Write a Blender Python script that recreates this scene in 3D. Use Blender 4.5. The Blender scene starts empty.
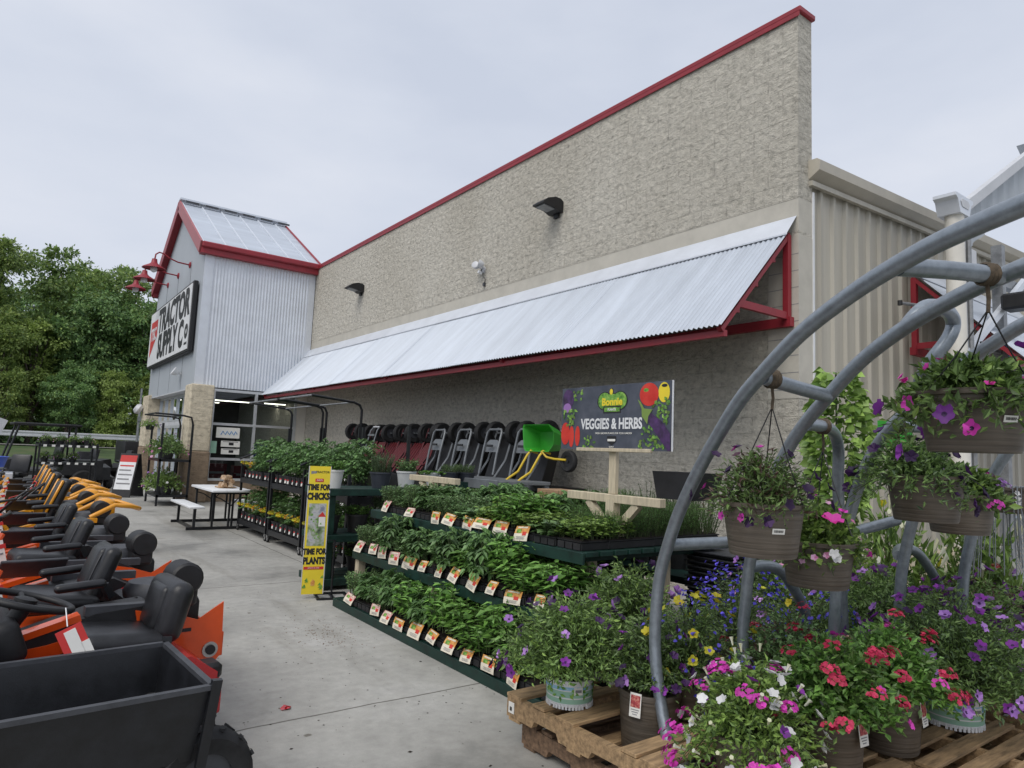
import bpy, bmesh, math, random
import numpy as np
from mathutils import Vector, Matrix, Euler
R = math.radians
sc = bpy.context.scene
COL = sc.collection
rnd = random.Random(7)

# ------------------------------------------------------------------ materials
def _nodes(name):
    m = bpy.data.materials.new(name); m.use_nodes = True
    nt = m.node_tree
    for n in list(nt.nodes): nt.nodes.remove(n)
    out = nt.nodes.new('ShaderNodeOutputMaterial')
    b = nt.nodes.new('ShaderNodeBsdfPrincipled')
    nt.links.new(b.outputs[0], out.inputs[0])
    return m, nt, b, out

def N(nt, t, **kw):
    n = nt.nodes.new(t)
    for k, v in kw.items():
        if k in n.inputs.keys(): n.inputs[k].default_value = v
        else: setattr(n, k, v)
    return n

def ramp(nt, fac, stops):
    r = nt.nodes.new('ShaderNodeValToRGB')
    els = r.color_ramp.elements
    while len(els) < len(stops): els.new(0.5)
    for e, (p, c) in zip(els, stops):
        e.position = p; e.color = (*c, 1) if len(c) == 3 else c
    nt.links.new(fac, r.inputs[0])
    return r

def mat(name, col, rough=0.6, metal=0.0, var=0.12, scale=6.0, bump=0.0, bscale=40.0, stretch=(1, 1, 1), col2=None, spec=0.5, objrand=0.0, coat=0.0):
    """plain surface with worn / mottled colour from noise and an optional bump"""
    m, nt, b, out = _nodes(name)
    tc = N(nt, 'ShaderNodeTexCoord'); mp = N(nt, 'ShaderNodeMapping')
    mp.inputs['Scale'].default_value = stretch
    nt.links.new(tc.outputs['Object'], mp.inputs[0])
    nz = N(nt, 'ShaderNodeTexNoise', Scale=scale, Detail=6.0, Roughness=0.65)
    nt.links.new(mp.outputs[0], nz.inputs['Vector'])
    c2 = col2 if col2 else tuple(max(0, c * (1 - 2.2 * var)) for c in col)
    c1 = tuple(min(1, c * (1 + var)) for c in col)
    rp = ramp(nt, nz.outputs[0], [(0.32, c2), (0.68, c1)])
    src = rp.outputs[0]
    if objrand:
        oi = N(nt, 'ShaderNodeObjectInfo'); hv = N(nt, 'ShaderNodeHueSaturation')
        mr = N(nt, 'ShaderNodeMapRange'); mr.inputs['To Min'].default_value = 1 - objrand; mr.inputs['To Max'].default_value = 1 + objrand
        nt.links.new(oi.outputs['Random'], mr.inputs[0]); nt.links.new(mr.outputs[0], hv.inputs['Value'])
        nt.links.new(src, hv.inputs['Color']); src = hv.outputs[0]
    nt.links.new(src, b.inputs['Base Color'])
    b.inputs['Roughness'].default_value = rough; b.inputs['Metallic'].default_value = metal
    b.inputs['Specular IOR Level'].default_value = spec
    if coat: b.inputs['Coat Weight'].default_value = coat
    rr = N(nt, 'ShaderNodeMapRange'); rr.inputs['To Min'].default_value = max(0.02, rough - 0.1); rr.inputs['To Max'].default_value = min(1, rough + 0.12)
    nt.links.new(nz.outputs[0], rr.inputs[0]); nt.links.new(rr.outputs[0], b.inputs['Roughness'])
    if bump:
        nb = N(nt, 'ShaderNodeTexNoise', Scale=bscale, Detail=5.0, Roughness=0.6)
        nt.links.new(mp.outputs[0], nb.inputs['Vector'])
        bp = N(nt, 'ShaderNodeBump'); bp.inputs['Strength'].default_value = 0.8; bp.inputs['Distance'].default_value = bump
        nt.links.new(nb.outputs[0], bp.inputs['Height']); nt.links.new(bp.outputs[0], b.inputs['Normal'])
    return m

def leafmat(name, dark, light, trans=0.25, rough=0.42):
    g_ = {'tomato_leaf': 1.55, 'pepper_leaf': 1.65, 'herb_leaf': 1.6, 'fine_herb_leaf': 1.6, 'petunia_leaf': 1.3, 'lime_leaf': 1.3, 'evergreen_leaf': 1.5, 'oak_leaf': 1.2, 'maple_leaf': 1.1, 'hickory_leaf': 1.25}.get(name, 1.0)
    dark = tuple(min(0.6, c * g_) for c in dark); light = tuple(min(0.6, c * g_) for c in light)
    m, nt, b, out = _nodes(name)
    g = N(nt, 'ShaderNodeNewGeometry'); oi = N(nt, 'ShaderNodeObjectInfo')
    rp = ramp(nt, g.outputs['Random Per Island'], [(0.0, dark), (0.75, light), (1.0, tuple(min(1, c * 1.35) for c in light))])
    hv = N(nt, 'ShaderNodeHueSaturation')
    mr = N(nt, 'ShaderNodeMapRange'); mr.inputs['To Min'].default_value = 0.8; mr.inputs['To Max'].default_value = 1.2
    nt.links.new(oi.outputs['Random'], mr.inputs[0]); nt.links.new(mr.outputs[0], hv.inputs['Value'])
    nt.links.new(rp.outputs[0], hv.inputs['Color']); nt.links.new(hv.outputs[0], b.inputs['Base Color'])
    b.inputs['Roughness'].default_value = rough; b.inputs['Specular IOR Level'].default_value = 0.5
    t = N(nt, 'ShaderNodeBsdfTranslucent'); nt.links.new(hv.outputs[0], t.inputs[0])
    mx = N(nt, 'ShaderNodeMixShader', Fac=trans)
    nt.links.new(b.outputs[0], mx.inputs[1]); nt.links.new(t.outputs[0], mx.inputs[2]); nt.links.new(mx.outputs[0], out.inputs[0])
    return m

def concrete_mat():
    m, nt, b, out = _nodes('slab_concrete')
    tc = N(nt, 'ShaderNodeTexCoord')
    n1 = N(nt, 'ShaderNodeTexNoise', Scale=0.55, Detail=7.0, Roughness=0.62); nt.links.new(tc.outputs['Object'], n1.inputs['Vector'])
    n2 = N(nt, 'ShaderNodeTexNoise', Scale=9.0, Detail=8.0, Roughness=0.7); nt.links.new(tc.outputs['Object'], n2.inputs['Vector'])
    n3 = N(nt, 'ShaderNodeTexNoise', Scale=260.0, Detail=3.0); nt.links.new(tc.outputs['Object'], n3.inputs['Vector'])
    r1 = ramp(nt, n1.outputs[0], [(0.34, (0.25, 0.245, 0.225)), (0.43, (0.37, 0.36, 0.33)), (0.55, (0.44, 0.43, 0.395)), (0.66, (0.50, 0.49, 0.46))])
    r2 = ramp(nt, n2.outputs[0], [(0.3, (0.78, 0.78, 0.78)), (0.7, (1.06, 1.06, 1.06))])
    mx = N(nt, 'ShaderNodeMix', data_type='RGBA', blend_type='MULTIPLY'); mx.inputs[0].default_value = 1
    nt.links.new(r1.outputs[0], mx.inputs[6]); nt.links.new(r2.outputs[0], mx.inputs[7])
    r3 = ramp(nt, n3.outputs[0], [(0.3, (0.82, 0.82, 0.82)), (0.62, (1.04, 1.04, 1.04))])
    mx2 = N(nt, 'ShaderNodeMix', data_type='RGBA', blend_type='MULTIPLY'); mx2.inputs[0].default_value = 1
    nt.links.new(mx.outputs[2], mx2.inputs[6]); nt.links.new(r3.outputs[0], mx2.inputs[7])
    # dark dirt spots
    v = N(nt, 'ShaderNodeTexVoronoi', Scale=3.2); nt.links.new(tc.outputs['Object'], v.inputs['Vector'])
    nv = N(nt, 'ShaderNodeTexNoise', Scale=14.0, Detail=4.0); nt.links.new(tc.outputs['Object'], nv.inputs['Vector'])
    ad = N(nt, 'ShaderNodeMath', operation='MULTIPLY_ADD'); ad.inputs[1].default_value = 0.35
    nt.links.new(nv.outputs[0], ad.inputs[0]); nt.links.new(v.outputs['Distance'], ad.inputs[2])
    r4 = ramp(nt, ad.outputs[0], [(0.18, (0.45, 0.42, 0.38)), (0.225, (1, 1, 1))])
    mx3 = N(nt, 'ShaderNodeMix', data_type='RGBA', blend_type='MULTIPLY'); mx3.inputs[0].default_value = 1
    nt.links.new(mx2.outputs[2], mx3.inputs[6]); nt.links.new(r4.outputs[0], mx3.inputs[7])
    # tyre scuffs and old spills: long soft streaks down the walkway
    mps = N(nt, 'ShaderNodeMapping'); mps.inputs['Scale'].default_value = (1.9, 0.22, 1); nt.links.new(tc.outputs['Object'], mps.inputs[0])
    ns = N(nt, 'ShaderNodeTexNoise', Scale=1.0, Detail=6.0, Roughness=0.6); nt.links.new(mps.outputs[0], ns.inputs['Vector'])
    rs = ramp(nt, ns.outputs[0], [(0.34, (0.80, 0.79, 0.77)), (0.46, (1, 1, 1)), (0.62, (1, 1, 1)), (0.72, (1.1, 1.1, 1.1))])
    nw = N(nt, 'ShaderNodeTexNoise', Scale=1.1, Detail=5.0, Roughness=0.55); nw.inputs['Distortion'].default_value = 0.6; nt.links.new(tc.outputs['Object'], nw.inputs['Vector'])
    rw = ramp(nt, nw.outputs[0], [(0.66, (1, 1, 1)), (0.70, (0.80, 0.79, 0.77))])
    mxs = N(nt, 'ShaderNodeMix', data_type='RGBA', blend_type='MULTIPLY'); mxs.inputs[0].default_value = 1; nt.links.new(mx3.outputs[2], mxs.inputs[6]); nt.links.new(rs.outputs[0], mxs.inputs[7])
    mx3 = N(nt, 'ShaderNodeMix', data_type='RGBA', blend_type='MULTIPLY'); mx3.inputs[0].default_value = 1; nt.links.new(mxs.outputs[2], mx3.inputs[6]); nt.links.new(rw.outputs[0], mx3.inputs[7])
    # broom finish + tooled joints
    sp = N(nt, 'ShaderNodeSeparateXYZ'); nt.links.new(tc.outputs['Object'], sp.inputs[0])
    wob = N(nt, 'ShaderNodeTexNoise', Scale=2.0, Detail=5.0); nt.links.new(tc.outputs['Object'], wob.inputs['Vector'])
    def joint(axis, off, pitch):
        a = N(nt, 'ShaderNodeMath', operation='ADD'); a.inputs[1].default_value = -off + 100 * pitch
        nt.links.new(sp.outputs[axis], a.inputs[0])
        w = N(nt, 'ShaderNodeMath', operation='MULTIPLY_ADD'); w.inputs[1].default_value = 0.05
        nt.links.new(wob.outputs[0], w.inputs[0]); nt.links.new(a.outputs[0], w.inputs[2])
        md = N(nt, 'ShaderNodeMath', operation='PINGPONG'); md.inputs[1].default_value = pitch / 2
        nt.links.new(w.outputs[0], md.inputs[0])
        return md
    j1 = joint(1, 4.25, 4.2); j2 = joint(0, 3.6, 5.4)
    mn = N(nt, 'ShaderNodeMath', operation='MINIMUM'); nt.links.new(j1.outputs[0], mn.inputs[0]); nt.links.new(j2.outputs[0], mn.inputs[1])
    rj = ramp(nt, mn.outputs[0], [(0.004, (0.30, 0.29, 0.27)), (0.011, (1, 1, 1))])
    mx4 = N(nt, 'ShaderNodeMix', data_type='RGBA', blend_type='MULTIPLY'); mx4.inputs[0].default_value = 1
    nt.links.new(mx3.outputs[2], mx4.inputs[6]); nt.links.new(rj.outputs[0], mx4.inputs[7])
    nt.links.new(mx4.outputs[2], b.inputs['Base Color'])
    rr = N(nt, 'ShaderNodeMapRange'); rr.inputs['From Min'].default_value = 0.3; rr.inputs['From Max'].default_value = 0.6
    rr.inputs['To Min'].default_value = 0.45; rr.inputs['To Max'].default_value = 0.85
    nt.links.new(n1.outputs[0], rr.inputs[0]); nt.links.new(rr.outputs[0], b.inputs['Roughness'])
    bp = N(nt, 'ShaderNodeBump'); bp.inputs['Strength'].default_value = 0.5; bp.inputs['Distance'].default_value = 0.004
    nt.links.new(n3.outputs[0], bp.inputs['Height']); nt.links.new(bp.outputs[0], b.inputs['Normal'])
    return m

def splitface_mat(name, col, scale=1.0, depth=0.03):
    """rough split-face concrete block: broken facets, faint courses"""
    m, nt, b, out = _nodes(name)
    tc = N(nt, 'ShaderNodeTexCoord')
    mp = N(nt, 'ShaderNodeMapping'); mp.inputs['Scale'].default_value = (1, 1, 1.45); nt.links.new(tc.outputs['Object'], mp.inputs[0])
    n0 = N(nt, 'ShaderNodeTexNoise', Scale=3.0 * scale, Detail=3.0); nt.links.new(mp.outputs[0], n0.inputs['Vector'])
    mv = N(nt, 'ShaderNodeVectorMath', operation='MULTIPLY_ADD'); mv.inputs[1].default_value = (0.25, 0.25, 0.25)
    nt.links.new(n0.outputs['Color'], mv.inputs[0]); nt.links.new(mp.outputs[0], mv.inputs[2])
    vo = N(nt, 'ShaderNodeTexVoronoi', Scale=8.0 * scale); vo.feature = 'SMOOTH_F1'; nt.links.new(mv.outputs[0], vo.inputs['Vector'])
    n1 = N(nt, 'ShaderNodeTexNoise', Scale=7.5 * scale, Detail=9.0, Roughness=0.74); nt.links.new(mp.outputs[0], n1.inputs['Vector'])
    n2 = N(nt, 'ShaderNodeTexNoise', Scale=60.0, Detail=5.0); nt.links.new(tc.outputs['Object'], n2.inputs['Vector'])
    n3 = N(nt, 'ShaderNodeTexNoise', Scale=0.5, Detail=4.0); nt.links.new(tc.outputs['Object'], n3.inputs['Vector'])
    h = N(nt, 'ShaderNodeMath', operation='MULTIPLY_ADD'); h.inputs[1].default_value = 0.35
    nt.links.new(vo.outputs['Distance'], h.inputs[0]); nt.links.new(n1.outputs[0], h.inputs[2])
    h2 = N(nt, 'ShaderNodeMath', operation='MULTIPLY_ADD'); h2.inputs[1].default_value = 0.18
    nt.links.new(n2.outputs[0], h2.inputs[0]); nt.links.new(h.outputs[0], h2.inputs[2])
    # block courses every 0.203 m, blocks 0.406 m, running bond
    sp = N(nt, 'ShaderNodeSeparateXYZ'); nt.links.new(tc.outputs['Object'], sp.inputs[0])
    hor = N(nt, 'ShaderNodeMath', operation='ADD'); nt.links.new(sp.outputs[0], hor.inputs[0]); nt.links.new(sp.outputs[1], hor.inputs[1])
    cb = N(nt, 'ShaderNodeCombineXYZ'); nt.links.new(hor.outputs[0], cb.inputs[0]); nt.links.new(sp.outputs[2], cb.inputs[1])
    br = N(nt, 'ShaderNodeTexBrick', Scale=1.0); br.offset = 0.5
    br.inputs['Brick Width'].default_value = 0.406; br.inputs['Row Height'].default_value = 0.203; br.inputs['Mortar Size'].default_value = 0.006; br.inputs['Mortar Smooth'].default_value = 0.5
    nt.links.new(cb.outputs[0], br.inputs['Vector'])
    h3 = N(nt, 'ShaderNodeMath', operation='MULTIPLY_ADD'); h3.inputs[1].default_value = -0.22
    nt.links.new(br.outputs['Fac'], h3.inputs[0]); nt.links.new(h2.outputs[0], h3.inputs[2])
    bp = N(nt, 'ShaderNodeBump'); bp.inputs['Strength'].default_value = 1.0; bp.inputs['Distance'].default_value = depth
    nt.links.new(h3.outputs[0], bp.inputs['Height']); nt.links.new(bp.outputs[0], b.inputs['Normal'])
    c = col
    v2 = N(nt, 'ShaderNodeTexVoronoi', Scale=10.0 * scale); nt.links.new(mv.outputs[0], v2.inputs['Vector'])
    sc2 = N(nt, 'ShaderNodeSeparateColor'); nt.links.new(v2.outputs['Color'], sc2.inputs[0])
    cm = N(nt, 'ShaderNodeMath', operation='MULTIPLY_ADD'); cm.inputs[1].default_value = 0.10
    nt.links.new(sc2.outputs[0], cm.inputs[0]); cm2 = N(nt, 'ShaderNodeMath', operation='MULTIPLY_ADD'); cm2.inputs[1].default_value = 0.9; cm2.inputs[2].default_value = 0.0
    nt.links.new(n1.outputs[0], cm2.inputs[0]); nt.links.new(cm2.outputs[0], cm.inputs[2])
    r1 = ramp(nt, cm.outputs[0], [(0.33, tuple(x * 0.66 for x in c)), (0.48, c), (0.66, tuple(min(1, x * 1.22) for x in c))])  # facet highlights and crevice shade put into the colour, following the bump noise
    h4 = N(nt, 'ShaderNodeMath', operation='MULTIPLY_ADD'); h4.inputs[1].default_value = 0.30
    nt.links.new(sc2.outputs[1], h4.inputs[0]); nt.links.new(h3.outputs[0], h4.inputs[2]); nt.links.new(h4.outputs[0], bp.inputs['Height'])
    r3 = ramp(nt, n3.outputs[0], [(0.3, (0.9, 0.89, 0.87)), (0.7, (1.05, 1.05, 1.05))])
    mx = N(nt, 'ShaderNodeMix', data_type='RGBA', blend_type='MULTIPLY'); mx.inputs[0].default_value = 1
    nt.links.new(r1.outputs[0], mx.inputs[6]); nt.links.new(r3.outputs[0], mx.inputs[7])
    nt.links.new(mx.outputs[2], b.inputs['Base Color']); b.inputs['Roughness'].default_value = 0.9
    b.inputs['Specular IOR Level'].default_value = 0.2
    return m

def glass_mat():
    m, nt, b, out = _nodes('window_glass')
    tr = N(nt, 'ShaderNodeBsdfTransparent'); tr.inputs[0].default_value = (0.62, 0.68, 0.68, 1)
    gl = N(nt, 'ShaderNodeBsdfGlossy'); gl.inputs['Roughness'].default_value = 0.03; gl.inputs[0].default_value = (0.9, 0.95, 1, 1)
    fr = N(nt, 'ShaderNodeFresnel', IOR=1.5)
    mx = N(nt, 'ShaderNodeMixShader'); nt.links.new(fr.outputs[0], mx.inputs[0]); nt.links.new(tr.outputs[0], mx.inputs[1]); nt.links.new(gl.outputs[0], mx.inputs[2])
    nt.links.new(mx.outputs[0], out.inputs[0])
    return m

def ridged_mat(name, col, pitch=0.009, objrand=0.1):
    """moulded plastic pot with thin irregular horizontal ridges"""
    m, nt, b, out = _nodes(name)
    tc = N(nt, 'ShaderNodeTexCoord')
    mp = N(nt, 'ShaderNodeMapping'); mp.inputs['Scale'].default_value = (2.5, 2.5, 1 / pitch / 1.6)
    nt.links.new(tc.outputs['Object'], mp.inputs[0])
    nz = N(nt, 'ShaderNodeTexNoise', Scale=1.0, Detail=2.0); nt.links.new(mp.outputs[0], nz.inputs['Vector'])
    bp = N(nt, 'ShaderNodeBump'); bp.inputs['Strength'].default_value = 0.9; bp.inputs['Distance'].default_value = 0.005
    nt.links.new(nz.outputs[0], bp.inputs['Height']); nt.links.new(bp.outputs[0], b.inputs['Normal'])
    rp = ramp(nt, nz.outputs[0], [(0.35, tuple(c * 0.72 for c in col)), (0.65, tuple(c * 1.15 for c in col))])
    oi = N(nt, 'ShaderNodeObjectInfo'); hv = N(nt, 'ShaderNodeHueSaturation')
    mr = N(nt, 'ShaderNodeMapRange'); mr.inputs['To Min'].default_value = 1 - objrand; mr.inputs['To Max'].default_value = 1 + objrand
    nt.links.new(oi.outputs['Random'], mr.inputs[0]); nt.links.new(mr.outputs[0], hv.inputs['Value']); nt.links.new(rp.outputs[0], hv.inputs['Color'])
    n2 = N(nt, 'ShaderNodeTexNoise', Scale=7.0, Detail=5.0); nt.links.new(tc.outputs['Object'], n2.inputs['Vector'])
    r2 = ramp(nt, n2.outputs[0], [(0.35, (0.8, 0.78, 0.75)), (0.65, (1.05, 1.05, 1.05))])
    mx = N(nt, 'ShaderNodeMix', data_type='RGBA', blend_type='MULTIPLY'); mx.inputs[0].default_value = 1
    nt.links.new(hv.outputs[0], mx.inputs[6]); nt.links.new(r2.outputs[0], mx.inputs[7]); nt.links.new(mx.outputs[2], b.inputs['Base Color'])
    b.inputs['Roughness'].default_value = 0.5
    return m

def emit_mat(name, col, st):
    m, nt, b, out = _nodes(name)
    e = N(nt, 'ShaderNodeEmission', Strength=st); e.inputs[0].default_value = (*col, 1)
    nt.links.new(e.outputs[0], out.inputs[0]); return m

def blotch_mat(name, cols, scale, rough=0.6, detail=3.0):
    m, nt, b, out = _nodes(name)
    tc = N(nt, 'ShaderNodeTexCoord')
    nz = N(nt, 'ShaderNodeTexNoise', Scale=scale, Detail=detail, Roughness=0.6); nt.links.new(tc.outputs['Object'], nz.inputs['Vector'])
    k = len(cols)
    rp = ramp(nt, nz.outputs[0], [(0.3 + 0.4 * i / max(1, k - 1), c) for i, c in enumerate(cols)])
    nt.links.new(rp.outputs[0], b.inputs['Base Color']); b.inputs['Roughness'].default_value = rough
    return m

M = {}
M['concrete'] = concrete_mat()
M['asphalt'] = mat('lot_asphalt', (0.075, 0.075, 0.075), 0.85, var=0.2, scale=1.2, bump=0.004, bscale=200)
M['soilbank'] = blotch_mat('bank_grass', [(0.03, 0.05, 0.015), (0.06, 0.10, 0.03), (0.10, 0.11, 0.05)], 0.9)
M['road_pale'] = mat('pale_road', (0.30, 0.29, 0.27), 0.9, var=0.12, scale=0.8)
M['split'] = splitface_mat('split_face_block', (0.60, 0.568, 0.495), 1.35, 0.05)
M['split_pillar'] = splitface_mat('pillar_block_cream', (0.62, 0.55, 0.42), 0.8)
M['split_brown'] = splitface_mat('pillar_block_brown', (0.27, 0.205, 0.145), 0.8, 0.02)
M['smoothblock'] = mat('smooth_block', (0.55, 0.52, 0.45), 0.85, var=0.06, scale=3, bump=0.003, bscale=120)
M['red'] = mat('red_trim_paint', (0.30, 0.022, 0.034), 0.45, var=0.08, scale=4)
M['redfade'] = mat('red_trim_faded', (0.40, 0.12, 0.13), 0.5, var=0.06, scale=3)
M['galv'] = mat('galvalume_sheet', (0.70, 0.735, 0.79), 0.42, 0.25, var=0.04, scale=2.5)
M['galvroof'] = mat('galvalume_roof', (0.52, 0.565, 0.63), 0.42, 0.15, var=0.07, scale=1.6, stretch=(0.3, 2.0, 0.3))
M['panelgrey'] = mat('front_panel_grey', (0.44, 0.475, 0.51), 0.55, 0.1, var=0.03, scale=1.0)
M['tan'] = mat('tan_siding', (0.47, 0.44, 0.37), 0.5, 0.0, var=0.10, scale=2.5, stretch=(1, 1, 0.07))
M['tantrim'] = mat('tan_trim', (0.50, 0.46, 0.38), 0.45, var=0.06, scale=2)
M['cream'] = mat('cream_trim', (0.72, 0.69, 0.62), 0.5, var=0.05, scale=3)
M['white'] = mat('white_plastic', (0.78, 0.79, 0.80), 0.45, var=0.05, scale=4)
M['whitegrey'] = mat('light_grey_metal', (0.60, 0.61, 0.63), 0.5, 0.1, var=0.05, scale=4)
M['alu'] = mat('aluminium_frame', (0.62, 0.64, 0.66), 0.4, 0.5, var=0.05, scale=4)
M['tube'] = mat('galvanised_tube', (0.27, 0.305, 0.34), 0.34, 0.5, var=0.10, scale=30, bump=0.0005, bscale=90)
M['tubedark'] = mat('weathered_strut', (0.30, 0.31, 0.32), 0.5, 0.5, var=0.15, scale=9)
M['blacksteel'] = mat('black_powder_steel', (0.011, 0.012, 0.015), 0.36, 0.0, var=0.25, scale=9, bump=0.0006, bscale=160)
M['blackplastic'] = mat('black_plastic', (0.012, 0.012, 0.0135), 0.5, var=0.25, scale=10, bump=0.0008, bscale=260)
M['greyplastic'] = mat('dark_grey_plastic', (0.055, 0.058, 0.066), 0.5, var=0.18, scale=9)
M['vinyl'] = mat('black_vinyl_seat', (0.015, 0.0155, 0.018), 0.36, var=0.3, scale=9, bump=0.0012, bscale=220)
M['rubber'] = mat('tyre_rubber', (0.017, 0.017, 0.018), 0.75, var=0.3, scale=14)
M['orange'] = mat('mower_orange', (0.74, 0.085, 0.008), 0.30, var=0.06, scale=5, coat=0.4)
M['yellow'] = mat('mower_yellow', (0.78, 0.33, 0.012), 0.32, var=0.06, scale=5, coat=0.4)
M['mred'] = mat('tractor_red', (0.50, 0.012, 0.018), 0.25, var=0.08, scale=5, coat=0.5)
M['green'] = mat('green_shelf_paint', (0.006, 0.035, 0.026), 0.5, var=0.25, scale=8)
M['wood'] = mat('cream_pine', (0.58, 0.50, 0.36), 0.75, var=0.12, scale=7, stretch=(6, 6, 0.7), bump=0.001, bscale=30)
M['pallet'] = mat('pallet_pine', (0.40, 0.265, 0.14), 0.82, var=0.26, scale=5, stretch=(1, 7, 7), bump=0.0025, bscale=14, objrand=0.12)
M['pallet2'] = mat('pallet_pine_weathered', (0.20, 0.125, 0.075), 0.85, var=0.3, scale=5, stretch=(1, 7, 7), bump=0.0025, bscale=14, objrand=0.12)
M['board'] = mat('cardboard', (0.36, 0.23, 0.13), 0.85, var=0.08, scale=6)
M['pot'] = ridged_mat('taupe_ridged_pot', (0.125, 0.104, 0.082))
M['potblack'] = mat('black_nursery_pot', (0.022, 0.022, 0.024), 0.55, var=0.2, scale=12)
M['potnavy'] = mat('slate_blue_pot', (0.035, 0.041, 0.055), 0.5, var=0.12, scale=9)
M['potwhite'] = mat('white_pot', (0.66, 0.67, 0.66), 0.5, var=0.05, scale=7)
M['soil'] = mat('potting_soil', (0.022, 0.014, 0.009), 0.95, var=0.3, scale=60, bump=0.004, bscale=120)
M['paper'] = mat('white_card', (0.80, 0.79, 0.74), 0.6, var=0.02, scale=8)
M['papercream'] = mat('cream_card', (0.80, 0.74, 0.60), 0.6, var=0.03, scale=8)
M['orangeink'] = blotch_mat('orange_print', [(0.55, 0.20, 0.06), (0.70, 0.34, 0.08), (0.75, 0.5, 0.2)], 40)
M['redink'] = mat('red_print', (0.60, 0.035, 0.03), 0.5, var=0.05)
M['pinkink'] = blotch_mat('red_pale_print', [(0.62, 0.10, 0.10), (0.75, 0.55, 0.50), (0.62, 0.2, 0.1)], 50)
M['blueink'] = mat('blue_print', (0.06, 0.25, 0.55), 0.5, var=0.05)
M['greenink'] = blotch_mat('leaf_print', [(0.03, 0.10, 0.02), (0.15, 0.36, 0.05), (0.35, 0.55, 0.12)], 30)
M['mintink'] = mat('mint_print', (0.33, 0.56, 0.43), 0.5, var=0.04, scale=5)
M['blackink'] = mat('black_print', (0.015, 0.015, 0.017), 0.5, var=0.1)
M['greyink'] = mat('grey_print', (0.25, 0.25, 0.26), 0.6, var=0.1)
M['slateink'] = blotch_mat('chalkboard_print', [(0.04, 0.05, 0.07), (0.065, 0.075, 0.10), (0.10, 0.11, 0.14)], 5, 0.55)
M['yellowink'] = mat('yellow_print', (0.84, 0.66, 0.035), 0.5, var=0.03)
M['photoink'] = blotch_mat('yard_photo_print', [(0.05, 0.07, 0.05), (0.22, 0.30, 0.14), (0.5, 0.5, 0.5), (0.20, 0.22, 0.30)], 9)
M['tomatoink'] = blotch_mat('tomato_print', [(0.55, 0.02, 0.01), (0.68, 0.05, 0.03)], 10, 0.4)
M['purpleink'] = blotch_mat('eggplant_print', [(0.02, 0.01, 0.03), (0.10, 0.04, 0.16)], 14, 0.4)
M['glass'] = glass_mat()
M['interior'] = mat('store_interior', (0.10, 0.095, 0.09), 0.8, var=0.3, scale=1.4)
M['tubeglow'] = emit_mat('fluorescent_tube', (1.0, 0.93, 0.78), 5.0)
M['greenplastic'] = mat('bright_green_poly', (0.035, 0.33, 0.025), 0.38, var=0.05, scale=5)
M['goldpaint'] = mat('yellow_tube_paint', (0.72, 0.50, 0.03), 0.4, var=0.05, scale=6)
M['wagonred'] = mat('wagon_red', (0.13, 0.008, 0.014), 0.45, var=0.1, scale=6)
M['cartgrey'] = mat('cart_grey_steel', (0.22, 0.235, 0.25), 0.45, 0.3, var=0.1, scale=6)
M['bluepoly'] = mat('blue_poly', (0.05, 0.12, 0.55), 0.45, var=0.1, scale=6)
M['rope'] = mat('jute_twine', (0.10, 0.075, 0.05), 0.9, var=0.25, scale=40)
M['bark'] = mat('tree_bark', (0.09, 0.07, 0.055), 0.9, var=0.25, scale=6, bump=0.03, bscale=8)
M['stem'] = mat('plant_stem', (0.07, 0.10, 0.035), 0.7, var=0.15, scale=10)
M['fire'] = blotch_mat('split_firewood', [(0.16, 0.08, 0.04), (0.42, 0.27, 0.15), (0.6, 0.5, 0.38)], 14, 0.8)
M['brass'] = mat('steel_bright', (0.5, 0.5, 0.5), 0.3, 0.8, var=0.1, scale=9)
# leaves
M['lf_tom'] = leafmat('tomato_leaf', (0.035, 0.075, 0.024), (0.095, 0.175, 0.055))
M['lf_pep'] = leafmat('pepper_leaf', (0.045, 0.105, 0.022), (0.125, 0.24, 0.052), rough=0.35)
M['lf_herb'] = leafmat('herb_leaf', (0.050, 0.098, 0.036), (0.13, 0.215, 0.080))
M['lf_fine'] = leafmat('fine_herb_leaf', (0.03, 0.085, 0.02), (0.09, 0.20, 0.04))
M['lf_pet'] = leafmat('petunia_leaf', (0.050, 0.092, 0.026), (0.150, 0.235, 0.070), 0.3)
M['lf_lime'] = leafmat('lime_leaf', (0.075, 0.14, 0.028), (0.20, 0.30, 0.07))
M['lf_dark'] = leafmat('evergreen_leaf', (0.024, 0.045, 0.020), (0.065, 0.105, 0.042))
M['lf_brown'] = leafmat('spent_bloom', (0.07, 0.04, 0.03), (0.13, 0.08, 0.06))
M['lf_rose'] = leafmat('rosemary_leaf', (0.05, 0.085, 0.04), (0.13, 0.20, 0.10))
M['lf_t1'] = leafmat('oak_leaf', (0.10, 0.165, 0.055), (0.23, 0.34, 0.11), 0.35)
M['lf_t2'] = leafmat('maple_leaf', (0.15, 0.22, 0.055), (0.34, 0.44, 0.12), 0.35)
M['lf_t3'] = leafmat('hickory_leaf', (0.07, 0.13, 0.055), (0.17, 0.28, 0.10), 0.35)
def petal(name, c1, c2, tr=0.2): return leafmat(name, c1, c2, tr, 0.6)
M['f_purple'] = petal('purple_petal', (0.10, 0.015, 0.16), (0.20, 0.03, 0.28))
M['f_dark'] = petal('dark_purple_petal', (0.018, 0.006, 0.035), (0.05, 0.012, 0.085))
M['f_lilac'] = petal('lilac_petal', (0.28, 0.12, 0.42), (0.45, 0.24, 0.60))
M['f_mag'] = petal('magenta_petal', (0.38, 0.02, 0.24), (0.62, 0.05, 0.42))
M['f_hot'] = petal('hot_pink_petal', (0.62, 0.02, 0.26), (0.78, 0.06, 0.40))
M['f_pink'] = petal('pink_petal', (0.58, 0.18, 0.36), (0.72, 0.34, 0.50))
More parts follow.
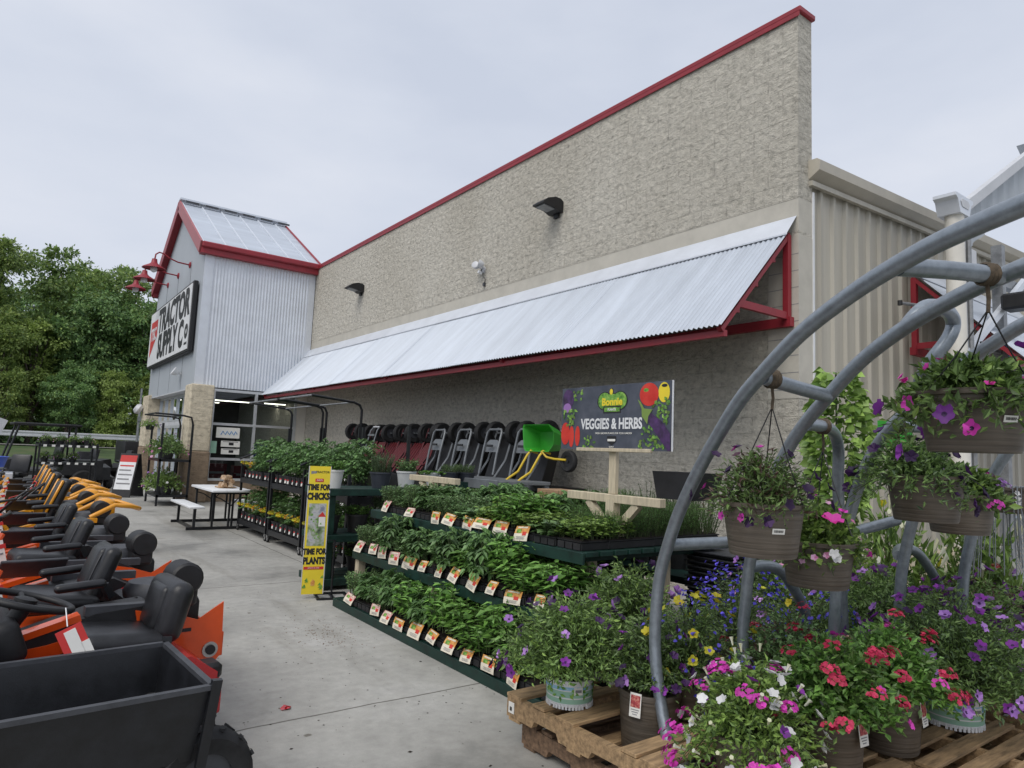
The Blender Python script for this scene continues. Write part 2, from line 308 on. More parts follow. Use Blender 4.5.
M['f_red'] = petal('red_verbena_petal', (0.40, 0.012, 0.05), (0.58, 0.04, 0.11))
M['f_white'] = petal('white_petal', (0.72, 0.72, 0.60), (0.82, 0.82, 0.76))
M['f_cream'] = petal('cream_petal', (0.70, 0.70, 0.36), (0.78, 0.76, 0.5))
M['f_yel'] = petal('yellow_petal', (0.68, 0.46, 0.02), (0.82, 0.62, 0.05))
M['f_blue'] = petal('lobelia_blue', (0.045, 0.035, 0.38), (0.12, 0.09, 0.58))
M['f_peach'] = petal('peach_petal', (0.70, 0.30, 0.22), (0.78, 0.50, 0.38))
M['f_orange'] = petal('marigold_petal', (0.72, 0.26, 0.01), (0.80, 0.45, 0.02))

# ------------------------------------------------------------------ mesh builder
def rotm(rx=0, ry=0, rz=0): return Euler((R(rx), R(ry), R(rz))).to_matrix()

class MB:
    def __init__(s): s.V = []; s.F = []; s.MI = []; s.S = []; s.mats = []
    def mi(s, m):
        m = M[m] if isinstance(m, str) else m
        if m not in s.mats: s.mats.append(m)
        return s.mats.index(m)
    def add(s, vs, fs, m, smooth=False):
        o = len(s.V); k = s.mi(m)
        s.V.extend([tuple(v) for v in vs])
        for f in fs: s.F.append(tuple(i + o for i in f)); s.MI.append(k); s.S.append(smooth)
        return s
    def box(s, c, d, m, rot=None, bev=0.0, seg=1, smooth=None):
        """box centred at c with full sizes d, optional bevel and rotation matrix"""
        bm = bmesh.new(); bmesh.ops.create_cube(bm, size=1)
        for v in bm.verts: v.co = Vector((v.co.x * d[0], v.co.y * d[1], v.co.z * d[2]))
        if bev: bmesh.ops.bevel(bm, geom=list(bm.edges), offset=min(bev, 0.49 * min(d)), segments=seg, affect='EDGES', profile=0.5)
        c = Vector(c); bm.verts.index_update()
        vs = [(rot @ v.co if rot else v.co) + c for v in bm.verts]
        s.add(vs, [[v.index for v in f.verts] for f in bm.faces], m, (seg > 1) if smooth is None else smooth)
        bm.free(); return s
    def beam(s, a, b, w, h, m, up=(0, 0, 1), bev=0.0):
        a, b = Vector(a), Vector(b); x = (b - a); L = x.length; x.normalize()
        u = Vector(up); y = u.cross(x)
        if y.length < 1e-4: y = Vector((0, 1, 0)).cross(x)
        y.normalize(); z = x.cross(y)
        return s.box((a + b) / 2, (L, w, h), m, Matrix((x, y, z)).transposed(), bev)
    def tube(s, pts, r, m, n=10, cap=True, smooth=True):
        pts = [Vector(p) for p in pts]; k = len(pts)
        rs = r if isinstance(r, (list, tuple)) else [r] * k
        t0 = (pts[1] - pts[0]).normalized()
        a = Vector((0, 0, 1)) if abs(t0.z) < 0.9 else Vector((1, 0, 0))
        u = t0.cross(a).normalized(); vs = []
        for i, p in enumerate(pts):
            t = (pts[min(i + 1, k - 1)] - pts[max(i - 1, 0)])
            t = t.normalized() if t.length > 1e-9 else t0
            u = (u - t * u.dot(t)); u = u.normalized() if u.length > 1e-6 else t.orthogonal().normalized()
            w = t.cross(u)
            for j in range(n):
                an = 2 * math.pi * j / n
                vs.append(p + (u * math.cos(an) + w * math.sin(an)) * rs[i])
        fs = [(i * n + j, i * n + (j + 1) % n, (i + 1) * n + (j + 1) % n, (i + 1) * n + j) for i in range(k - 1) for j in range(n)]
        if cap: fs += [tuple(range(n - 1, -1, -1)), tuple((k - 1) * n + j for j in range(n))]
        return s.add(vs, fs, m, smooth)
    def lathe(s, prof, m, c=(0, 0, 0), n=24, rot=None, smooth=True, capb=True, capt=False, sq=None):
        """profile [(r,z)...] spun about z; sq = superellipse power for squarish pots"""
        c = Vector(c); vs = []
        for r, z in prof:
            for j in range(n):
                a = 2 * math.pi * j / n; ca, sa = math.cos(a), math.sin(a)
                k = 1.0
                if sq: k = 1 / ((abs(ca) ** sq + abs(sa) ** sq) ** (1 / sq))
                v = Vector((r * ca * k, r * sa * k, z)); vs.append((rot @ v if rot else v) + c)
        fs = [(i * n + j, i * n + (j + 1) % n, (i + 1) * n + (j + 1) % n, (i + 1) * n + j) for i in range(len(prof) - 1) for j in range(n)]
        if capb: fs.append(tuple(range(n - 1, -1, -1)))
        if capt: fs.append(tuple((len(prof) - 1) * n + j for j in range(n)))
        return s.add(vs, fs, m, smooth)
    def prism(s, poly, o, u, v, w, m, th, bev=0):
        """outline poly [(a,b)] in plane (u,v) at o, thickness th along w"""
        o, u, v, w = map(Vector, (o, u, v, w)); n = len(poly)
        A = [o + u * a + v * b for a, b in poly]; B = [p + w * th for p in A]
        fs = [tuple(range(n)), tuple(range(2 * n - 1, n - 1, -1))] + [(i, i + n, (i + 1) % n + n, (i + 1) % n) for i in range(n)]
        return s.add(A + B, fs, m)
    def quad(s, a, b, c, d, m): return s.add([a, b, c, d], [(0, 1, 2, 3)], m)
    def wheel(s, c, r, w, axis='y', tyre='rubber', rim='blackplastic', n=20, rimr=0.55):
        rot = {'y': rotm(90), 'x': rotm(0, 90), 'z': None}[axis]
        h = w / 2
        s.lathe([(r * rimr, -h * 0.8), (r * 0.86, -h), (r * 0.97, -h * 0.72), (r, -h * 0.3), (r, h * 0.3), (r * 0.97, h * 0.72), (r * 0.86, h), (r * rimr, h * 0.8)], tyre, c, n, rot, capb=False)
        s.lathe([(0.02, -h * 0.45), (r * rimr, -h * 0.55), (r * rimr * 1.02, -h * 0.8)], rim, c, n, rot, capb=False)
        s.lathe([(0.02, h * 0.45), (r * rimr, h * 0.55), (r * rimr * 1.02, h * 0.8)], rim, c, n, rot, capb=False)
        s.lathe([(0.03, -h * 0.8), (0.03, h * 0.8)], rim, c, 8, rot, capb=True, capt=True)
        return s
    def text(s, body, size, o, u, v, m, bold=0.0, align='CENTER', th=0.002, sx=1.0, shear=0.0):
        cu = bpy.data.curves.new('lettering', 'FONT'); cu.body = body; cu.size = size; cu.align_x = align; cu.align_y = 'CENTER'
        cu.offset = bold; cu.extrude = th / 2; cu.resolution_u = 3; cu.shear = shear
        ob = bpy.data.objects.new('lettering', cu); COL.objects.link(ob)
        dg = bpy.context.evaluated_depsgraph_get(); me = bpy.data.meshes.new_from_object(ob.evaluated_get(dg))
        o, u, v = Vector(o), Vector(u).normalized(), Vector(v).normalized(); w = u.cross(v)
        s.add([o + u * p.co.x * sx + v * p.co.y + w * p.co.z for p in me.vertices], [tuple(p.vertices) for p in me.polygons], m)
        bpy.data.objects.remove(ob); bpy.data.curves.remove(cu); bpy.data.meshes.remove(me)
        return s
    def leaves(s, P, D, Nn, L, W, m, fold=0.18):
        """leaf blades: base P, direction D, normal Nn (arrays)"""
        P = np.asarray(P, float); D = np.asarray(D, float); Nn = np.asarray(Nn, float); n = len(P)
        if n == 0: return s
        D = D / (np.linalg.norm(D, axis=1, keepdims=True) + 1e-9)
        S = np.cross(D, Nn); S /= (np.linalg.norm(S, axis=1, keepdims=True) + 1e-9); U = np.cross(S, D)
        L = np.broadcast_to(np.asarray(L, float).reshape(-1, 1), (n, 1)); W = np.broadcast_to(np.asarray(W, float).reshape(-1, 1), (n, 1))
        mid = P + D * L * 0.5 - U * W * fold
        vs = np.stack([P, P + D * L * 0.42 + S * W * 0.5 + U * W * 0.06, P + D * L - U * L * 0.12, P + D * L * 0.42 - S * W * 0.5 + U * W * 0.06, mid], 1).reshape(-1, 3)
        o = len(s.V); k = s.mi(m)
        s.V.extend(map(tuple, vs.tolist()))
        for i in range(n):
            b = o + 5 * i
            s.F.append((b, b + 1, b + 2, b + 4)); s.F.append((b, b + 4, b + 2, b + 3))
        s.MI.extend([k] * (2 * n)); s.S.extend([False] * (2 * n))
        return s
    def flower(s, p, d, r, m, lobes=5, throat=None, depth=0.35, rng=rnd):
        p = Vector(p); d = Vector(d).normalized(); u = d.orthogonal().normalized(); w = d.cross(u); n = lobes * 3
        a0 = rng.random() * 6; vs = [p - d * r * depth]
        for j in range(n):
            a = a0 + 2 * math.pi * j / n; rr = r * (0.74 if j % 3 == 0 else 1.0) * rng.uniform(0.9, 1.08)
            vs.append(p + (u * math.cos(a) + w * math.sin(a)) * rr + d * r * rng.uniform(-0.12, 0.12))
        s.add(vs, [(0, 1 + j, 1 + (j + 1) % n) for j in range(n)], m)
        if throat: s.lathe([(r * 0.27, 0.0), (r * 0.02, -r * 0.12)], throat, p - d * r * depth * 0.66, 6, Matrix((u, w, d)).transposed(), capb=False)
        return s
    def mesh(s, name):
        me = bpy.data.meshes.new(name); me.from_pydata(s.V, [], s.F)
        for m in s.mats: me.materials.append(m)
        me.polygons.foreach_set('material_index', s.MI); me.polygons.foreach_set('use_smooth', s.S)
        me.update()
        if any(s.S):
            try: me.set_sharp_from_angle(angle=R(42))
            except Exception: pass
        return me
    def build(s, name, parent=None, loc=(0, 0, 0), rz=0, label=None):
        o = bpy.data.objects.new(name, s.mesh(name)); COL.objects.link(o)
        o.location = loc; o.rotation_euler = (0, 0, rz)
        if parent: o.parent = parent
        if label: o['label'] = label
        return o

def put(name, me, parent=None, loc=(0, 0, 0), rz=0, label=None):
    o = bpy.data.objects.new(name, me); COL.objects.link(o); o.location = loc; o.rotation_euler = (0, 0, rz)
    if parent: o.parent = parent
    if label: o['label'] = label
    return o

def tag(o, label, cat, group=None, kind=None):
    if label: o['label'] = label
    if cat: o['category'] = cat
    if group: o['group'] = group
    if kind: o['kind'] = kind
    return o

def thing(name, label, cat, loc=(0, 0, 0), rz=0, group=None):
    o = bpy.data.objects.new(name, None); COL.objects.link(o); o.empty_display_size = 0.1
    o.location = loc; o.rotation_euler = (0, 0, rz)
    return tag(o, label, cat, group)

def copy_tree(o, parent=None):
    c = o.copy(); COL.objects.link(c)
    if parent: c.parent = parent
    for ch in list(o.children): copy_tree(ch, c)
    return c

def dup(root, label, loc, rz=0, group=None, scale=None):
    c = copy_tree(root); c.location = loc; c.rotation_euler = (0, 0, rz); c['label'] = label
    if group: c['group'] = group
    if scale: c.scale = scale if not isinstance(scale, (int, float)) else (scale,) * 3
    return c

ORD = ['first', 'second', 'third', 'fourth', 'fifth', 'sixth', 'seventh', 'eighth', 'ninth', 'tenth', 'eleventh', 'twelfth', 'thirteenth', 'fourteenth', 'fifteenth']
def fbm_unit(rng, n): 
    v = rng.normal(size=(n, 3)); return v / np.linalg.norm(v, axis=1, keepdims=True)
CAMR = [[0.802767, 0.095442, 0.588604], [-0.594817, 0.058781, 0.801709], [0.041919, -0.993698, 0.103958]]
# ================================================================== SETTING
H = 1.65
D = 7.335           # front wall plane x
YC = 4.37           # near corner of the store
YT = 20.6           # near side of the entrance tower

def sheet(name, x0, x1, y0, y1, z, m, nx=1, ny=1, label=None, zf=None):
    mb = MB(); vs = []; fs = []
    for j in range(ny + 1):
        for i in range(nx + 1):
            x = x0 + (x1 - x0) * i / nx; y = y0 + (y1 - y0) * j / ny
            vs.append((x, y, z + (zf(x, y) if zf else 0)))
    for j in range(ny):
        for i in range(nx):
            a = j * (nx + 1) + i; fs.append((a, a + 1, a + nx + 2, a + nx + 1))
    mb.add(vs, fs, m, bool(zf)); o = mb.build(name); o['kind'] = 'structure'
    return o

sheet('ground', -900, 900, -900, 900, -0.03, 'soilbank')
sheet('parking_lot', -60, 60, -30, 52, -0.012, 'asphalt')
sheet('sidewalk', -2.6, 30, -12, 27.2, 0.0, 'concrete')
# dark damp streaks tracked across the far end of the slab
# wooded hill behind the road
def hillz(x, y):
    t = max(0.0, (y - 58) / 60.0); t = min(t, 1.6)
    return 9.0 * t ** 1.25 * max(0.25, min(1.0, (34 - x) / 40.0)) + 0.5 * math.sin(x * 0.21) * min(1, t * 3)
sheet('hill', -110, 120, 57.5, 170, 0.9, 'soilbank', 40, 24, zf=hillz)
def bankz(x, y): return max(0.0, min(1.0, (y - 45) / 7.0)) * 1.0
sheet('embankment', -110, 120, 44.5, 58.5, -0.02, 'soilbank', 8, 10, zf=bankz)
sheet('road', -110, 120, 52.5, 57.5, 1.02, 'road_pale')

# guardrail along the road
gr = thing('guardrail', 'long pale steel guardrail running along the road below the trees', 'guardrail', (0, 52.2, 1.0))
mb = MB()
for k, (z0, z1) in enumerate(((0.55, 0.70), (0.78, 0.92))):
    mb.box((0, 0, (z0 + z1) / 2), (160, 0.05, (z1 - z0) * 0.8), 'whitegrey', bev=0.015)
mb.box((0, 0.02, 0.74), (160, 0.02, 0.1), 'whitegrey')
mb.build('rail', gr)
post_me = MB().box((0, 0.09, 0.25), (0.12, 0.12, 1.2), 'tubedark').mesh('rail_post')
for k in range(40): put('post', post_me, gr, (-78 + k * 4, 0, 0))

# ================================================================== STORE
store = thing('store_building', 'long beige split face block store with red coping, awning and gabled entrance', 'building', (D, YC, 0))
def S(p): return (p[0] - D, p[1] - YC, p[2])       # world -> store local
def sbuild(mb, name, parent=None, label=None):
    """mesh given in world coordinates, parented to the store"""
    if parent is None: parent = store
    off = Vector((D, YC, 0)); mb.V = [tuple(Vector(v) - off) for v in mb.V]
    return mb.build(name, parent, label=label)
ZP = 7.22
mb = MB()
mb.box((D + 0.15, (YC + 45) / 2, 4.86 + (ZP - 4.86) / 2), (0.30, 45 - YC, ZP - 4.86), 'split')
mb.box((D + 0.152, (YC + 45) / 2, 4.66), (0.296, 45 - YC, 0.40), 'smoothblock')
mb.box((D + 0.15, (YC + 45) / 2, 2.23), (0.30, 45 - YC, 4.46), 'split')
mb.box((D + 0.1475, YC + 0.195, 2.33 + 1.1), (0.301, 0.40, 1.96), 'smoothblock')
for k in range(9): mb.box((D - 0.0035, YC + 0.195, 2.55 + 0.203 * k), (0.002, 0.396, 0.008), 'greyink')
sbuild(mb, 'front_wall')
mb = MB()
mb.box((D + 0.15, (YC + 45) / 2 - 0.03, ZP + 0.035), (0.35, 45 - YC + 0.03, 0.075), 'red', bev=0.012)
mb.box((D - 0.022, (YC + 45) / 2 - 0.016, ZP - 0.03), (0.012, 45 - YC + 0.03, 0.06), 'red')
sbuild(mb, 'coping')
# side wall : ribbed tan steel under a low sloping rake
def rakez(x): return 5.16 + (x - 7.52) * 0.045
mb = MB(); x = D + 0.30; prof = []
while x < 26:
    prof += [(x, 0), (x + 0.20, 0), (x + 0.225, 0.038), (x + 0.275, 0.038), (x + 0.30, 0)]
    x += 0.305
vs = []; fs = []
for (px, d) in prof: vs += [(px, YC + 0.05 - d, 0), (px, YC + 0.05 - d, rakez(px) + 0.1)]
for i in range(len(prof) - 1): fs.append((2 * i, 2 * i + 2, 2 * i + 3, 2 * i + 1))
mb.add(vs, fs, 'tan')
sbuild(mb, 'side_wall')
mb = MB(); mb.box((D + 0.315, YC + 0.03, 2.5), (0.035, 0.09, 5.0), 'white'); sbuild(mb, 'corner_trim')
mb = MB()
a0, a1 = 7.56, 26.0
# rake trim: sloped soffit, face and top
P = [(YC + 0.02, -0.03), (YC - 0.14, 0.07), (YC - 0.15, 0.19), (YC - 0.11, 0.22), (YC + 0.6, 0.22)]
vs = [(a0, y, rakez(a0) + z) for y, z in P] + [(a1, y, rakez(a1) + z) for y, z in P]; n = len(P)
mb.add(vs, [(i, i + 1, i + 1 + n, i + n) for i in range(n - 1)] + [tuple(range(n - 1, -1, -1)), tuple(range(n, 2 * n))], 'tantrim')
mb.beam((a0, YC - 0.025, rakez(a0) - 0.07), (a1, YC - 0.025, rakez(a1) - 0.07), 0.05, 0.06, 'tan')
sbuild(mb, 'rake_trim')
mb = MB(); mb.tube([(7.62, YC + 0.25, 5.4), (7.62, YC + 0.25, 5.92)], 0.05, 'tubedark'); sbuild(mb, 'vent_pipe')
# main roof behind the parapet
mb = MB(); mb.quad((D + 0.3, YC - 0.05, 5.28), (26, YC - 0.05, 6.12), (26, 45, 6.12), (D + 0.3, 45, 5.28), 'galvroof'); sbuild(mb, 'roof')

# ---- corrugated sheet helper
def corr(mb, o, u, v, lu, lv, m, pitch=0.068, amp=0.009, per=6):
    o, u, v = Vector(o), Vector(u).normalized(), Vector(v).normalized(); w = u.cross(v)
    n = int(lu / pitch * per); vs = []
    for i in range(n + 1):
        a = lu * i / n; d = amp * math.sin(2 * math.pi * a / pitch)
        vs += [o + u * a + w * d, o + u * a + v * lv + w * d]
    mb.add(vs, [(2 * i, 2 * i + 2, 2 * i + 3, 2 * i + 1) for i in range(n)], m, True)

def awning(y0, y1, X, zt, zb, dx, parent, name='awning', swap=False, brk=5):
    """awning on a wall plane; swap=True: wall faces -Y and y0,y1 are x limits"""
    def W(a, d, z): return (a, X - d, z) if swap else (X - d, a, z)
    root = bpy.data.objects.new(name, None); COL.objects.link(root); root.parent = parent; root.location = (0, 0, 0)
    ln = math.hypot(dx, zt - zb); v = Vector(W(0, dx, zb)) - Vector(W(0, 0, zt))
    u = Vector(W(1, 0, 0)) - Vector(W(0, 0, 0))
    f = 0.13
    mb = MB()
    o = Vector(W(y0, 0.02, zt)) + v * (f - 0.02)
    y = y0
    k = 0
    while y < y1 - 0.01:                       # overlapping sheets
        l = min(2.72, y1 - y)
        corr(mb, Vector(W(y, 0.02, zt + 0.03)) + v * (f - 0.03) + Vector((0, 0, 0.005 * (k % 2))), u, v, min(l + 0.05, y1 - y + 0.02), ln * (1.035 - f), 'galvroof', amp=0.0115); y += l; k += 1
    sbuild(mb, 'corrugated_sheet', root)
    mb = MB()
    t0 = Vector(W(y0 - 0.03, 0.0, zt + 0.14)); t1 = Vector(W(y0 - 0.03, dx * f + 0.03, zt - (zt - zb) * f + 0.066))
    e = u * (y1 - y0 + 0.06)
    mb.add([t0, t1, t1 + e, t0 + e], [(0, 1, 2, 3)], 'galv')
    mb.add([t1, t1 - Vector((0, 0, 0.02)), t1 + e - Vector((0, 0, 0.02)), t1 + e], [(0, 1, 2, 3)], 'galv')
    sbuild(mb, 'flashing', root)
    mb = MB()
    mb.beam(W(y0 + 0.03, dx - 0.09, zb - 0.045), W(y1, dx - 0.09, zb - 0.045), 0.06, 0.07, 'red')
    mb.beam(W(y0, 0.05, zb + 0.26), W(y1, 0.05, zb + 0.26), 0.08, 0.11, 'red')
    for q in range(1, 4): mb.beam(W(y0 + 0.05, dx * q / 4, zt - (zt - zb) * q / 4 - 0.10), W(y1 - 0.05, dx * q / 4, zt - (zt - zb) * q / 4 - 0.10), 0.05, 0.06, 'red')
    sbuild(mb, 'purlin', root)
    for q in range(brk):
        a = y0 + 0.06 + (y1 - y0 - 0.12) * q / (brk - 1)
        mb = MB()
        mb.beam(W(a, 0.04, zt - 0.085), W(a, dx - 0.03, zb - 0.015), 0.06, 0.05, 'red')
        mb.beam(W(a, 0.06, zt - 0.1), W(a, 0.06, zb + 0.2), 0.07, 0.07, 'red')
        mb.beam(W(a, 0.06, zb + 0.33), W(a, dx * 0.75, zb + 0.33), 0.048, 0.085, 'red')
        sbuild(mb, 'bracket', root)
    return root
awning(4.42, YT - 0.02, D, 4.50, 3.09, 1.36, store)
awning(10.15, 14.4, YC, 4.50, 3.09, 1.36, store, swap=True, brk=2)

# ---- entrance tower
TX, TY0, TY1, TZ = 4.10, YT, 28.3, 7.10
AP = 9.45; YM = (TY0 + TY1) / 2
tower = bpy.data.objects.new('entrance_tower', None); COL.objects.link(tower); tower.parent = store
mb = MB(); mb.prism([(TY0 + 0.002, 3.16), (TY0 + 0.002, TZ), (YM, AP - 0.12), (TY1, TZ), (TY1, 3.16)], (TX, 0, 0), (0, 1, 0), (0, 0, 1), (1, 0, 0), 'panelgrey', 0.10)
for k in range(1, 4): mb.box((TX - 0.003, TY0 + k * 1.93, 5.2), (0.004, 0.012, 4.0), 'greyplastic')
sbuild(mb, 'gable_front', tower)
mb = MB(); corr(mb, (TX + 0.22, TY0 - 0.006, 3.22), (1, 0, 0), (0, 0, 1), D - TX - 0.42, TZ - 3.22 + 0.05, 'galv', pitch=0.089, amp=0.012)
mb.box((TX + 0.105, TY0 - 0.012, 5.17), (0.24, 0.03, 3.9), 'galv'); mb.box((D - 0.12, TY0 - 0.012, 5.17), (0.20, 0.03, 3.9), 'galv')
mb.box(((TX + D) / 2, TY0 + 0.05, 5.16), (D - TX, 0.06, 3.88), 'galv')
sbuild(mb, 'corrugated_side', tower)
mb = MB(); mb.box(((TX + D) / 2, TY0 + 0.06, 3.19), (D - TX - 0.05, 0.10, 0.06), 'greyplastic'); sbuild(mb, 'soffit_trim', tower)
XF = 3.93; XB = 7.42; EZ = 7.16
def slope(y): return EZ + 0.12 + (AP - EZ) * (1 - abs(y - YM) / (YM - TY0 + 0.14))
roof = MB()
for sgn, ye in ((1, TY0 - 0.14), (-1, TY1 + 0.14)):
    roof.add([(XF, ye, slope(ye)), (XB, ye, slope(ye)), (XB, YM, slope(YM)), (XF, YM, slope(YM))], [(0, 1, 2, 3)], 'galvroof')
    k = XF + 0.05
    while k < XB:
        roof.beam((k, ye, slope(ye) + 0.02), (k, YM, slope(YM) + 0.02), 0.035, 0.045, 'galv'); k += 0.61
ro = sbuild(roof, 'tower_roof', tower)
rc = MB(); rc.beam((XF - 0.03, YM, slope(YM) + 0.09), (XB + 0.02, YM, slope(YM) + 0.09), 0.34, 0.06, 'galv')
for k in range(6): rc.box((XF + 0.35 + k * 0.61, YM - 0.16, slope(YM) + 0.03), (0.40, 0.03, 0.06), 'greyplastic')
sbuild(rc, 'ridge_cap', ro)
for ye in (TY0 - 0.14, TY1 + 0.14):
    mb = MB()
    mb.beam((XF - 0.02, ye, slope(ye) - 0.13), (XF - 0.02, YM, slope(YM) - 0.13), 0.05, 0.36, 'redfade' if ye < YM else 'red')
    mb.add([(XF, ye, slope(ye) - 0.30), (TX + 0.02, ye, slope(ye) - 0.30), (TX + 0.02, YM, slope(YM) - 0.30), (XF, YM, slope(YM) - 0.30)], [(0, 1, 2, 3)], 'red')
    sbuild(mb, 'fascia', tower); mb = MB()
    mb.beam((XB + 0.02, ye, slope(ye) - 0.04), (XB + 0.02, YM, slope(YM) - 0.04), 0.05, 0.16, 'red')
    sbuild(mb, 'rear_trim', tower)
for ye, sg in ((TY0 - 0.14, -1), (TY1 + 0.14, 1)):
    mb = MB(); mb.box(((XF + XB) / 2, ye + sg * 0.07, EZ + 0.06), (XB - XF, 0.15, 0.17), 'red', bev=0.03)
    mb.box(((XF + XB) / 2, ye - sg * 0.09, EZ - 0.10), (XB - XF, 0.30, 0.16), 'red')
    sbuild(mb, 'gutter', tower)
# pillars
def pillar(y0, y1, x0=3.98, x1=4.60):
    mb = MB(); mb.box(((x0 + x1) / 2, (y0 + y1) / 2, 1.40 + 0.93), (x1 - x0, y1 - y0, 1.86), 'split_pillar', bev=0.03)
    mb.box(((x0 + x1) / 2, (y0 + y1) / 2, 0.70), (x1 - x0 + 0.03, y1 - y0 + 0.03, 1.40), 'split_brown', bev=0.03)
    sbuild(mb, 'pillar', tower)
pillar(20.36, 21.15); pillar(27.5, 28.6)
# window on the near side of the tower
win = MB()
wx0, wx1, wz0, wz1 = 4.62, 7.0, 0.62, 3.17
for xx in (wx0 + 0.02, 5.82, wx1): win.box((xx, TY0 + 0.02, (wz0 + wz1) / 2), (0.075, 0.08, wz1 - wz0), 'alu')
for zz in (wz0, 1.20, 2.19, wz1 - 0.02): win.box(((wx0 + wx1) / 2, TY0 + 0.023, zz), (wx1 - wx0, 0.07, 0.07), 'alu')
wo = sbuild(win, 'window', tower)
g = MB(); g.quad((wx0, TY0 + 0.03, wz0), (wx1, TY0 + 0.03, wz0), (wx1, TY0 + 0.03, wz1), (wx0, TY0 + 0.03, wz1), 'glass'); sbuild(g, 'pane', wo)
mb = MB(); mb.box(((wx0 + wx1) / 2, TY0 + 0.06, 0.30), (wx1 - wx0, 0.10, 0.60), 'split_brown'); mb.box((7.17, TY0 + 0.05, 1.6), (0.32, 0.12, 3.16), 'cream'); sbuild(mb, 'window_wall', tower)
# entrance storefront set back behind the gable
ent = MB(); ex = 4.42
for yy in (21.2, 22.4, 23.4, 24.4, 25.4, 26.4, 27.45): ent.box((ex, yy, 1.58), (0.09, 0.08, 3.14), 'alu')
for zz in (0.05, 2.12, 2.32, 3.12): ent.box((ex - 0.004, 24.3, zz), (0.09, 6.4, 0.09 if zz != 2.32 else 0.05), 'alu')
ent.box((ex - 0.002, 24.3, 2.22), (0.08, 6.3, 0.18), 'whitegrey')
eo = sbuild(ent, 'entrance_front', tower)
g = MB(); g.quad((ex, 21.15, 0.05), (ex, 27.5, 0.05), (ex, 27.5, 3.14), (ex, 21.15, 3.14), 'glass'); sbuild(g, 'pane', eo)
mb = MB(); mb.box((4.28, 24.3, 3.155), (0.40, 6.4, 0.03), 'whitegrey'); sbuild(mb, 'soffit', tower)
# room behind the glass
mb = MB()
mb.quad((4.5, 20.75, 0.01), (D + 8, 20.75, 0.01), (D + 8, 28.2, 0.01), (4.5, 28.2, 0.01), 'interior')
mb.quad((4.5, 20.75, 3.3), (D + 8, 20.75, 3.3), (D + 8, 28.2, 3.3), (4.5, 28.2, 3.3), 'interior')
mb.quad((4.5, 28.2, 0), (D + 8, 28.2, 0), (D + 8, 28.2, 3.3), (4.5, 28.2, 3.3), 'interior')
mb.quad((D + 8, 20.75, 0), (D + 8, 28.2, 0), (D + 8, 28.2, 3.3), (D + 8, 20.75, 3.3), 'interior')
sbuild(mb, 'vestibule', tower)
for k, (x, y, z, l) in enumerate(((5.5, 22.6, 2.98, 1.9), (5.0, 24.0, 2.98, 1.2), (6.9, 22.3, 2.98, 0.7), (7.0, 23.4, 2.98, 0.8))):
    t = thing('ceiling_light', ['long lit fluorescent strip nearest the tall shop window', 'short lit fluorescent strip deeper inside the left window bay', 'short lit strip nearest the glass in the right window bay', 'lit strip deepest inside the right window bay'][k], 'light', (x, y, z), 0, 'lit strips inside the entrance')
    MB().box((0, 0, 0.02), (l, 0.14, 0.03), 'white').build('housing', t); MB().box((0, 0, -0.005), (l - 0.04, 0.09, 0.02), 'tubeglow').build('tube', t)
# posters and boxed goods in the window
for k, (x0, x1, z0, z1, lab) in enumerate(((4.78, 5.42, 1.80, 2.10, 'large white poster with a blue drawing high in the window'), (4.93, 5.45, 1.55, 1.72, 'narrow white poster under the big window poster'), (4.95, 5.45, 1.34, 1.50, 'lowest narrow white poster in the window'), (4.66, 4.82, 1.36, 1.70, 'small pale green poster at the pillar edge of the window'))):
    mb = MB(); mb.box((0, 0, 0), (x1 - x0, 0.006, z1 - z0), 'paper' if k != 3 else 'mintink')
    w, h = x1 - x0, z1 - z0
    if k == 0:
        for q in range(4): mb.tube([(-w * 0.3 + q * w * 0.18, -0.006, -h * 0.2), (-w * 0.22 + q * w * 0.18, -0.006, h * 0.15), (-w * 0.15 + q * w * 0.18, -0.006, -h * 0.1)], 0.012, 'blueink', 5)
    elif k < 3: mb.box((0.02, -0.005, -0.0), (w * 0.25, 0.004, h * 0.45), 'blackink'); mb.box((0, -0.005, h * 0.36), (w * 0.8, 0.004, h * 0.1), 'greyink')
    o = mb.build('window_poster', loc=((x0 + x1) / 2, TY0 - 0.03, (z0 + z1) / 2)); tag(o, lab, 'poster')
for k, (x, z, c, lab) in enumerate(((5.0, 0.95, 'wagonred', 'dark red boxed goods low behind the window'), (5.75, 0.9, 'wagonred', 'second dark red carton behind the middle of the window'), (6.3, 1.55, 'bluepoly', 'dim blue display rack behind the right window bay'))):
    mb = MB()
    for q in range(3): mb.box((0, 0, (q - 1) * 0.24), (0.55, 0.35, 0.22), c, bev=0.01)
    mb.box((0, -0.18, 0.1), (0.4, 0.004, 0.06), 'greyink'); o = mb.build('stacked_goods', loc=(x, 21.25, z - 0.25)); tag(o, lab, 'boxes')
    b = MB()
    b.box((0, 0, 0), (0.6, 0.42, 0.04), 'blackplastic')
    for sx in (-0.27, 0.27):
        for sy in (-0.18, 0.18): b.box((sx, sy, -(z - 0.62) / 2), (0.03, 0.03, z - 0.62), 'blackplastic')
    bo = b.build('stand', o, (0, 0, -0.38))

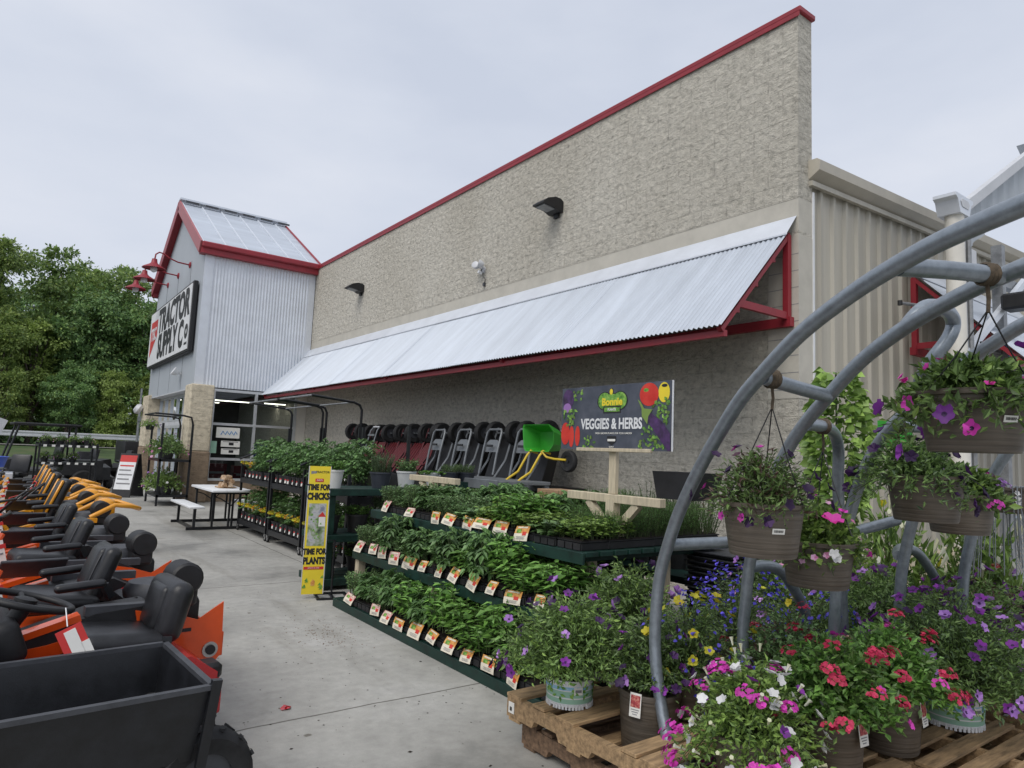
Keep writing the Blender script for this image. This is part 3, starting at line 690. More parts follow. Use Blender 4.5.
# ---- the big sign
SY0, SY1, SZ0, SZ1 = 21.05, 28.05, 4.22, 6.30
sg = thing('store_sign', 'big white store sign reading TRACTOR SUPPLY CO with red emblem and black border', 'sign', (TX - 0.10, (SY0 + SY1) / 2, (SZ0 + SZ1) / 2))
w, h = SY1 - SY0, SZ1 - SZ0
MB().box((0, 0, 0), (0.13, w, h), 'blackink', bev=0.02).build('frame', sg)
MB().box((-0.076, 0, 0), (0.02, w - 0.16, h - 0.16), 'white').build('board', sg)
U, V_ = (0, -1, 0), (0, 0, 1)
mb = MB()
mb.text('TRACTOR', 1.10, (-0.09, -0.78, 0.44), U, V_, 'blackink', 0.055, sx=0.98)
mb.text('SUPPLY C', 1.10, (-0.09, -0.58, -0.46), U, V_, 'blackink', 0.055, sx=0.90)
mb.text('o', 0.80, (-0.09, -3.12, -0.36), U, V_, 'blackink', 0.04)
mb.box((-0.089, -3.14, -0.78), (0.004, 0.36, 0.07), 'blackink')
mb.build('lettering', sg)
mb = MB(); mb.prism([(-0.72, 0.62), (0.52, 0.62), (0.52, 0.0), (0.05, -0.22), (-0.72, -0.66)], (-0.088, 2.42, 0), U, V_, (-1, 0, 0), 'redink', 0.004)
mb.text('TSC', 0.62, (-0.096, 2.50, 0.12), U, V_, 'white', 0.02, sx=0.9)
mb.build('emblem', sg)

# gooseneck lamps over the sign
for k, y in enumerate((22.7, 24.5, 26.3)):
    t = thing('gooseneck_lamp', ['red gooseneck barn lamp over the sign, nearest the store corner', 'red gooseneck barn lamp over the middle of the sign', 'red gooseneck barn lamp over the far end of the sign'][k], 'lamp', (TX - 0.01, y, 7.10), 0, 'gooseneck lamps over the sign')
    MB().lathe([(0.10, -0.02), (0.10, 0.02), (0.05, 0.04)], 'red', rot=rotm(0, -90), n=14).build('wall_plate', t)
    MB().tube([(0, 0, 0), (-0.35, 0, 0.02), (-0.60, 0, 0.10), (-0.76, 0, 0.20), (-0.88, 0, 0.22), (-0.97, 0, 0.14), (-0.99, 0, -0.03)], 0.022, 'red', 8).build('arm', t)
    MB().lathe([(0.07, 0.10), (0.09, -0.02), (0.14, -0.07), (0.31, -0.17), (0.33, -0.20), (0.30, -0.19)], 'red', (-0.99, 0, -0.11), 18).build('shade', t)
    MB().lathe([(0.05, -0.10), (0.10, -0.18), (0.09, -0.27), (0.03, -0.31)], 'white', (-0.99, 0, -0.11), 10).build('bulb', t)

# wall packs and camera
for k, (y, z, sc_) in enumerate(((8.86, 5.96, 1.0), (17.0, 5.94, 1.0))):
    t = thing('wall_floodlight', ['black wall floodlight high on the block wall near the roof corner', 'black wall floodlight high on the block wall near the gabled entrance'][k], 'lamp', (D, y, z))
    mb = MB(); mb.prism([(0.0, 0.07), (-0.06, 0.11), (-0.18, 0.115), (-0.34, 0.06), (-0.44, -0.02), (-0.44, -0.045), (-0.20, -0.07), (-0.08, -0.12), (0.0, -0.12)], (0, -0.15, 0), (1, 0, 0), (0, 0, 1), (0, 1, 0), 'blackplastic', 0.30); mb.build('housing', t)
    MB().box((-0.28, 0, -0.068), (0.24, 0.22, 0.02), 'tubedark', rotm(0, 6)).build('lens', t)
    MB().box((-0.02, 0, -0.14), (0.05, 0.12, 0.10), 'blackplastic').build('junction_box', t)
FC = t = thing('floodlight_camera', 'white twin head floodlight with camera and dangling cable on the block wall', 'camera', (D, 11.1, 5.30))
MB().lathe([(0.10, 0), (0.10, 0.05), (0.05, 0.08)], 'whitegrey', rot=rotm(0, -90), n=14).build('base', t)
for s_ in (-1, 1):
    MB().tube([(-0.05, 0, 0.02), (-0.14, s_ * 0.12, 0.08)], 0.025, 'whitegrey', 8).lathe([(0.05, -0.05), (0.10, 0.02), (0.11, 0.12), (0.10, 0.125)], 'whitegrey', (-0.16, s_ * 0.15, 0.10), 14, rotm(0, -75, s_ * 30), capt=True).build('lamp_head', t)
MB().lathe([(0.04, -0.06), (0.05, 0.06)], 'white', (-0.13, 0, -0.10), 12, rotm(0, -70), capt=True).build('camera_head', t)
MB().tube([(-0.03, 0, -0.08), (-0.06, -0.06, -0.22), (-0.03, -0.14, -0.30), (-0.02, -0.10, -0.42)], 0.009, 'blackplastic', 6).box((-0.03, -0.10, -0.46), (0.06, 0.08, 0.10), 'greyplastic').build('cable', t); FC.scale = (0.68,) * 3
o = MB().lathe([(0.07, -0.06), (0.12, 0.05), (0.13, 0.10)], 'white', rot=rotm(0, -60), n=12, capt=True).box((0.10, 0, -0.02), (0.1, 0.05, 0.05), 'white').build('security_camera', loc=(TX - 0.14, 22.6, 3.72)); tag(o, 'small white camera under the store sign', 'camera')
o = MB().lathe([(0.16, -0.06), (0.20, 0.05), (0.13, 0.16)], 'whitegrey', rot=rotm(0, -60), n=12, capt=True).box((0.14, 0, -0.02), (0.16, 0.08, 0.08), 'whitegrey').build('security_camera', loc=(3.86, 28.4, 2.75)); tag(o, 'grey camera on the far entrance pillar', 'camera')

# ================================================================== GARDEN CENTRE FRAME (right)
t = thing('garden_canopy', 'grey steel canopy with ribbed gable fascia, struts and white downpipe beside the store', 'canopy', (9.2, 3.5, 0))
def g_(p): return (p[0] - 9.2, p[1] - 3.5, p[2])
mb = MB()
y = 3.5; x0, x1, xm = 9.55, 18.0, 13.8
def gz(x): return 4.95 + 0.585 * (min(x, 2 * xm - x) - x0)
n = 80; vs = []; fs = []
for i in range(n + 1):
    x = x0 + (x1 - x0) * i / n; d = 0.02 if i % 4 in (1, 2) else -0.02
    vs += [g_((x, y + d, gz(x) - 0.55)), g_((x, y + d, gz(x) - 0.02))]
mb.add(vs, [(2 * i, 2 * i + 2, 2 * i + 3, 2 * i + 1) for i in range(n)], 'panelgrey'); mb.build('fascia_sheet', t)
mb = MB()
mb.beam(g_((x0 - 0.1, y - 0.05, gz(x0) + 0.02)), g_((xm, y - 0.05, gz(xm) + 0.08)), 0.10, 0.13, 'whitegrey'); mb.beam(g_((xm, y - 0.05, gz(xm) + 0.08)), g_((x1, y - 0.05, gz(x1) + 0.02)), 0.10, 0.13, 'whitegrey'); mb.build('fascia_trim', t)
mb = MB()
mb = MB(); mb.add([g_((x1, y, gz(x1))), g_((x1, y + 0.6, gz(x1))), g_((xm, y + 0.6, gz(xm))), g_((xm, y, gz(xm)))], [(0, 1, 2, 3)], 'galvroof'); mb.build('canopy_roof', t)
mb = MB(); mb.tube([g_((9.25, 3.42, 0.1)), g_((9.25, 3.42, 4.85))], 0.105, 'cream', 16); mb.build('downpipe', t)
mb = MB(); mb.prism([(-0.20, 0.0), (-0.14, -0.16), (0.14, -0.16), (0.20, 0.0), (0.26, 0.03), (0.26, 0.07), (-0.26, 0.07), (-0.26, 0.03)], g_((9.25, 3.30, 5.0)), (1, 0, 0), (0, 0, 1), (0, 1, 0), 'galv', 0.26)
mb.prism([(-0.13, 0.0), (-0.09, -0.06), (0.09, -0.06), (0.13, 0.0), (0.09, 0.04), (-0.09, 0.04)], g_((9.25, 3.292, 4.98)), (1, 0, 0), (0, 0, 1), (0, 1, 0), 'whitegrey', 0.006); mb.build('leader_head', t)
for xx in (9.62, 10.9): MB().box(g_((xx, 3.5, 2.42)), (0.13, 0.13, 4.85), 'tubedark').build('post', t)
mb = MB(); mb.tube([g_((9.5, 3.36, 0.1)), g_((9.5, 3.36, 4.6))], 0.03, 'tubedark', 8); mb.tube([g_((9.43, 3.4, 0.1)), g_((9.43, 3.4, 4.9))], 0.02, 'tube', 8); mb.build('conduit', t)
mb = MB()
mb.beam(g_((9.3, 3.4, 3.05)), g_((11.9, 3.4, 4.65)), 0.07, 0.09, 'galv'); mb.beam(g_((9.5, 3.5, 4.35)), g_((12.0, 3.5, 4.35)), 0.10, 0.14, 'tubedark')
mb.beam(g_((9.6, 3.5, 3.35)), g_((12.2, 3.5, 3.35)), 0.06, 0.08, 'tubedark'); mb.beam(g_((10.2, 3.45, 2.6)), g_((12.0, 3.45, 3.3)), 0.05, 0.06, 'tubedark'); mb.beam(g_((9.6, 3.45, 2.85)), g_((10.9, 3.45, 2.55)), 0.05, 0.06, 'tubedark')
mb.build('strut', t)
mb = MB(); mb.tube([g_((10.1, 3.3, 3.4)), g_((10.5, 3.28, 3.3)), g_((10.6, 3.26, 2.9)), g_((10.5, 3.26, 2.4))], 0.02, 'blueink', 6); mb.tube([g_((9.62, 3.3, 3.3)), g_((9.8, 3.28, 2.9)), g_((10.0, 3.26, 2.5))], 0.014, 'blackplastic', 6); mb.build('hose', t)
MB().box(g_((9.62, 3.40, 4.35)), (0.22, 0.10, 0.30), 'whitegrey', bev=0.02).build('junction_box', t); MB().box(g_((10.6, 3.2, 3.95)), (0.3, 0.3, 0.22), 'blackplastic', bev=0.03).build('speaker', t)
o = MB().tube([(0, 0, 0), (1.9, -0.05, 0.16)], [0.018, 0.06], 'tubedark', 8).tube([(0.35, -0.02, -0.06), (1.8, -0.05, 0.05)], 0.014, 'tubedark', 6).lathe([(0.03, -0.03), (0.03, 0.03)], 'blackplastic', (0, 0, 0), 8, capt=True).build('flag_bracket', loc=(8.95, 3.95, 3.78)); tag(o, 'thin grey pole arm sticking out past the tan siding', 'bracket')

# chain link fence panel
t = thing('chain_link_fence', 'galvanised chain link fence panel behind the flowers at the frame edge', 'fence', (11.2, 3.6, 0))
mb = MB()
mb.tube([(0, 0, 0), (0, 0, 1.6)], 0.04, 'tube', 10); mb.build('post', t)
mb = MB(); mb.tube([(3, -0.3, 0), (3, -0.3, 1.6)], 0.04, 'tube', 10); mb.build('post', t)
mb = MB(); mb.tube([(0, 0, 1.08), (3, -0.3, 1.08)], 0.03, 'tube', 8); mb.tube([(0, 0, 0.25), (3, -0.3, 0.25)], 0.025, 'tube', 8); mb.build('rail', t)
mb = MB()
for k in range(-14, 44):
    for s_ in (1, -1):
        a, b = k * 0.075, k * 0.075 + s_ * 0.85
        pts = []
        for q in range(2):
            xx = a if q == 0 else b; zz = 0.25 + 0.83 * q; pts.append([xx, zz])
        (xa, za), (xb, zb) = pts
        lo, hi = 0.0, 3.0
        def clipx(xv, zv, xo, zo):
            if xv < lo: f = (lo - xv) / (xo - xv); return lo, zv + (zo - zv) * f
            if xv > hi: f = (hi - xv) / (xo - xv); return hi, zv + (zo - zv) * f
            return xv, zv
        if (xa < lo and xb < lo) or (xa > hi and xb > hi): continue
        A = clipx(xa, za, xb, zb); B = clipx(xb, zb, xa, za)
        mb.tube([(A[0], -A[0] * 0.1, A[1]), (B[0], -B[0] * 0.1, B[1])], 0.004, 'tube', 4, cap=False)
mb.build('mesh', t)
# ================================================================== PLANTS (mesh makers)
def leafy(rng, n_shoot, r0, h, spread, per, L, W, m, stem=True, up=0.5, droop=0.15, mb=None, c=(0, 0, 0), m2=None, sr=0.0025):
    """shoots from a small base, leaves set along each shoot"""
    mb = mb or MB(); c = np.array(c, float); P = []; Dd = []; Nn = []; LL = []
    for i in range(n_shoot):
        a = rng.uniform(0, 2 * math.pi); b = c + np.array([math.cos(a), math.sin(a), 0]) * r0 * math.sqrt(rng.uniform(0, 1))
        a2 = a + rng.normal() * 0.7; sp = spread * rng.uniform(0.2, 1.0); hh = h * rng.uniform(0.7, 1.08)
        k = 5; pts = []
        for q in range(k + 1):
            t = q / k; pts.append(b + np.array([math.cos(a2) * sp * t, math.sin(a2) * sp * t, hh * (t - droop * t * t)]))
        if stem: mb.tube(pts, [sr * 1.3] * 3 + [sr] * (k - 2), 'stem', 3, cap=False)
        pts = np.array(pts)
        nl = max(2, int(per * rng.uniform(0.8, 1.2)))
        for q in range(nl):
            t = 0.18 + 0.82 * (q + rng.uniform(0, 1)) / nl; f = t * k; j = min(int(f), k - 1); p = pts[j] + (pts[j + 1] - pts[j]) * (f - j)
            an = q * 2.4 + rng.uniform(-0.5, 0.5); d = np.array([math.cos(an), math.sin(an), rng.uniform(-0.25, up)])
            nn = np.array([rng.normal() * 0.3, rng.normal() * 0.3, 1.0])
            P.append(p); Dd.append(d); Nn.append(nn); LL.append(rng.uniform(0.65, 1.1) * (1.0 - 0.25 * abs(t - 0.5)))
    LL = np.array(LL); P = np.array(P); Dd = np.array(Dd); Nn = np.array(Nn)
    if m2 is None: mb.leaves(P, Dd, Nn, L * LL, W * LL, m)
    else:
        s = rng.random(len(P)) < 0.25
        mb.leaves(P[~s], Dd[~s], Nn[~s], L * LL[~s], W * LL[~s], m); mb.leaves(P[s], Dd[s], Nn[s], L * LL[s], W * LL[s], m2)
    return mb

def compound(rng, n_shoot, r0, h, spread, mb=None, c=(0, 0, 0), m='lf_tom', per=6):
    """tomato like plants: drooping compound leaves of pointed leaflets"""
    mb = mb or MB(); c = np.array(c, float); P = []; Dd = []; Nn = []; LL = []
    for i in range(n_shoot):
        a = rng.uniform(0, 6.28); b = c + np.array([math.cos(a), math.sin(a), 0]) * r0 * rng.uniform(0, 1)
        tip = b + np.array([math.cos(a) * spread * 0.3, math.sin(a) * spread * 0.3, h * rng.uniform(0.75, 1.05)])
        mb.tube([b, (b + tip) / 2 + rng.normal(size=3) * 0.006, tip], [0.005, 0.004, 0.002], 'stem', 4, cap=False)
        for q in range(per):
            t = 0.25 + 0.75 * q / (per - 1); p = b + (tip - b) * t; an = q * 2.4 + rng.uniform(-0.6, 0.6)
            ln = spread * rng.uniform(0.7, 1.1) * (1.1 - 0.4 * t)
            d = np.array([math.cos(an), math.sin(an), 0])
            for e in range(7):
                s = (e // 2 + 1) / 4.0 if e < 6 else 1.0; sd = (-1 if e % 2 else 1) if e < 6 else 0
                pos = p + d * ln * s + np.array([0, 0, ln * (0.55 * s - 0.75 * s * s)])
                side = np.array([-d[1], d[0], 0]) * sd
                P.append(pos); Dd.append(d * (0.5 if sd else 1) + side * 0.9 + np.array([0, 0, -0.35 + rng.normal() * 0.2])); Nn.append(np.array([rng.normal() * 0.3, rng.normal() * 0.3, 1])); LL.append(rng.uniform(0.75, 1.15))
    LL = np.array(LL); mb.leaves(P, Dd, Nn, 0.062 * LL, 0.034 * LL, m)
    return mb

def petunia(seed, Rr, Hh, trail, n, fl, L=0.04, W=0.017, m='lf_pet', m2=None, flat=1.0, per=9, offset=(0, 0), elmax=1.62):
    """mounded trailing bedding plant; returns (foliage mesh, blossoms mesh)"""
    rng = np.random.default_rng(seed); mb = MB(); bl = MB(); P = []; Dd = []; Nn = []; tips = []
    for i in range(n):
        a = rng.uniform(0, 6.283); el = math.acos(rng.uniform(-0.05, 1.0)); el = min(el, elmax)
        r = Rr * math.sin(el) * rng.uniform(0.75, 1.12); hh = Hh * math.cos(el) * rng.uniform(0.8, 1.1)
        dr = trail * (math.sin(el) ** 3) * rng.uniform(0.3, 1.2)
        k = 4; pts = []
        for q in range(k + 1):
            t = q / k; pts.append(np.array([math.cos(a) * r * t + offset[0] * t, math.sin(a) * r * t + offset[1] * t, hh * t * (1.6 - 0.6 * t) + 0.03 * math.sin(t * 3.14) - dr * t * t]) + rng.normal(size=3) * 0.008)
        pts = np.array(pts)
        for q in range(per):
            t = 0.30 + 0.70 * (q + rng.uniform(0, 1)) / per; f = t * k; j = min(int(f), k - 1); p = pts[j] + (pts[j + 1] - pts[j]) * (f - j)
            d = rng.normal(size=3) * 0.8 + np.array([math.cos(a), math.sin(a), 0.45]); P.append(p); Dd.append(d); Nn.append(rng.normal(size=3) * 0.6 + np.array([math.cos(a) * 0.5, math.sin(a) * 0.5, 0.9]))
        if i % 3 == 0: mb.tube(pts, 0.0018, 'stem', 3, cap=False)
        tips.append((pts[-1], pts[-1] - pts[-2], a, el))
    P = np.array(P); Dd = np.array(Dd); Nn = np.array(Nn); LL = rng.uniform(0.55, 1.15, len(P))
    s = rng.random(len(P)) < (0.22 if m2 else 0.0)
    mb.leaves(P[~s], Dd[~s], Nn[~s], L * LL[~s], W * LL[~s], m)
    if m2: mb.leaves(P[s], Dd[s], Nn[s], L * LL[s], W * LL[s], m2)
    for (fm, cnt, size, kind) in fl:
        for q in range(cnt):
            p, d, a, el = tips[rng.integers(len(tips))]
            o = np.array([math.cos(a) * math.sin(el), math.sin(a) * math.sin(el), math.cos(el) * 0.8 + 0.25]); p = p + o * rng.uniform(0.01, 0.06)
            d = o + rng.normal(size=3) * 0.35
            if kind == 'trumpet': bl.flower(p + o * size * 0.3, d, size, fm, 5, 'f_dark' if fm in ('f_lilac', 'f_purple', 'f_mag') else None, 0.45, random.Random(int(rng.integers(1e6))))
            elif kind == 'cluster':
                for e in range(16):
                    v = rng.normal(size=3); v[2] = abs(v[2]) * 0.7; v /= np.linalg.norm(v)
                    bl.flower(p + v * size, v * 0.7 + o, size * 0.36, fm, 4, None, 0.2, random.Random(int(rng.integers(1e6))))
            elif kind == 'tiny': bl.flower(p, d, size, fm, 3, None, 0.2, random.Random(int(rng.integers(1e6))))
            elif kind == 'closed':
                oo = Vector(o).normalized(); bl.tube([p, Vector(p) + oo * size * 0.9, Vector(p) + oo * size * 1.5], [size * 0.15, size * 0.22, size * 0.4], fm, 5)
    return mb, bl

# ================================================================== GREEN THREE TIER RACK + TRAYS
# built in world coordinates relative to (3.4, 5.4, 0)
rack = thing('tiered_plant_rack', 'long dark green three tier rack stepping up from the walkway with cream posts', 'plant rack', (3.4, 5.45, 0))
RK = [(2.95, 3.45, 6.97, 0.085, 0.56), (3.15, 3.72, 7.0, 0.565, 0.56), (3.38, 3.68, 7.1, 0.985, 1.62)]   # x front, y0, y1, z top, depth
for (xf, y0, y1, z, dp) in RK:
    mb = MB()
    nb = int(dp / 0.14)
    for k in range(nb): mb.box((xf + 0.07 + k * dp / nb - 3.4, (y0 + y1) / 2 - 5.45, z - 0.018), (dp / nb - 0.02, y1 - y0 + 0.08, 0.036), 'green', bev=0.003)
    mb.box((xf - 0.012 - 3.4, (y0 + y1) / 2 - 5.45, z - 0.045), (0.022, y1 - y0 + 0.08, 0.085), 'green', bev=0.003)
    for yy in (y0 + 0.1, (y0 + y1) / 2, y1 - 0.1): mb.box((xf + dp / 2 - 3.4, yy - 5.45, z - 0.062), (dp, 0.04, 0.05), 'green')
    mb.build('shelf', rack)
for yy in (3.85, 5.4, 6.98):
    for (xx, zt, m) in ((3.20, 0.52, 'wood'), (3.62, 0.93, 'wood'), (4.45, 0.93, 'wood')):
        MB().box((xx - 3.4, yy - 5.45, zt / 2), (0.085, 0.085, zt), m, bev=0.004).build('post', rack)
for (xx, yy) in ((3.0, 6.35), (3.0, 4.9), (3.3, 3.6)): MB().box((xx - 3.4, yy - 5.45, 0.02), (0.10, 0.14, 0.04), 'wood', bev=0.004).build('foot_block', rack)
MB().box((3.50 - 3.4, 7.02 - 5.45, 0.75), (0.05, 0.09, 0.64), 'wood', bev=0.004).build('post', rack)

# T frames carrying the header signs (stand on the rack, part of it)
for (yc, name) in ((3.90, 'near'), (6.72, 'far')):
    mb = MB(); q = 3.9 - 3.4
    for s_ in (-1, 1): mb.box((q, yc - 5.45 + s_ * 0.075, 1.09), (0.07, 0.055, 0.22), 'wood', bev=0.004)
    mb.box((q, yc - 5.45, 1.27), (0.075, 0.088, 0.14), 'wood')
    mb.box((q, yc - 5.45, 1.345), (0.07, 1.02, 0.065), 'wood', bev=0.004)
    for s_ in (-1, 1): mb.beam((q, yc - 5.45 + s_ * 0.10, 1.15), (q, yc - 5.45 + s_ * 0.27, 1.315), 0.06, 0.05, 'wood', up=(1, 0, 0))
    mb.build('sign_bracket', rack)

# trays
def tray_mesh(depth=0.52, wdt=0.262):
    mb = MB(); h = 0.06
    mb.box((0, 0, h / 2), (depth, wdt, h), 'blackplastic', bev=0.006)
    mb.box((0, 0, h + 0.004), (depth + 0.016, wdt + 0.012, 0.008), 'blackplastic')
    mb.box((0, 0, h + 0.010), (depth - 0.03, wdt - 0.03, 0.006), 'soil')
    for k in range(3): mb.box((-depth / 2 - 0.0065, (k - 1) * wdt / 3, h * 0.45), (0.006, wdt / 3.5, h * 0.8), 'potblack', bev=0.002)
    return mb.mesh('tray')
TRAY = tray_mesh()
def label_mesh(kind):
    """plant card hanging on the front lip: coloured head, picture, small print"""
    mb = MB(); n = 6; w = 0.155; vs = []; h = 0.115
    rows = []
    for i in range(n + 1):
        t = i / n; rows.append((-0.012 - 0.030 * math.sin(t * 1.6), 0.045 - h * t))
    for i in range(n):
        (xa, za), (xb, zb) = rows[i], rows[i + 1]; t = i / n
        m = {'orange': 'orangeink', 'red': 'pinkink', 'blue': 'blueink'}[kind] if t < 0.34 else 'papercream'
        mb.quad((xa, w / 2, za), (xb, w / 2, zb), (xb, -w / 2, zb), (xa, -w / 2, za), m)
    def on(t, y, wd, hh, m, e=0.002):
        f = t * n; j = min(int(f), n - 1); xa, za = rows[j]; xb, zb = rows[j + 1]; x = xa + (xb - xa) * (f - j); z = za + (zb - za) * (f - j)
        dx, dz = (xb - xa), (zb - za); l = math.hypot(dx, dz); dx /= l; dz /= l
        a = Vector((x - e, y, z)); mb.quad(a + Vector((0, wd / 2, 0)), a + Vector((dx * hh, wd / 2, dz * hh)), a + Vector((dx * hh, -wd / 2, dz * hh)), a + Vector((0, -wd / 2, 0)), m)
    pic = {'orange': 'tomatoink', 'red': 'tomatoink', 'blue': 'purpleink'}[kind]
    on(0.38, -0.035, 0.042, 0.03, pic); on(0.22, 0.03, 0.05, 0.03, 'greenink')
    for q in range(4): on(0.70 + q * 0.055, 0.0, 0.10 - 0.02 * (q % 2), 0.0025, 'greyink')
    on(0.05, 0.0, 0.11, 0.012, 'papercream')
    return mb.mesh('plant_label')
LAB = {k: label_mesh(k) for k in ('orange', 'red', 'blue')}
def tray_foliage(kind, seed):
    rng = np.random.default_rng(seed); mb = MB()
    for i in range(6):
        for j in range(3):
            c = (-0.215 + i * 0.086 + rng.normal() * 0.008, -0.085 + j * 0.085 + rng.normal() * 0.008, 0.066)
            if kind == 'pepper': leafy(rng, 4, 0.014, 0.25, 0.085, 11, 0.095, 0.042, 'lf_pep', mb=mb, c=c, up=0.35)
            elif kind == 'tomato': compound(rng, 2, 0.012, 0.23, 0.10, mb=mb, c=c, m='lf_tom', per=7)
            elif kind == 'basil': leafy(rng, 5, 0.018, 0.17, 0.065, 10, 0.06, 0.038, 'lf_lime' if seed % 2 else 'lf_pep', mb=mb, c=c, up=0.3)
            elif kind == 'herb': leafy(rng, 9, 0.022, 0.20, 0.10, 12, 0.038, 0.019, 'lf_herb', mb=mb, c=c, up=0.8)
            elif kind == 'squash': leafy(rng, 4, 0.015, 0.18, 0.09, 5, 0.09, 0.08, 'lf_herb', mb=mb, c=c, up=0.2)
            elif kind == 'fine': leafy(rng, 12, 0.03, 0.27, 0.08, 16, 0.035, 0.004, 'lf_fine', mb=mb, c=c, up=1.4, sr=0.0015)
    return mb.mesh('foliage')
FOL = {}
for k in ('pepper', 'tomato', 'basil', 'herb', 'squash'):
    FOL[k] = [tray_foliage(k, s) for s in (1, 2)]
FOL['fine'] = [tray_foliage('fine', 1)]
SHELF = ['lowest', 'middle', 'top']
pat = [['pepper'] * 6 + ['tomato', 'pepper', 'tomato', 'herb', 'tomato', 'herb', 'tomato', 'herb'],
       ['pepper', 'pepper', 'pepper', 'tomato', 'pepper', 'tomato', 'squash', 'tomato', 'herb', 'tomato', 'herb', 'herb'],
       ['basil', 'squash', 'basil', 'pepper', 'basil', 'squash', 'herb', 'herb', 'tomato', 'herb', 'herb', 'herb', 'herb']]
LOOK = {'pepper': 'broad glossy pepper seedlings', 'tomato': 'dark tomato seedlings', 'basil': 'bright rounded basil seedlings', 'herb': 'small leaved herb seedlings', 'squash': 'wide leaved squash seedlings', 'fine': 'feathery green seedlings'}
for r, (xf, y0, y1, z, dp) in enumerate(RK):
    nt_ = int((y1 - y0) / 0.272)
    for i in range(nt_):
        k = pat[r][i % len(pat[r])]; lk = 'orange' if (r == 2 and i < 8) or (r < 2 and i < 8) else 'red'
        if (r, i) == (2, 8): lk = 'blue'
        y = y0 + 0.15 + i * 0.272
        t = thing('seedling_tray', f'tray of {LOOK[k]}, {ORD[i]} from the pallets, {SHELF[r]} green shelf, front row', 'seedling tray', (xf + 0.275 + rnd.uniform(-0.012, 0.012), y, z), rnd.uniform(-0.02, 0.02), 'seedling trays on the green rack')
        put('tray', TRAY, t); fo = put('foliage', FOL[k][i % len(FOL[k])], t, (0, 0, 0), math.pi * (i % 2)); fo.scale = (1.05, 1.1, rnd.uniform(0.7, 1.35) * (1.28, 1.18, 1.02)[r])
        if not (r == 2 and i in (0, 10)) and rnd.random() > 0.08: l_ = put('plant_label', LAB[lk], t, (-0.262, rnd.uniform(-0.03, 0.03), 0.06 + rnd.uniform(-0.012, 0.022)), rnd.uniform(-0.15, 0.15)); l_.scale = (0.9, rnd.uniform(0.85, 1.4), rnd.uniform(0.8, 1.12)); l_.rotation_euler = (rnd.uniform(-0.12, 0.12), rnd.uniform(-0.1, 0.35), l_.rotation_euler[2])
for i in range(11):
    y = 3.85 + i * 0.29; k = 'fine' if i < 3 else ('herb', 'squash', 'basil', 'tomato')[i % 4]
    t = thing('seedling_tray', f'tray of {LOOK[k]}, {ORD[i]} from the pallets, top shelf row toward the wall', 'seedling tray', (4.28, y, 0.985), math.pi + rnd.uniform(-0.02, 0.02), 'seedling trays in the row by the wall')
    put('tray', TRAY, t); fo = put('foliage', FOL[k][i % len(FOL[k])], t); fo.scale = (1, 1, 1.2 if k != 'fine' else 1.0)
for i in range(5):
    y = 3.85 + i * 0.29; k = 'fine' if i < 4 else 'herb'
    t = thing('seedling_tray', f'tray of {LOOK[k]}, {ORD[i]} from the pallets, rearmost top shelf row', 'seedling tray', (4.73, y, 0.985), math.pi + rnd.uniform(-0.03, 0.03), 'seedling trays in the rearmost row')
    put('tray', TRAY, t); put('foliage', FOL[k][0], t).scale = (0.9, 1.1, rnd.uniform(1.0, 1.35))
for i in range(2):
    t = thing('seedling_tray', ['tray of feathery bright green seedlings at the rack end nearest the pallets', 'second tray of feathery green seedlings close behind the curved tube'][i], 'seedling tray', (3.92 + 0.0 * i, 3.83 + 0.28 * i, 0.985), 0.02); put('tray', TRAY, t); put('foliage', FOL['fine'][0], t).scale = (0.9, 1, 0.9)
# leave room: header sign
vs_ = thing('header_sign', 'slate VEGGIES AND HERBS header board with tomato and eggplant pictures on a cream post', 'sign', (3.87, 3.90, 1.38))
MB().box((0.03, 0, 0.19), (0.04, 0.075, 0.38), 'wood', bev=0.003).build('post', vs_)
MB().box((-0.012, -0.02, 0.345), (0.03, 0.82, 0.028), 'wood', bev=0.003).build('rail', vs_)
bw, bh, bz = 1.22, 0.52, 0.605
MB().box((0, 0, bz), (0.012, bw, bh), 'slateink').box((0.001, -bw / 2 - 0.003, bz), (0.012, 0.006, bh), 'white').build('board', vs_)
mb = MB(); X_ = -0.0085
mb.text('VEGGIES & HERBS', 0.118, (X_, 0.015, bz - 0.055), U, V_, 'white', 0.0035, sx=0.74)
mb.text('FRESH GROWN PLANTS FOR YOUR GARDEN', 0.020, (X_, -0.02, bz - 0.128), U, V_, 'paper', 0.0)
mb.build('lettering', vs_)
mb = MB()
def disc(mb, cy, cz, ry, rz, m, x, n=22):
    mb.add([(x, cy, cz)] + [(x, cy + ry * math.cos(2 * math.pi * j / n), cz + rz * math.sin(2 * math.pi * j / n)) for j in range(n)], [(0, 1 + (j + 1) % n, 1 + j) for j in range(n)], m)
for sz, m, x in ((1.12, 'blackink', -0.0075), (1.0, 'greenink', -0.0085)):
    disc(mb, 0.0, bz + 0.125, 0.155 * sz, 0.062 * sz, m, x); disc(mb, 0.085, bz + 0.132, 0.075 * sz, 0.068 * sz, m, x - 0.0002); disc(mb, -0.085, bz + 0.132, 0.075 * sz, 0.068 * sz, m, x - 0.0002)
mb.box((-0.008, 0.0, bz + 0.062), (0.003, 0.17, 0.035), 'greenink'); mb.box((-0.0075, 0.0, bz + 0.062), (0.003, 0.195, 0.055), 'blackink')
disc(mb, 0.012, bz + 0.205, 0.024, 0.03, 'blackink', -0.0076); disc(mb, 0.012, bz + 0.205, 0.018, 0.024, 'yellowink', -0.0088)
mb.text('Bonnie', 0.082, (-0.010, 0.0, bz + 0.122), U, V_, 'yellowink', 0.003); mb.text('PLANTS', 0.026, (-0.0105, 0.0, bz + 0.061), U, V_, 'white', 0.0006)
mb.build('emblem', vs_)
mb = MB()
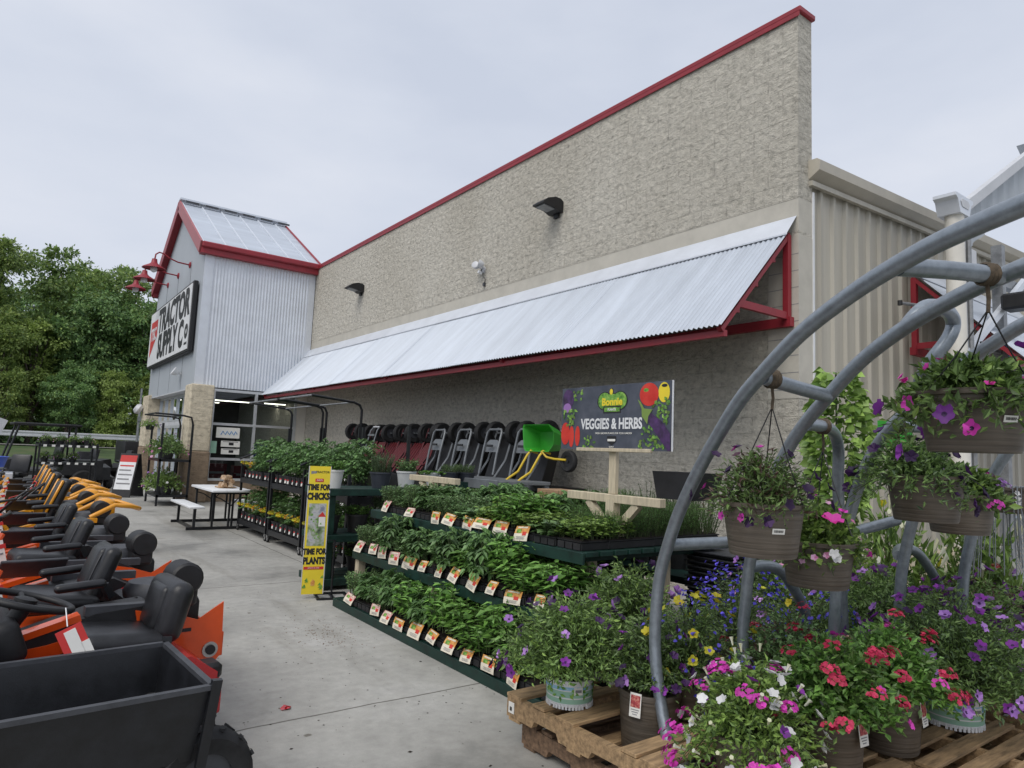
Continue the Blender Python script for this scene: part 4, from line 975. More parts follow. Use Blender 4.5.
disc(mb, -0.39, bz + 0.165, 0.095, 0.088, 'tomatoink', -0.0082); disc(mb, -0.535, bz + 0.175, 0.055, 0.075, 'yellowink', -0.0078); disc(mb, -0.36, bz + 0.20, 0.025, 0.014, 'greenink', -0.0086); disc(mb, -0.54, bz + 0.225, 0.028, 0.012, 'blackink', -0.0086)
mb.build('picture', vs_); mb = MB()
disc(mb, 0.555, bz - 0.13, 0.055, 0.095, 'tomatoink', -0.0083); disc(mb, 0.40, bz - 0.15, 0.03, 0.085, 'tomatoink', -0.0080); disc(mb, 0.475, bz - 0.155, 0.032, 0.09, 'tomatoink', -0.0086)
disc(mb, 0.53, bz + 0.165, 0.07, 0.085, 'purpleink', -0.0082); disc(mb, 0.54, bz + 0.09, 0.05, 0.04, 'f_lilac', -0.0085)
lr = random.Random(4)
for gi, (cy, cz, n_, rr) in enumerate(((0.52, bz + 0.01, 16, 0.075), (0.26, bz - 0.21, 8, 0.045), (0.40, bz + 0.20, 6, 0.05), (-0.54, bz + 0.05, 16, 0.085), (-0.40, bz - 0.18, 16, 0.085), (-0.50, bz - 0.22, 6, 0.05))):
    if gi == 4: mb.build('picture', vs_); mb = MB()
    for k in range(n_ * 2):
        y_, z_ = cy + lr.uniform(-rr, rr), max(bz - bh / 2 + 0.03, min(bz + bh / 2 - 0.03, cz + lr.uniform(-rr, rr))); y_ = max(-0.57, min(0.57, y_)); an = lr.uniform(0, 6.28)
        mb.leaves([(-0.0084 - 0.0001 * k, y_, z_)], [(0, math.cos(an), math.sin(an))], [(-1, 0, 0)], lr.uniform(0.03, 0.055), lr.uniform(0.018, 0.03), ('greenink', 'lf_pep', 'lf_lime')[k % 3], 0.01)
# eggplant and stalk
mb.prism([(0.335, 0.055), (0.37, 0.06), (0.42, 0.02), (0.52, -0.04), (0.60, -0.13), (0.605, -0.255), (0.58, -0.255), (0.50, -0.17), (0.42, -0.08), (0.36, -0.01)], (-0.0102, 0, bz), U, V_, (-1, 0, 0), 'purpleink', 0.001)
mb.prism([(0.28, 0.13), (0.31, 0.11), (0.345, 0.06), (0.43, 0.05), (0.39, 0.0), (0.38, -0.06), (0.345, -0.02), (0.325, 0.0), (0.32, 0.06)], (-0.0115, 0, bz), U, V_, (-1, 0, 0), 'lf_lime', 0.001)
mb.build('picture', vs_); mb = MB()
mb.prism([(-0.05, 0.035), (0.05, 0.035), (0.05, -0.005), (0, -0.04), (-0.05, -0.005)], (-0.009, -0.005, bz - 0.185), U, V_, (-1, 0, 0), 'blackink', 0.001)
mb.box((-0.0105, -0.005, bz - 0.182), (0.002, 0.085, 0.018), 'paper'); mb.text('SUPPLY', 0.016, (-0.009, -0.005, bz - 0.236), U, V_, 'paper', 0.0)
mb.build('small_emblem', vs_)

# box planter and carton standing among the trays
o = MB().prism([(-0.16, 0), (0.16, 0), (0.21, 0.20), (-0.21, 0.20)], (0, -0.1, 0), (0, -1, 0), (0, 0, 1), (1, 0, 0), 'blackplastic', 0.3).build('black_planter', loc=(3.98, 3.46, 1.378)); tag(o, 'empty black square planter at the end of the cream cross beam', 'planter')
o = MB().box((0, 0, 0.09), (0.35, 0.62, 0.18), 'board', bev=0.004).box((-0.176, 0, 0.15), (0.003, 0.58, 0.01), 'pallet').build('cardboard_box', loc=(4.52, 5.95, 0.99)); o.location.z = 1.1; o.location.x = 5.2; tag(o, 'low brown cardboard carton behind the trays by the wheelbarrow', 'box')
bx = MB().box((0, 0, 0.55), (0.5, 1.4, 1.1), 'green', bev=0.01).box((-0.251, 0, 0.55), (0.004, 1.3, 0.9), 'blackplastic').build('display_bench', loc=(5.3, 5.75, 0)); tag(bx, 'dark green bench behind the tall rack carrying a brown carton', 'bench')
# dark shrubs behind the rack
rng = np.random.default_rng(5)
SHR = []
for s in range(2):
    r_ = np.random.default_rng(20 + s); SHR.append(leafy(r_, 34, 0.05, 0.62, 0.20, 26, 0.045, 0.009, 'lf_dark', up=1.2, sr=0.003).mesh('foliage'))
POTB = MB().lathe([(0.085, 0), (0.11, 0.19), (0.118, 0.19), (0.118, 0.21), (0.105, 0.21), (0.103, 0.185), (0.0, 0.18)], 'potblack', n=18).mesh('pot')
for i, (x, y) in enumerate(((5.4, 4.5), (5.3, 4.9), (5.55, 4.3), (5.45, 5.4), (5.6, 5.0), (5.75, 4.7))):
    t = thing('evergreen_shrub', ['dark wispy shrub directly behind the header sign post', 'dark wispy shrub just left of the header sign post', 'dark wispy shrub behind the black planter', 'dark wispy shrub nearest the cardboard carton', 'dark wispy shrub nearest the curved tube', 'dark wispy shrub closest to the wall'][i], 'shrub', (x, y, 0.62), rnd.uniform(0, 6), 'wispy shrubs behind the rack')
    put('pot', POTB, t); f = put('foliage', SHR[i % 2], t, (0, 0, 0.18)); k = rnd.uniform(0.9, 1.15); f.scale = (k, k, k)
t = thing('shrub_bench', 'low dark bench by the block wall carrying wispy shrubs', 'bench', (5.5, 4.8, 0)); MB().box((0, 0, 0.59), (0.95, 2.1, 0.06), 'green').build('top', t)
for sx in (-0.4, 0.4):
    for sy in (-0.9, 0.9): MB().box((sx, sy, 0.28), (0.08, 0.08, 0.56), 'green').build('leg', t)

# empty trays stacked at the rack end
mb = MB()
for k in range(22): mb.box((rnd.uniform(-0.01, 0.01), rnd.uniform(-0.01, 0.01), 0.02 + k * 0.042), (0.54, 0.44, 0.03), 'blackplastic', rotm(0, 0, rnd.uniform(-2.5, 2.5)), bev=0.008); mb.box((0, 0, 0.035 + k * 0.042), (0.565, 0.465, 0.008), 'greyplastic', rotm(0, 0, rnd.uniform(-2.5, 2.5)))
o = mb.build('tray_stack', loc=(5.0, 3.62, 0)); tag(o, 'tall stack of empty black nursery trays between the rack end and the wall', 'trays')
# ================================================================== END SHELF with herb pots
es = thing('end_shelf_rack', 'dark green three level shelf unit standing crosswise beyond the seedling rack', 'plant rack', (4.12, 8.12, 0))
for z in (0.13, 0.63, 1.17):
    mb = MB()
    for k in range(3): mb.box((0.35, -0.24 + k * 0.24, z - 0.02), (2.75, 0.215, 0.035), 'green', bev=0.003)
    mb.box((0.35, -0.365, z - 0.04), (2.77, 0.03, 0.08), 'green', bev=0.003); mb.box((-1.03, 0, z - 0.04), (0.03, 0.72, 0.08), 'green', bev=0.003)
    mb.build('shelf', es)
for sx in (-0.95, 0.35, 1.65):
    for sy in (-0.3, 0.3): MB().box((sx, sy, 0.58), (0.07, 0.07, 1.16), 'green', bev=0.003).build('post', es)
def herb_pot(x, y, z, r, h, potm, kind, lab, seed, sq=None):
    t = thing('potted_herb', lab, 'potted plant', (x, y, z), rnd.uniform(0, 1), 'potted herbs on the end shelf')
    MB().lathe([(r * 0.72, 0), (r * 0.95, h * 0.9), (r * 1.02, h * 0.9), (r * 1.02, h), (r * 0.93, h), (r * 0.9, h * 0.9), (0, h * 0.88)], potm, n=20, sq=sq).build('pot', t)
    r_ = np.random.default_rng(seed); mb = MB(); c = (0, 0, h * 0.85)
    if kind == 'mint': leafy(r_, 40, r * 0.8, 0.16, r * 0.9, 10, 0.045, 0.028, 'lf_pep', mb=mb, c=c)
    elif kind == 'rosemary': leafy(r_, 60, r * 0.8, 0.30, r * 0.7, 34, 0.032, 0.008, 'lf_rose', mb=mb, c=c, up=1.5)
    elif kind == 'dark': leafy(r_, 36, r * 0.8, 0.22, r * 0.9, 9, 0.06, 0.038, 'lf_herb', mb=mb, c=c)
    elif kind == 'fine': leafy(r_, 60, r * 0.85, 0.15, r * 0.5, 16, 0.02, 0.008, 'lf_herb', mb=mb, c=c, up=1.2)
    elif kind == 'strawberry': leafy(r_, 30, r * 0.8, 0.14, r * 1.7, 6, 0.06, 0.05, 'lf_pep', mb=mb, c=c, droop=0.9)
    mb.build('foliage', t)
herb_pot(3.22, 7.92, 1.17, 0.115, 0.22, 'potwhite', 'mint', 'white pot of bright mint on the shelf just behind the yellow chick sign', 31)
herb_pot(3.86, 7.98, 1.17, 0.14, 0.20, 'potnavy', 'rosemary', 'slate grey pot of upright pale rosemary on the end shelf', 32)
herb_pot(4.35, 8.22, 1.17, 0.135, 0.21, 'potwhite', 'dark', 'white pot of dark trailing leaves beside the rosemary', 33)
herb_pot(4.72, 8.25, 1.17, 0.135, 0.20, 'potwhite', 'strawberry', 'white pot with leaves spilling over, farther along the end shelf', 34)
herb_pot(5.05, 8.27, 1.25, 0.12, 0.13, 'potnavy', 'fine', 'low square slate blue pot of fine thyme, left of two alike', 35, 6)
herb_pot(5.34, 8.30, 1.25, 0.12, 0.13, 'potnavy', 'fine', 'low square slate blue pot of fine thyme, right of two alike', 36, 6)
for i, (x, z, kd) in enumerate(((3.22, 0.63, 'dark'), (3.58, 0.63, 'mint'), (3.95, 0.63, 'rosemary'), (3.2, 0.13, 'dark'), (3.62, 0.13, 'mint'), (4.2, 0.63, 'dark'))):
    herb_pot(x, 8.0, z, 0.14, 0.22, 'potblack', kd, f'black pot of {dict(dark="dark leafy greens", mint="bushy mint", rosemary="spiky rosemary")[kd]} {"middle" if z > 0.5 else "bottom"} level of the end shelf, {["by the chick sign", "second in", "third in", "by the chick sign", "second in", "fourth in"][i]}', 40 + i)
MB().box((1.07, 0.17, 1.21), (0.7, 0.35, 0.08), 'green').build('riser', es)

# yellow chick sign
ck = thing('chick_sign', 'tall yellow sign reading TIME FOR CHICKS TIME FOR PLANTS on a black foot', 'sign', (2.85, 7.42, 0), R(-14))
# faces -Y locally: right = +X
bw, b0, b1 = 0.235, 0.05, 1.44
MB().box((0, 0, (b0 + b1) / 2), (bw, 0.008, b1 - b0), 'yellowink').box((bw / 2, 0.0, (b0 + b1) / 2), (0.008, 0.012, b1 - b0), 'whitegrey').box((-bw / 2, 0.0, (b0 + b1) / 2), (0.008, 0.012, b1 - b0), 'whitegrey').build('board', ck)
Ux = (1, 0, 0); mb = MB(); yy = -0.0055
mb.text('TRACTOR', 0.032, (0.03, yy, 1.375), Ux, V_, 'blackink', 0.0005); mb.prism([(-0.03, 0.015), (0.03, 0.015), (0.03, -0.008), (-0.03, -0.018)], (-0.065, yy + 0.001, 1.37), Ux, V_, (0, -1, 0), 'greyink', 0.001)
mb.box((0, yy, 1.285), (0.09, 0.002, 0.036), 'redink'); mb.text('DAYS', 0.025, (0, yy - 0.002, 1.285), Ux, V_, 'white', 0.0004)
mb.text('TIME FOR', 0.085, (0, yy, 1.205), Ux, V_, 'blackink', 0.005, sx=0.66); mb.text('CHICKS', 0.098, (0, yy, 1.105), Ux, V_, 'blackink', 0.006, sx=0.70)
mb.build('lettering', ck); mb = MB()
mb.text('TIME FOR', 0.085, (0, yy, 0.505), Ux, V_, 'blackink', 0.005, sx=0.66); mb.text('PLANTS', 0.098, (0, yy, 0.405), Ux, V_, 'blackink', 0.006, sx=0.68)
mb.box((0, yy, 0.33), (0.21, 0.002, 0.03), 'redink'); mb.text('SPRING IS HERE', 0.018, (0, yy - 0.002, 0.33), Ux, V_, 'white', 0.0); mb.build('lettering', ck)
mb = MB(); mb.box((0, yy, 0.80), (0.185, 0.002, 0.46), 'photoink')
mb.prism([(0.02, 0.0), (0.09, 0.0), (0.09, 0.10), (0.055, 0.15), (0.02, 0.10)], (0, yy - 0.001, 0.78), Ux, V_, (0, -1, 0), 'paper', 0.001); mb.prism([(0.01, 0.10), (0.055, 0.155), (0.095, 0.10)], (0, yy - 0.0022, 0.785), Ux, V_, (0, -1, 0), 'redink', 0.001)
for k in range(14): 
    a, b = lr.uniform(-0.08, 0.08), lr.uniform(0.6, 1.0); mb.prism([(a - 0.012, b - 0.008), (a + 0.012, b - 0.01), (a + 0.006, b + 0.014)], (0, yy - 0.0011 - 0.0001 * k, 0), Ux, V_, (0, -1, 0), 'greenink', 0.0005)
mb.build('picture', ck); mb = MB()
for k in range(10):
    a, b = (-0.085 if k % 2 else 0.085) + lr.uniform(-0.02, 0.02), lr.uniform(0.08, 0.24); mb.prism([(a - 0.018, b - 0.014), (a + 0.018, b - 0.012), (a + 0.008, b + 0.02)], (0, yy - 0.0011 - 0.0001 * k, 0), Ux, V_, (0, -1, 0), 'greenink', 0.0005)
mb.prism([(-0.02, 0.0), (0.022, 0.0), (0.024, 0.05), (0, 0.07), (-0.02, 0.04)], (0, yy, 0.14), Ux, V_, (0, -1, 0), 'orangeink', 0.001)
mb.build('picture', ck)
mb = MB(); mb.tube([(0.22, 0.06, 0.02), (0.22, 0.06, 0.62), (0.05, 0.02, 0.62)], 0.012, 'blacksteel', 6)
for s_ in (-1, 1): mb.box((0.22, 0.06 + s_ * 0.15, 0.012), (0.34, 0.03, 0.02), 'blacksteel'); mb.box((0.22 + s_ * 0.16, 0.06, 0.012), (0.03, 0.30, 0.02), 'blacksteel')
mb.box((0.22, 0.06, 0.015), (0.03, 0.3, 0.02), 'blacksteel'); mb.build('stand', ck)
# ================================================================== BLACK WHEELED RACKS with tomato plants
def plant_cart(lab, y0, y1, arch=True, x0=3.76, x1=4.62):
    t = thing('wheeled_plant_rack', lab, 'plant rack', (x0, y0, 0), 0, 'black wheeled racks of tomato plants'); l = y1 - y0; d = x1 - x0
    for z in (0.17, 0.955):
        mb = MB(); mb.box((d / 2, l / 2, z), (d, l, 0.03), 'blacksteel')
        for a in (0, d): mb.box((a, l / 2, z + 0.005), (0.03, l, 0.09), 'blacksteel')
        for b in (0, l): mb.box((d / 2, b, z + 0.003), (d, 0.03, 0.085), 'blacksteel')
        mb.build('shelf', t)
    for a in (0, d):
        for b in (0.0, l):
            zt = 2.0 if a else 1.30
            MB().box((a, b, zt / 2 + 0.06), (0.04, 0.04, zt - 0.12), 'blacksteel').build('post', t)
            c = MB().wheel((a, b, 0.055), 0.055, 0.035, 'x', 'rubber', 'brass', 14, 0.5); c.box((a, b, 0.10), (0.05, 0.05, 0.04), 'brass'); c.build('caster', t)
    if arch:
        mb = MB(); ax = d + 0.02
        for b in (0.02, l - 0.02):
            mb.tube([(ax, b, 0.1), (ax, b, 2.28), (ax - 0.04, b, 2.36), (ax - 0.14, b, 2.40), (ax - 0.85, b, 2.46)], 0.022, 'blacksteel', 8)
            mb.tube([(ax, b, 1.62), (ax - 0.25, b, 1.66), (ax - 0.95, b, 1.36)], 0.018, 'blacksteel', 8)
        mb.tube([(ax - 0.14, 0.02, 2.40), (ax - 0.14, l - 0.02, 2.40)], 0.014, 'tubedark', 6); mb.tube([(ax - 0.85, 0.02, 2.46), (ax - 0.85, l - 0.02, 2.46)], 0.016, 'tubedark', 6)
        mb.build('arch_frame', t)
    return t
plant_cart('black wheeled rack of tomato plants with overhead tube arch, the middle one of three', 10.42, 11.98)
plant_cart('black wheeled rack of tomato plants with overhead tube arch, the one nearest the picnic table', 12.12, 13.86)
plant_cart('black wheeled rack of tomato plants without an arch, hidden partly by the chick sign', 8.72, 10.28, arch=False)
TPOT = MB().lathe([(0.062, 0), (0.082, 0.17), (0.088, 0.17), (0.088, 0.185), (0.078, 0.185), (0.076, 0.165), (0, 0.16)], 'potblack', n=14, sq=6)
TPOT.box((-0.076, 0.0, 0.10), (0.004, 0.055, 0.075), 'paper', rotm(0, 8)).box((-0.079, 0.0, 0.12), (0.003, 0.05, 0.02), 'redink', rotm(0, 8))
TPOT = TPOT.mesh('pot')
TFOL = [compound(np.random.default_rng(60 + s), 4, 0.03, 0.44, 0.17, m='lf_tom', per=9).mesh('foliage') for s in range(3)]
MAR = []
for s in range(2):
    r_ = np.random.default_rng(80 + s); b_ = leafy(r_, 20, 0.05, 0.15, 0.08, 9, 0.04, 0.018, 'lf_tom'); bl = MB()
    for q in range(7):
        p = np.array([r_.normal() * 0.06 - 0.03, r_.normal() * 0.06, 0.15 + r_.normal() * 0.02])
        for e in range(2): bl.flower(p + np.array([0, 0, 0.012 * e]), (r_.normal() * 0.4 - 0.3, r_.normal() * 0.4, 1), 0.035 - 0.008 * e, 'f_orange' if q % 3 else 'f_yel', 7, None, 0.3, random.Random(q))
    MAR.append((b_.mesh('foliage'), bl.mesh('blossoms')))
for c, (ya, yb, where) in enumerate(((10.42, 11.98, 'middle black rack'), (12.12, 13.86, 'rack nearest picnic table'), (8.72, 10.28, 'rack behind end shelf'))):
    for s, z in enumerate((0.185, 0.97)):
        n = 7
        for row in range(2):
            for i in range(n):
                x = 3.86 + row * 0.26 + rnd.uniform(-0.015, 0.015); y = ya + 0.14 + i * (yb - ya - 0.28) / (n - 1) + rnd.uniform(-0.012, 0.012)
                mg = row == 0 and ((s == 0 and i % 3 != 2) or (s == 1 and c == 1 and i > 4))
                what = 'marigold' if mg else 'tomato'
                t = thing('potted_marigold' if mg else 'potted_tomato', f'{what} pot, {ORD[i]} from camera end, {["front", "back"][row]} row, {["lower", "upper"][s]} shelf, {where}', 'potted plant', (x, y, z), rnd.uniform(-0.2, 0.2), 'potted plants on the black racks')
                put('pot', TPOT, t)
                if mg: put('foliage', MAR[i % 2][0], t, (0, 0, 0.16), i); put('blossoms', MAR[i % 2][1], t, (0, 0, 0.16), 0)
                else: f = put('foliage', TFOL[(i + row) % 3], t, (0, 0, 0.16), i * 1.3); f.scale = (1.05, 1.05, rnd.uniform(0.9, 1.12) * (1.22 if s else 1.0) * (1.12 if row else 1))

# ================================================================== PICNIC TABLE
pt = thing('picnic_table', 'white topped folding picnic table with attached bench on black steel legs', 'table', (3.62, 14.75, 0))
MB().box((0, 0, 0.735), (0.76, 1.85, 0.045), 'white', bev=0.012, seg=2).build('tabletop', pt)
for s_ in (-1, 1): MB().box((s_ * 0.62, 0, 0.43), (0.27, 1.85, 0.04), 'white', bev=0.012, seg=2).build('bench', pt)
for yy in (-0.72, 0.72):
    mb = MB()
    mb.box((0, yy, 0.03), (1.5, 0.05, 0.05), 'blacksteel')
    for xx in (-0.30, 0.0, 0.06, 0.30): mb.box((xx, yy, 0.38), (0.035, 0.035, 0.68), 'blacksteel')
    for s_ in (-1, 1): mb.box((s_ * 0.62, yy, 0.22), (0.045, 0.045, 0.38), 'blacksteel')
    for s_ in (-1, 1): mb.tube([(s_ * 0.30, yy, 0.62), (s_ * 0.16, yy + 0.05, 0.58), (0.03, yy, 0.45)], 0.012, 'blacksteel', 6)
    mb.box((0, yy, 0.69), (0.70, 0.04, 0.04), 'blacksteel'); mb.build('leg_frame', pt)
mb = MB(); mb.box((-0.62, 0, 0.03), (0.05, 1.44, 0.04), 'blacksteel'); mb.box((0.62, 0, 0.03), (0.05, 1.44, 0.04), 'blacksteel'); mb.build('ground_rail', pt)
fw = MB(); r_ = random.Random(3)
for k in range(9):
    a = (r_.uniform(-0.13, 0.13), r_.uniform(-0.10, 0.10), 0.06 + 0.07 * (k // 3)); fw.prism([(-0.045, -0.03), (0.05, -0.03), (0.03, 0.045), (-0.02, 0.05)], (a[0], a[1] - 0.16, a[2]), (1, r_.uniform(-0.1, 0.1), 0), (0, 0, 1), (r_.uniform(-0.12, 0.12), 1, 0), 'fire', 0.34)
fw.box((0, 0, 0.015), (0.34, 0.36, 0.03), 'fire', bev=0.01)
o = fw.build('firewood_bundle', loc=(3.66, 14.6, 0.7575)); tag(o, 'bundle of split firewood lying on the white picnic table', 'firewood')

# ================================================================== CARTS AND BARROW along the wall
bxp = 0
def stack_box(x, y, z, d, lab, m='blackplastic', lblm='paper'):
    mb = MB(); mb.box((0, 0, d[2] / 2), d, m, bev=0.02); mb.box((-d[0] / 2 - 0.001, d[1] * 0.28, d[2] * 0.55), (0.004, d[1] * 0.24, d[2] * 0.5), lblm); mb.box((-d[0] / 2 - 0.002, -d[1] * 0.15, d[2] * 0.5), (0.004, d[1] * 0.3, 0.03), 'greyink')
    o = mb.build('stacked_carton', loc=(x, y, z)); tag(o, lab, 'box', 'stock cartons under the carts'); return o
y = 7.55
for k in range(9):
    stack_box(6.62, y + 0.45, 0.0, (0.85, 0.86, 0.62), f'lower black carton of cart stock by the wall, {ORD[k]} from the near end')
    stack_box(6.65, y + 0.45, 0.622, (0.80, 0.84, 0.58), f'upper black carton with white label by the wall, {ORD[k]} from the near end')
    y += 0.92
def garden_cart(lab, x, y, z, m, plate=True, rz=0, grp='garden carts standing on end along the wall', tub=None):
    """two wheeled cart stood on its nose: tub leaning back, wheels high, U handle to the front"""
    t = thing('garden_cart', lab, 'garden cart', (x, y, z), rz, grp)
    MB().add([(0.10, -0.33, 0.0), (0.10, 0.33, 0.0), (0.40, 0.33, 0.86), (0.40, -0.33, 0.86), (0.36, -0.27, 0.0), (0.36, 0.27, 0.0), (0.58, 0.27, 0.80), (0.58, -0.27, 0.80)], [(0, 3, 2, 1), (4, 5, 6, 7), (0, 4, 7, 3), (1, 2, 6, 5), (3, 7, 6, 2), (0, 1, 5, 4)], tub or m).build('tub', t)
    for s_ in (-1, 1): MB().wheel((0.28, s_ * 0.27, 0.80), 0.20, 0.11, 'y', 'rubber', 'greyplastic', 18, 0.5).build('wheel', t)
    mb = MB(); mb.tube([(0.28, -0.34, 0.80), (0.28, 0.34, 0.80)], 0.016, 'cartgrey', 6)
    for s_ in (-1, 1): mb.tube([(0.30, s_ * 0.24, 0.9), (0.12, s_ * 0.24, 0.35), (-0.12, s_ * 0.23, 0.02)], 0.018, m if m != 'blackplastic' else 'cartgrey', 6)
    mb.build('frame', t)
    if plate:
        mb = MB(); mb.tube([(-0.08, 0.20, 0.12), (-0.02, 0.20, 0.46), (0.06, 0.20, 0.80), (0.08, 0.16, 0.85), (0.08, -0.16, 0.85), (0.06, -0.20, 0.80), (-0.02, -0.20, 0.46), (-0.08, -0.20, 0.12)], 0.02, 'cartgrey', 8)
        mb.prism([(-0.19, 0.36), (0.19, 0.36), (0.19, 0.50), (0.10, 0.56), (-0.10, 0.56), (-0.19, 0.50)], (-0.04, 0, 0.12), (0, 1, 0), (0.17, 0, 1), (-1, 0, 0), 'cartgrey', 0.012); mb.box((-0.03, 0, 0.58), (0.02, 0.16, 0.035), 'blackplastic', rotm(0, 10)); mb.build('handle', t)
    return t
yg = [8.15, 8.98, 9.85, 10.72, 11.2]
garden_cart('grey handled black garden cart stood on end behind the green barrow', 6.35, 8.3, 1.21, 'blackplastic')
for i, yy in enumerate((9.15, 10.05, 10.92)): garden_cart('grey handled black garden cart on end, ' + ['second from the green barrow', 'third from the green barrow', 'beside the red carts'][i], 6.35, yy, 1.21, 'blackplastic')
for i in range(6):
    c_ = garden_cart('black cart with red frame tubes on end, ' + ['nearest the grey handled carts', 'second red tubed one from the grey handles', 'third red tubed one from the grey handles', 'fourth red tubed one from the grey handles', 'just in front of the silver hand truck', 'just beyond the silver hand truck'][i], 6.35 + 0.06 * (i % 2), 11.55 + i * 0.52, 1.21, 'wagonred', False, R((-4, 3, -2, 5, -3, 2)[i]), 'red tubed carts standing on end along the wall', 'blackplastic')
    mb = MB(); [mb.tube([(0.26, q * 0.09, 0.60), (-0.10, q * 0.09, 0.10)], 0.022, 'wagonred', 6) for q in (-2, -1, 0, 1, 2)]; mb.tube([(-0.02, -0.3, 0.2), (-0.02, 0.3, 0.2)], 0.02, 'wagonred', 6); mb.build('tube_rack', c_)
garden_cart('red framed cart at the far end of the row with its pair of wheels highest', 6.45, 15.3, 1.21, 'wagonred', False, 0, 'red tubed carts standing on end along the wall', 'blackplastic').location.z = 1.26
ht = thing('hand_truck', 'silver hand truck leaning in front of the red carts', 'hand truck', (6.0, 13.1, 1.12), 0); ht.scale = (0.8, 0.8, 0.8)
mb = MB()
for s_ in (-1, 1): mb.tube([(-0.15, s_ * 0.19, 0.0), (0.15, s_ * 0.19, 1.15), (0.22, s_ * 0.17, 1.25)], 0.016, 'cartgrey', 8)
mb.tube([(0.22, -0.17, 1.25), (0.22, 0.17, 1.25)], 0.02, 'whitegrey', 8)
for q in (0.3, 0.6, 0.9): mb.box((-0.15 + 0.26 * q, 0, q * 1.15), (0.02, 0.38, 0.05), 'cartgrey')
mb.build('frame', ht)
for s_ in (-1, 1): MB().wheel((-0.05, s_ * 0.24, 0.05), 0.13, 0.06, 'y').build('wheel', ht)
MB().box((-0.27, 0, -0.02), (0.25, 0.42, 0.015), 'whitegrey').box((-0.05, 0, -0.73), (0.42, 0.52, 1.30), 'blackplastic').build('toe_plate', ht)
# green wheelbarrow
wb = thing('wheelbarrow', 'bright green poly wheelbarrow with yellow tube handles tipped up in the cart row', 'wheelbarrow', (6.2, 7.66, 1.36)); wb.scale = (0.8,) * 3
mb = MB(); # tray tipped so the open mouth faces the walkway (-x)
A = [(-0.42, -0.14), (-0.36, 0.30), (0.30, 0.30), (0.40, 0.22), (0.44, 0.05), (0.36, -0.14)]
def rimring(sc_, x, dz=0.0): return [(x, a * sc_, 0.63 + b * sc_ + dz) for a, b in [(0.43, 0.24), (0.40, 0.29), (-0.28, 0.29), (-0.42, 0.16), (-0.42, -0.05), (-0.30, -0.17), (0.33, -0.17), (0.38, -0.12)]]
r0, r1, r2, r3 = rimring(1.06, -0.10), rimring(1.0, -0.09), rimring(0.72, 0.20, -0.02), rimring(1.02, -0.07)
vs = r0 + r1 + r2; n = 8
mb.add(vs, [(i, (i + 1) % n, n + (i + 1) % n, n + i) for i in range(n)] + [(n + i, n + (i + 1) % n, 2 * n + (i + 1) % n, 2 * n + i) for i in range(n)] + [tuple(range(2 * n, 3 * n))], 'greenplastic')
mb.add(r0 + rimring(0.78, 0.22, -0.02), [(i, n + i, n + (i + 1) % n, (i + 1) % n) for i in range(n)] + [tuple(range(2 * n - 1, n - 1, -1))], 'greenplastic'); mb.build('tray', wb)
mb = MB()
for s_, o_ in ((0.24, 0.0), (-0.12, 0.03)):
    mb.tube([(0.12, s_ + 0.02, 0.42), (-0.06, s_, 0.46), (-0.12, s_ + 0.02, 0.38), (-0.25, s_ + 0.10, 0.08), (-0.36, s_ + 0.22, -0.04), (-0.52, s_ + 0.32, -0.22)], 0.021, 'goldpaint', 8)
mb.tube([(-0.10, -0.12, 0.46), (-0.05, -0.20, 0.36), (0.0, -0.36, 0.33), (0.05, -0.62, 0.32)], 0.02, 'goldpaint', 8); mb.build('handle', wb)
MB().wheel((0.08, -0.66, 0.30), 0.19, 0.10, 'x', n=18).build('wheel', wb)
# pale grey pallet base in front of the cartons
pl = MB()
for k in range(4): pl.box((0, -0.7 + k * 0.45, 0.05), (0.9, 0.35, 0.05), 'cartgrey', bev=0.008)
for k in range(3): pl.box((-0.40 + k * 0.4, 0, -0.02), (0.08, 1.7, 0.09), 'cartgrey')
pl.box((-0.46, 0, 0.02), (0.04, 1.75, 0.13), 'cartgrey', bev=0.005); pl.box((-0.46, -0.85, -0.3), (0.05, 0.05, 0.6), 'cartgrey'); pl.box((-0.46, 0.85, -0.3), (0.05, 0.05, 0.6), 'cartgrey'); pl.box((0.4, -0.85, -0.3), (0.05, 0.05, 0.6), 'cartgrey')
for k in range(3): pl.box((-0.46, -0.85 + 0.85 * k, -0.63), (0.06, 0.06, 1.2), 'cartgrey')
for k in range(2): pl.box((0.4, -0.85 + 1.7 * k, -0.63), (0.06, 0.06, 1.2), 'cartgrey')
o = pl.build('platform_table', loc=(5.75, 8.3, 1.225)); tag(o, 'grey steel platform in front of the black cartons under the barrow handles', 'platform')

# ================================================================== ENTRANCE: A frame sign, flower cart
af = thing('a_frame_sign', 'black A frame sidewalk sign with white and red poster near the entrance', 'sign', (2.98, 22.6, 0), R(-38))
for s_ in (-1, 1): MB().box((0, s_ * 0.19, 0.62), (0.56, 0.03, 1.28), 'blackplastic', rotm(s_ * 14), bev=0.01).build('panel', af)
mb = MB(); q = rotm(-14)
def afp(x, z): v = q @ Vector((x, -0.022, z)); return v + Vector((0, -0.19, 0.62))
for (x0, x1, z0, z1, m) in ((-0.24, 0.24, 0.38, 0.58, 'redink'), (-0.24, 0.24, -0.42, 0.38, 'white')): mb.quad(afp(x0, z0), afp(x1, z0), afp(x1, z1), afp(x0, z1), m)
for k in range(5):
    a = [afp(-0.2, 0.25 - k * 0.13), afp(0.2 - 0.06 * (k % 2), 0.25 - k * 0.13), afp(0.2 - 0.06 * (k % 2), 0.29 - k * 0.13), afp(-0.2, 0.29 - k * 0.13)]
    mb.quad(*[v + q @ Vector((0, -0.003, 0)) for v in a], 'greyink' if k else 'redink')
mb.build('poster', af)
fc = thing('flower_cart', 'tall black steel flower cart with two shelves beside the stone pillar', 'plant rack', (3.55, 20.1, 0))
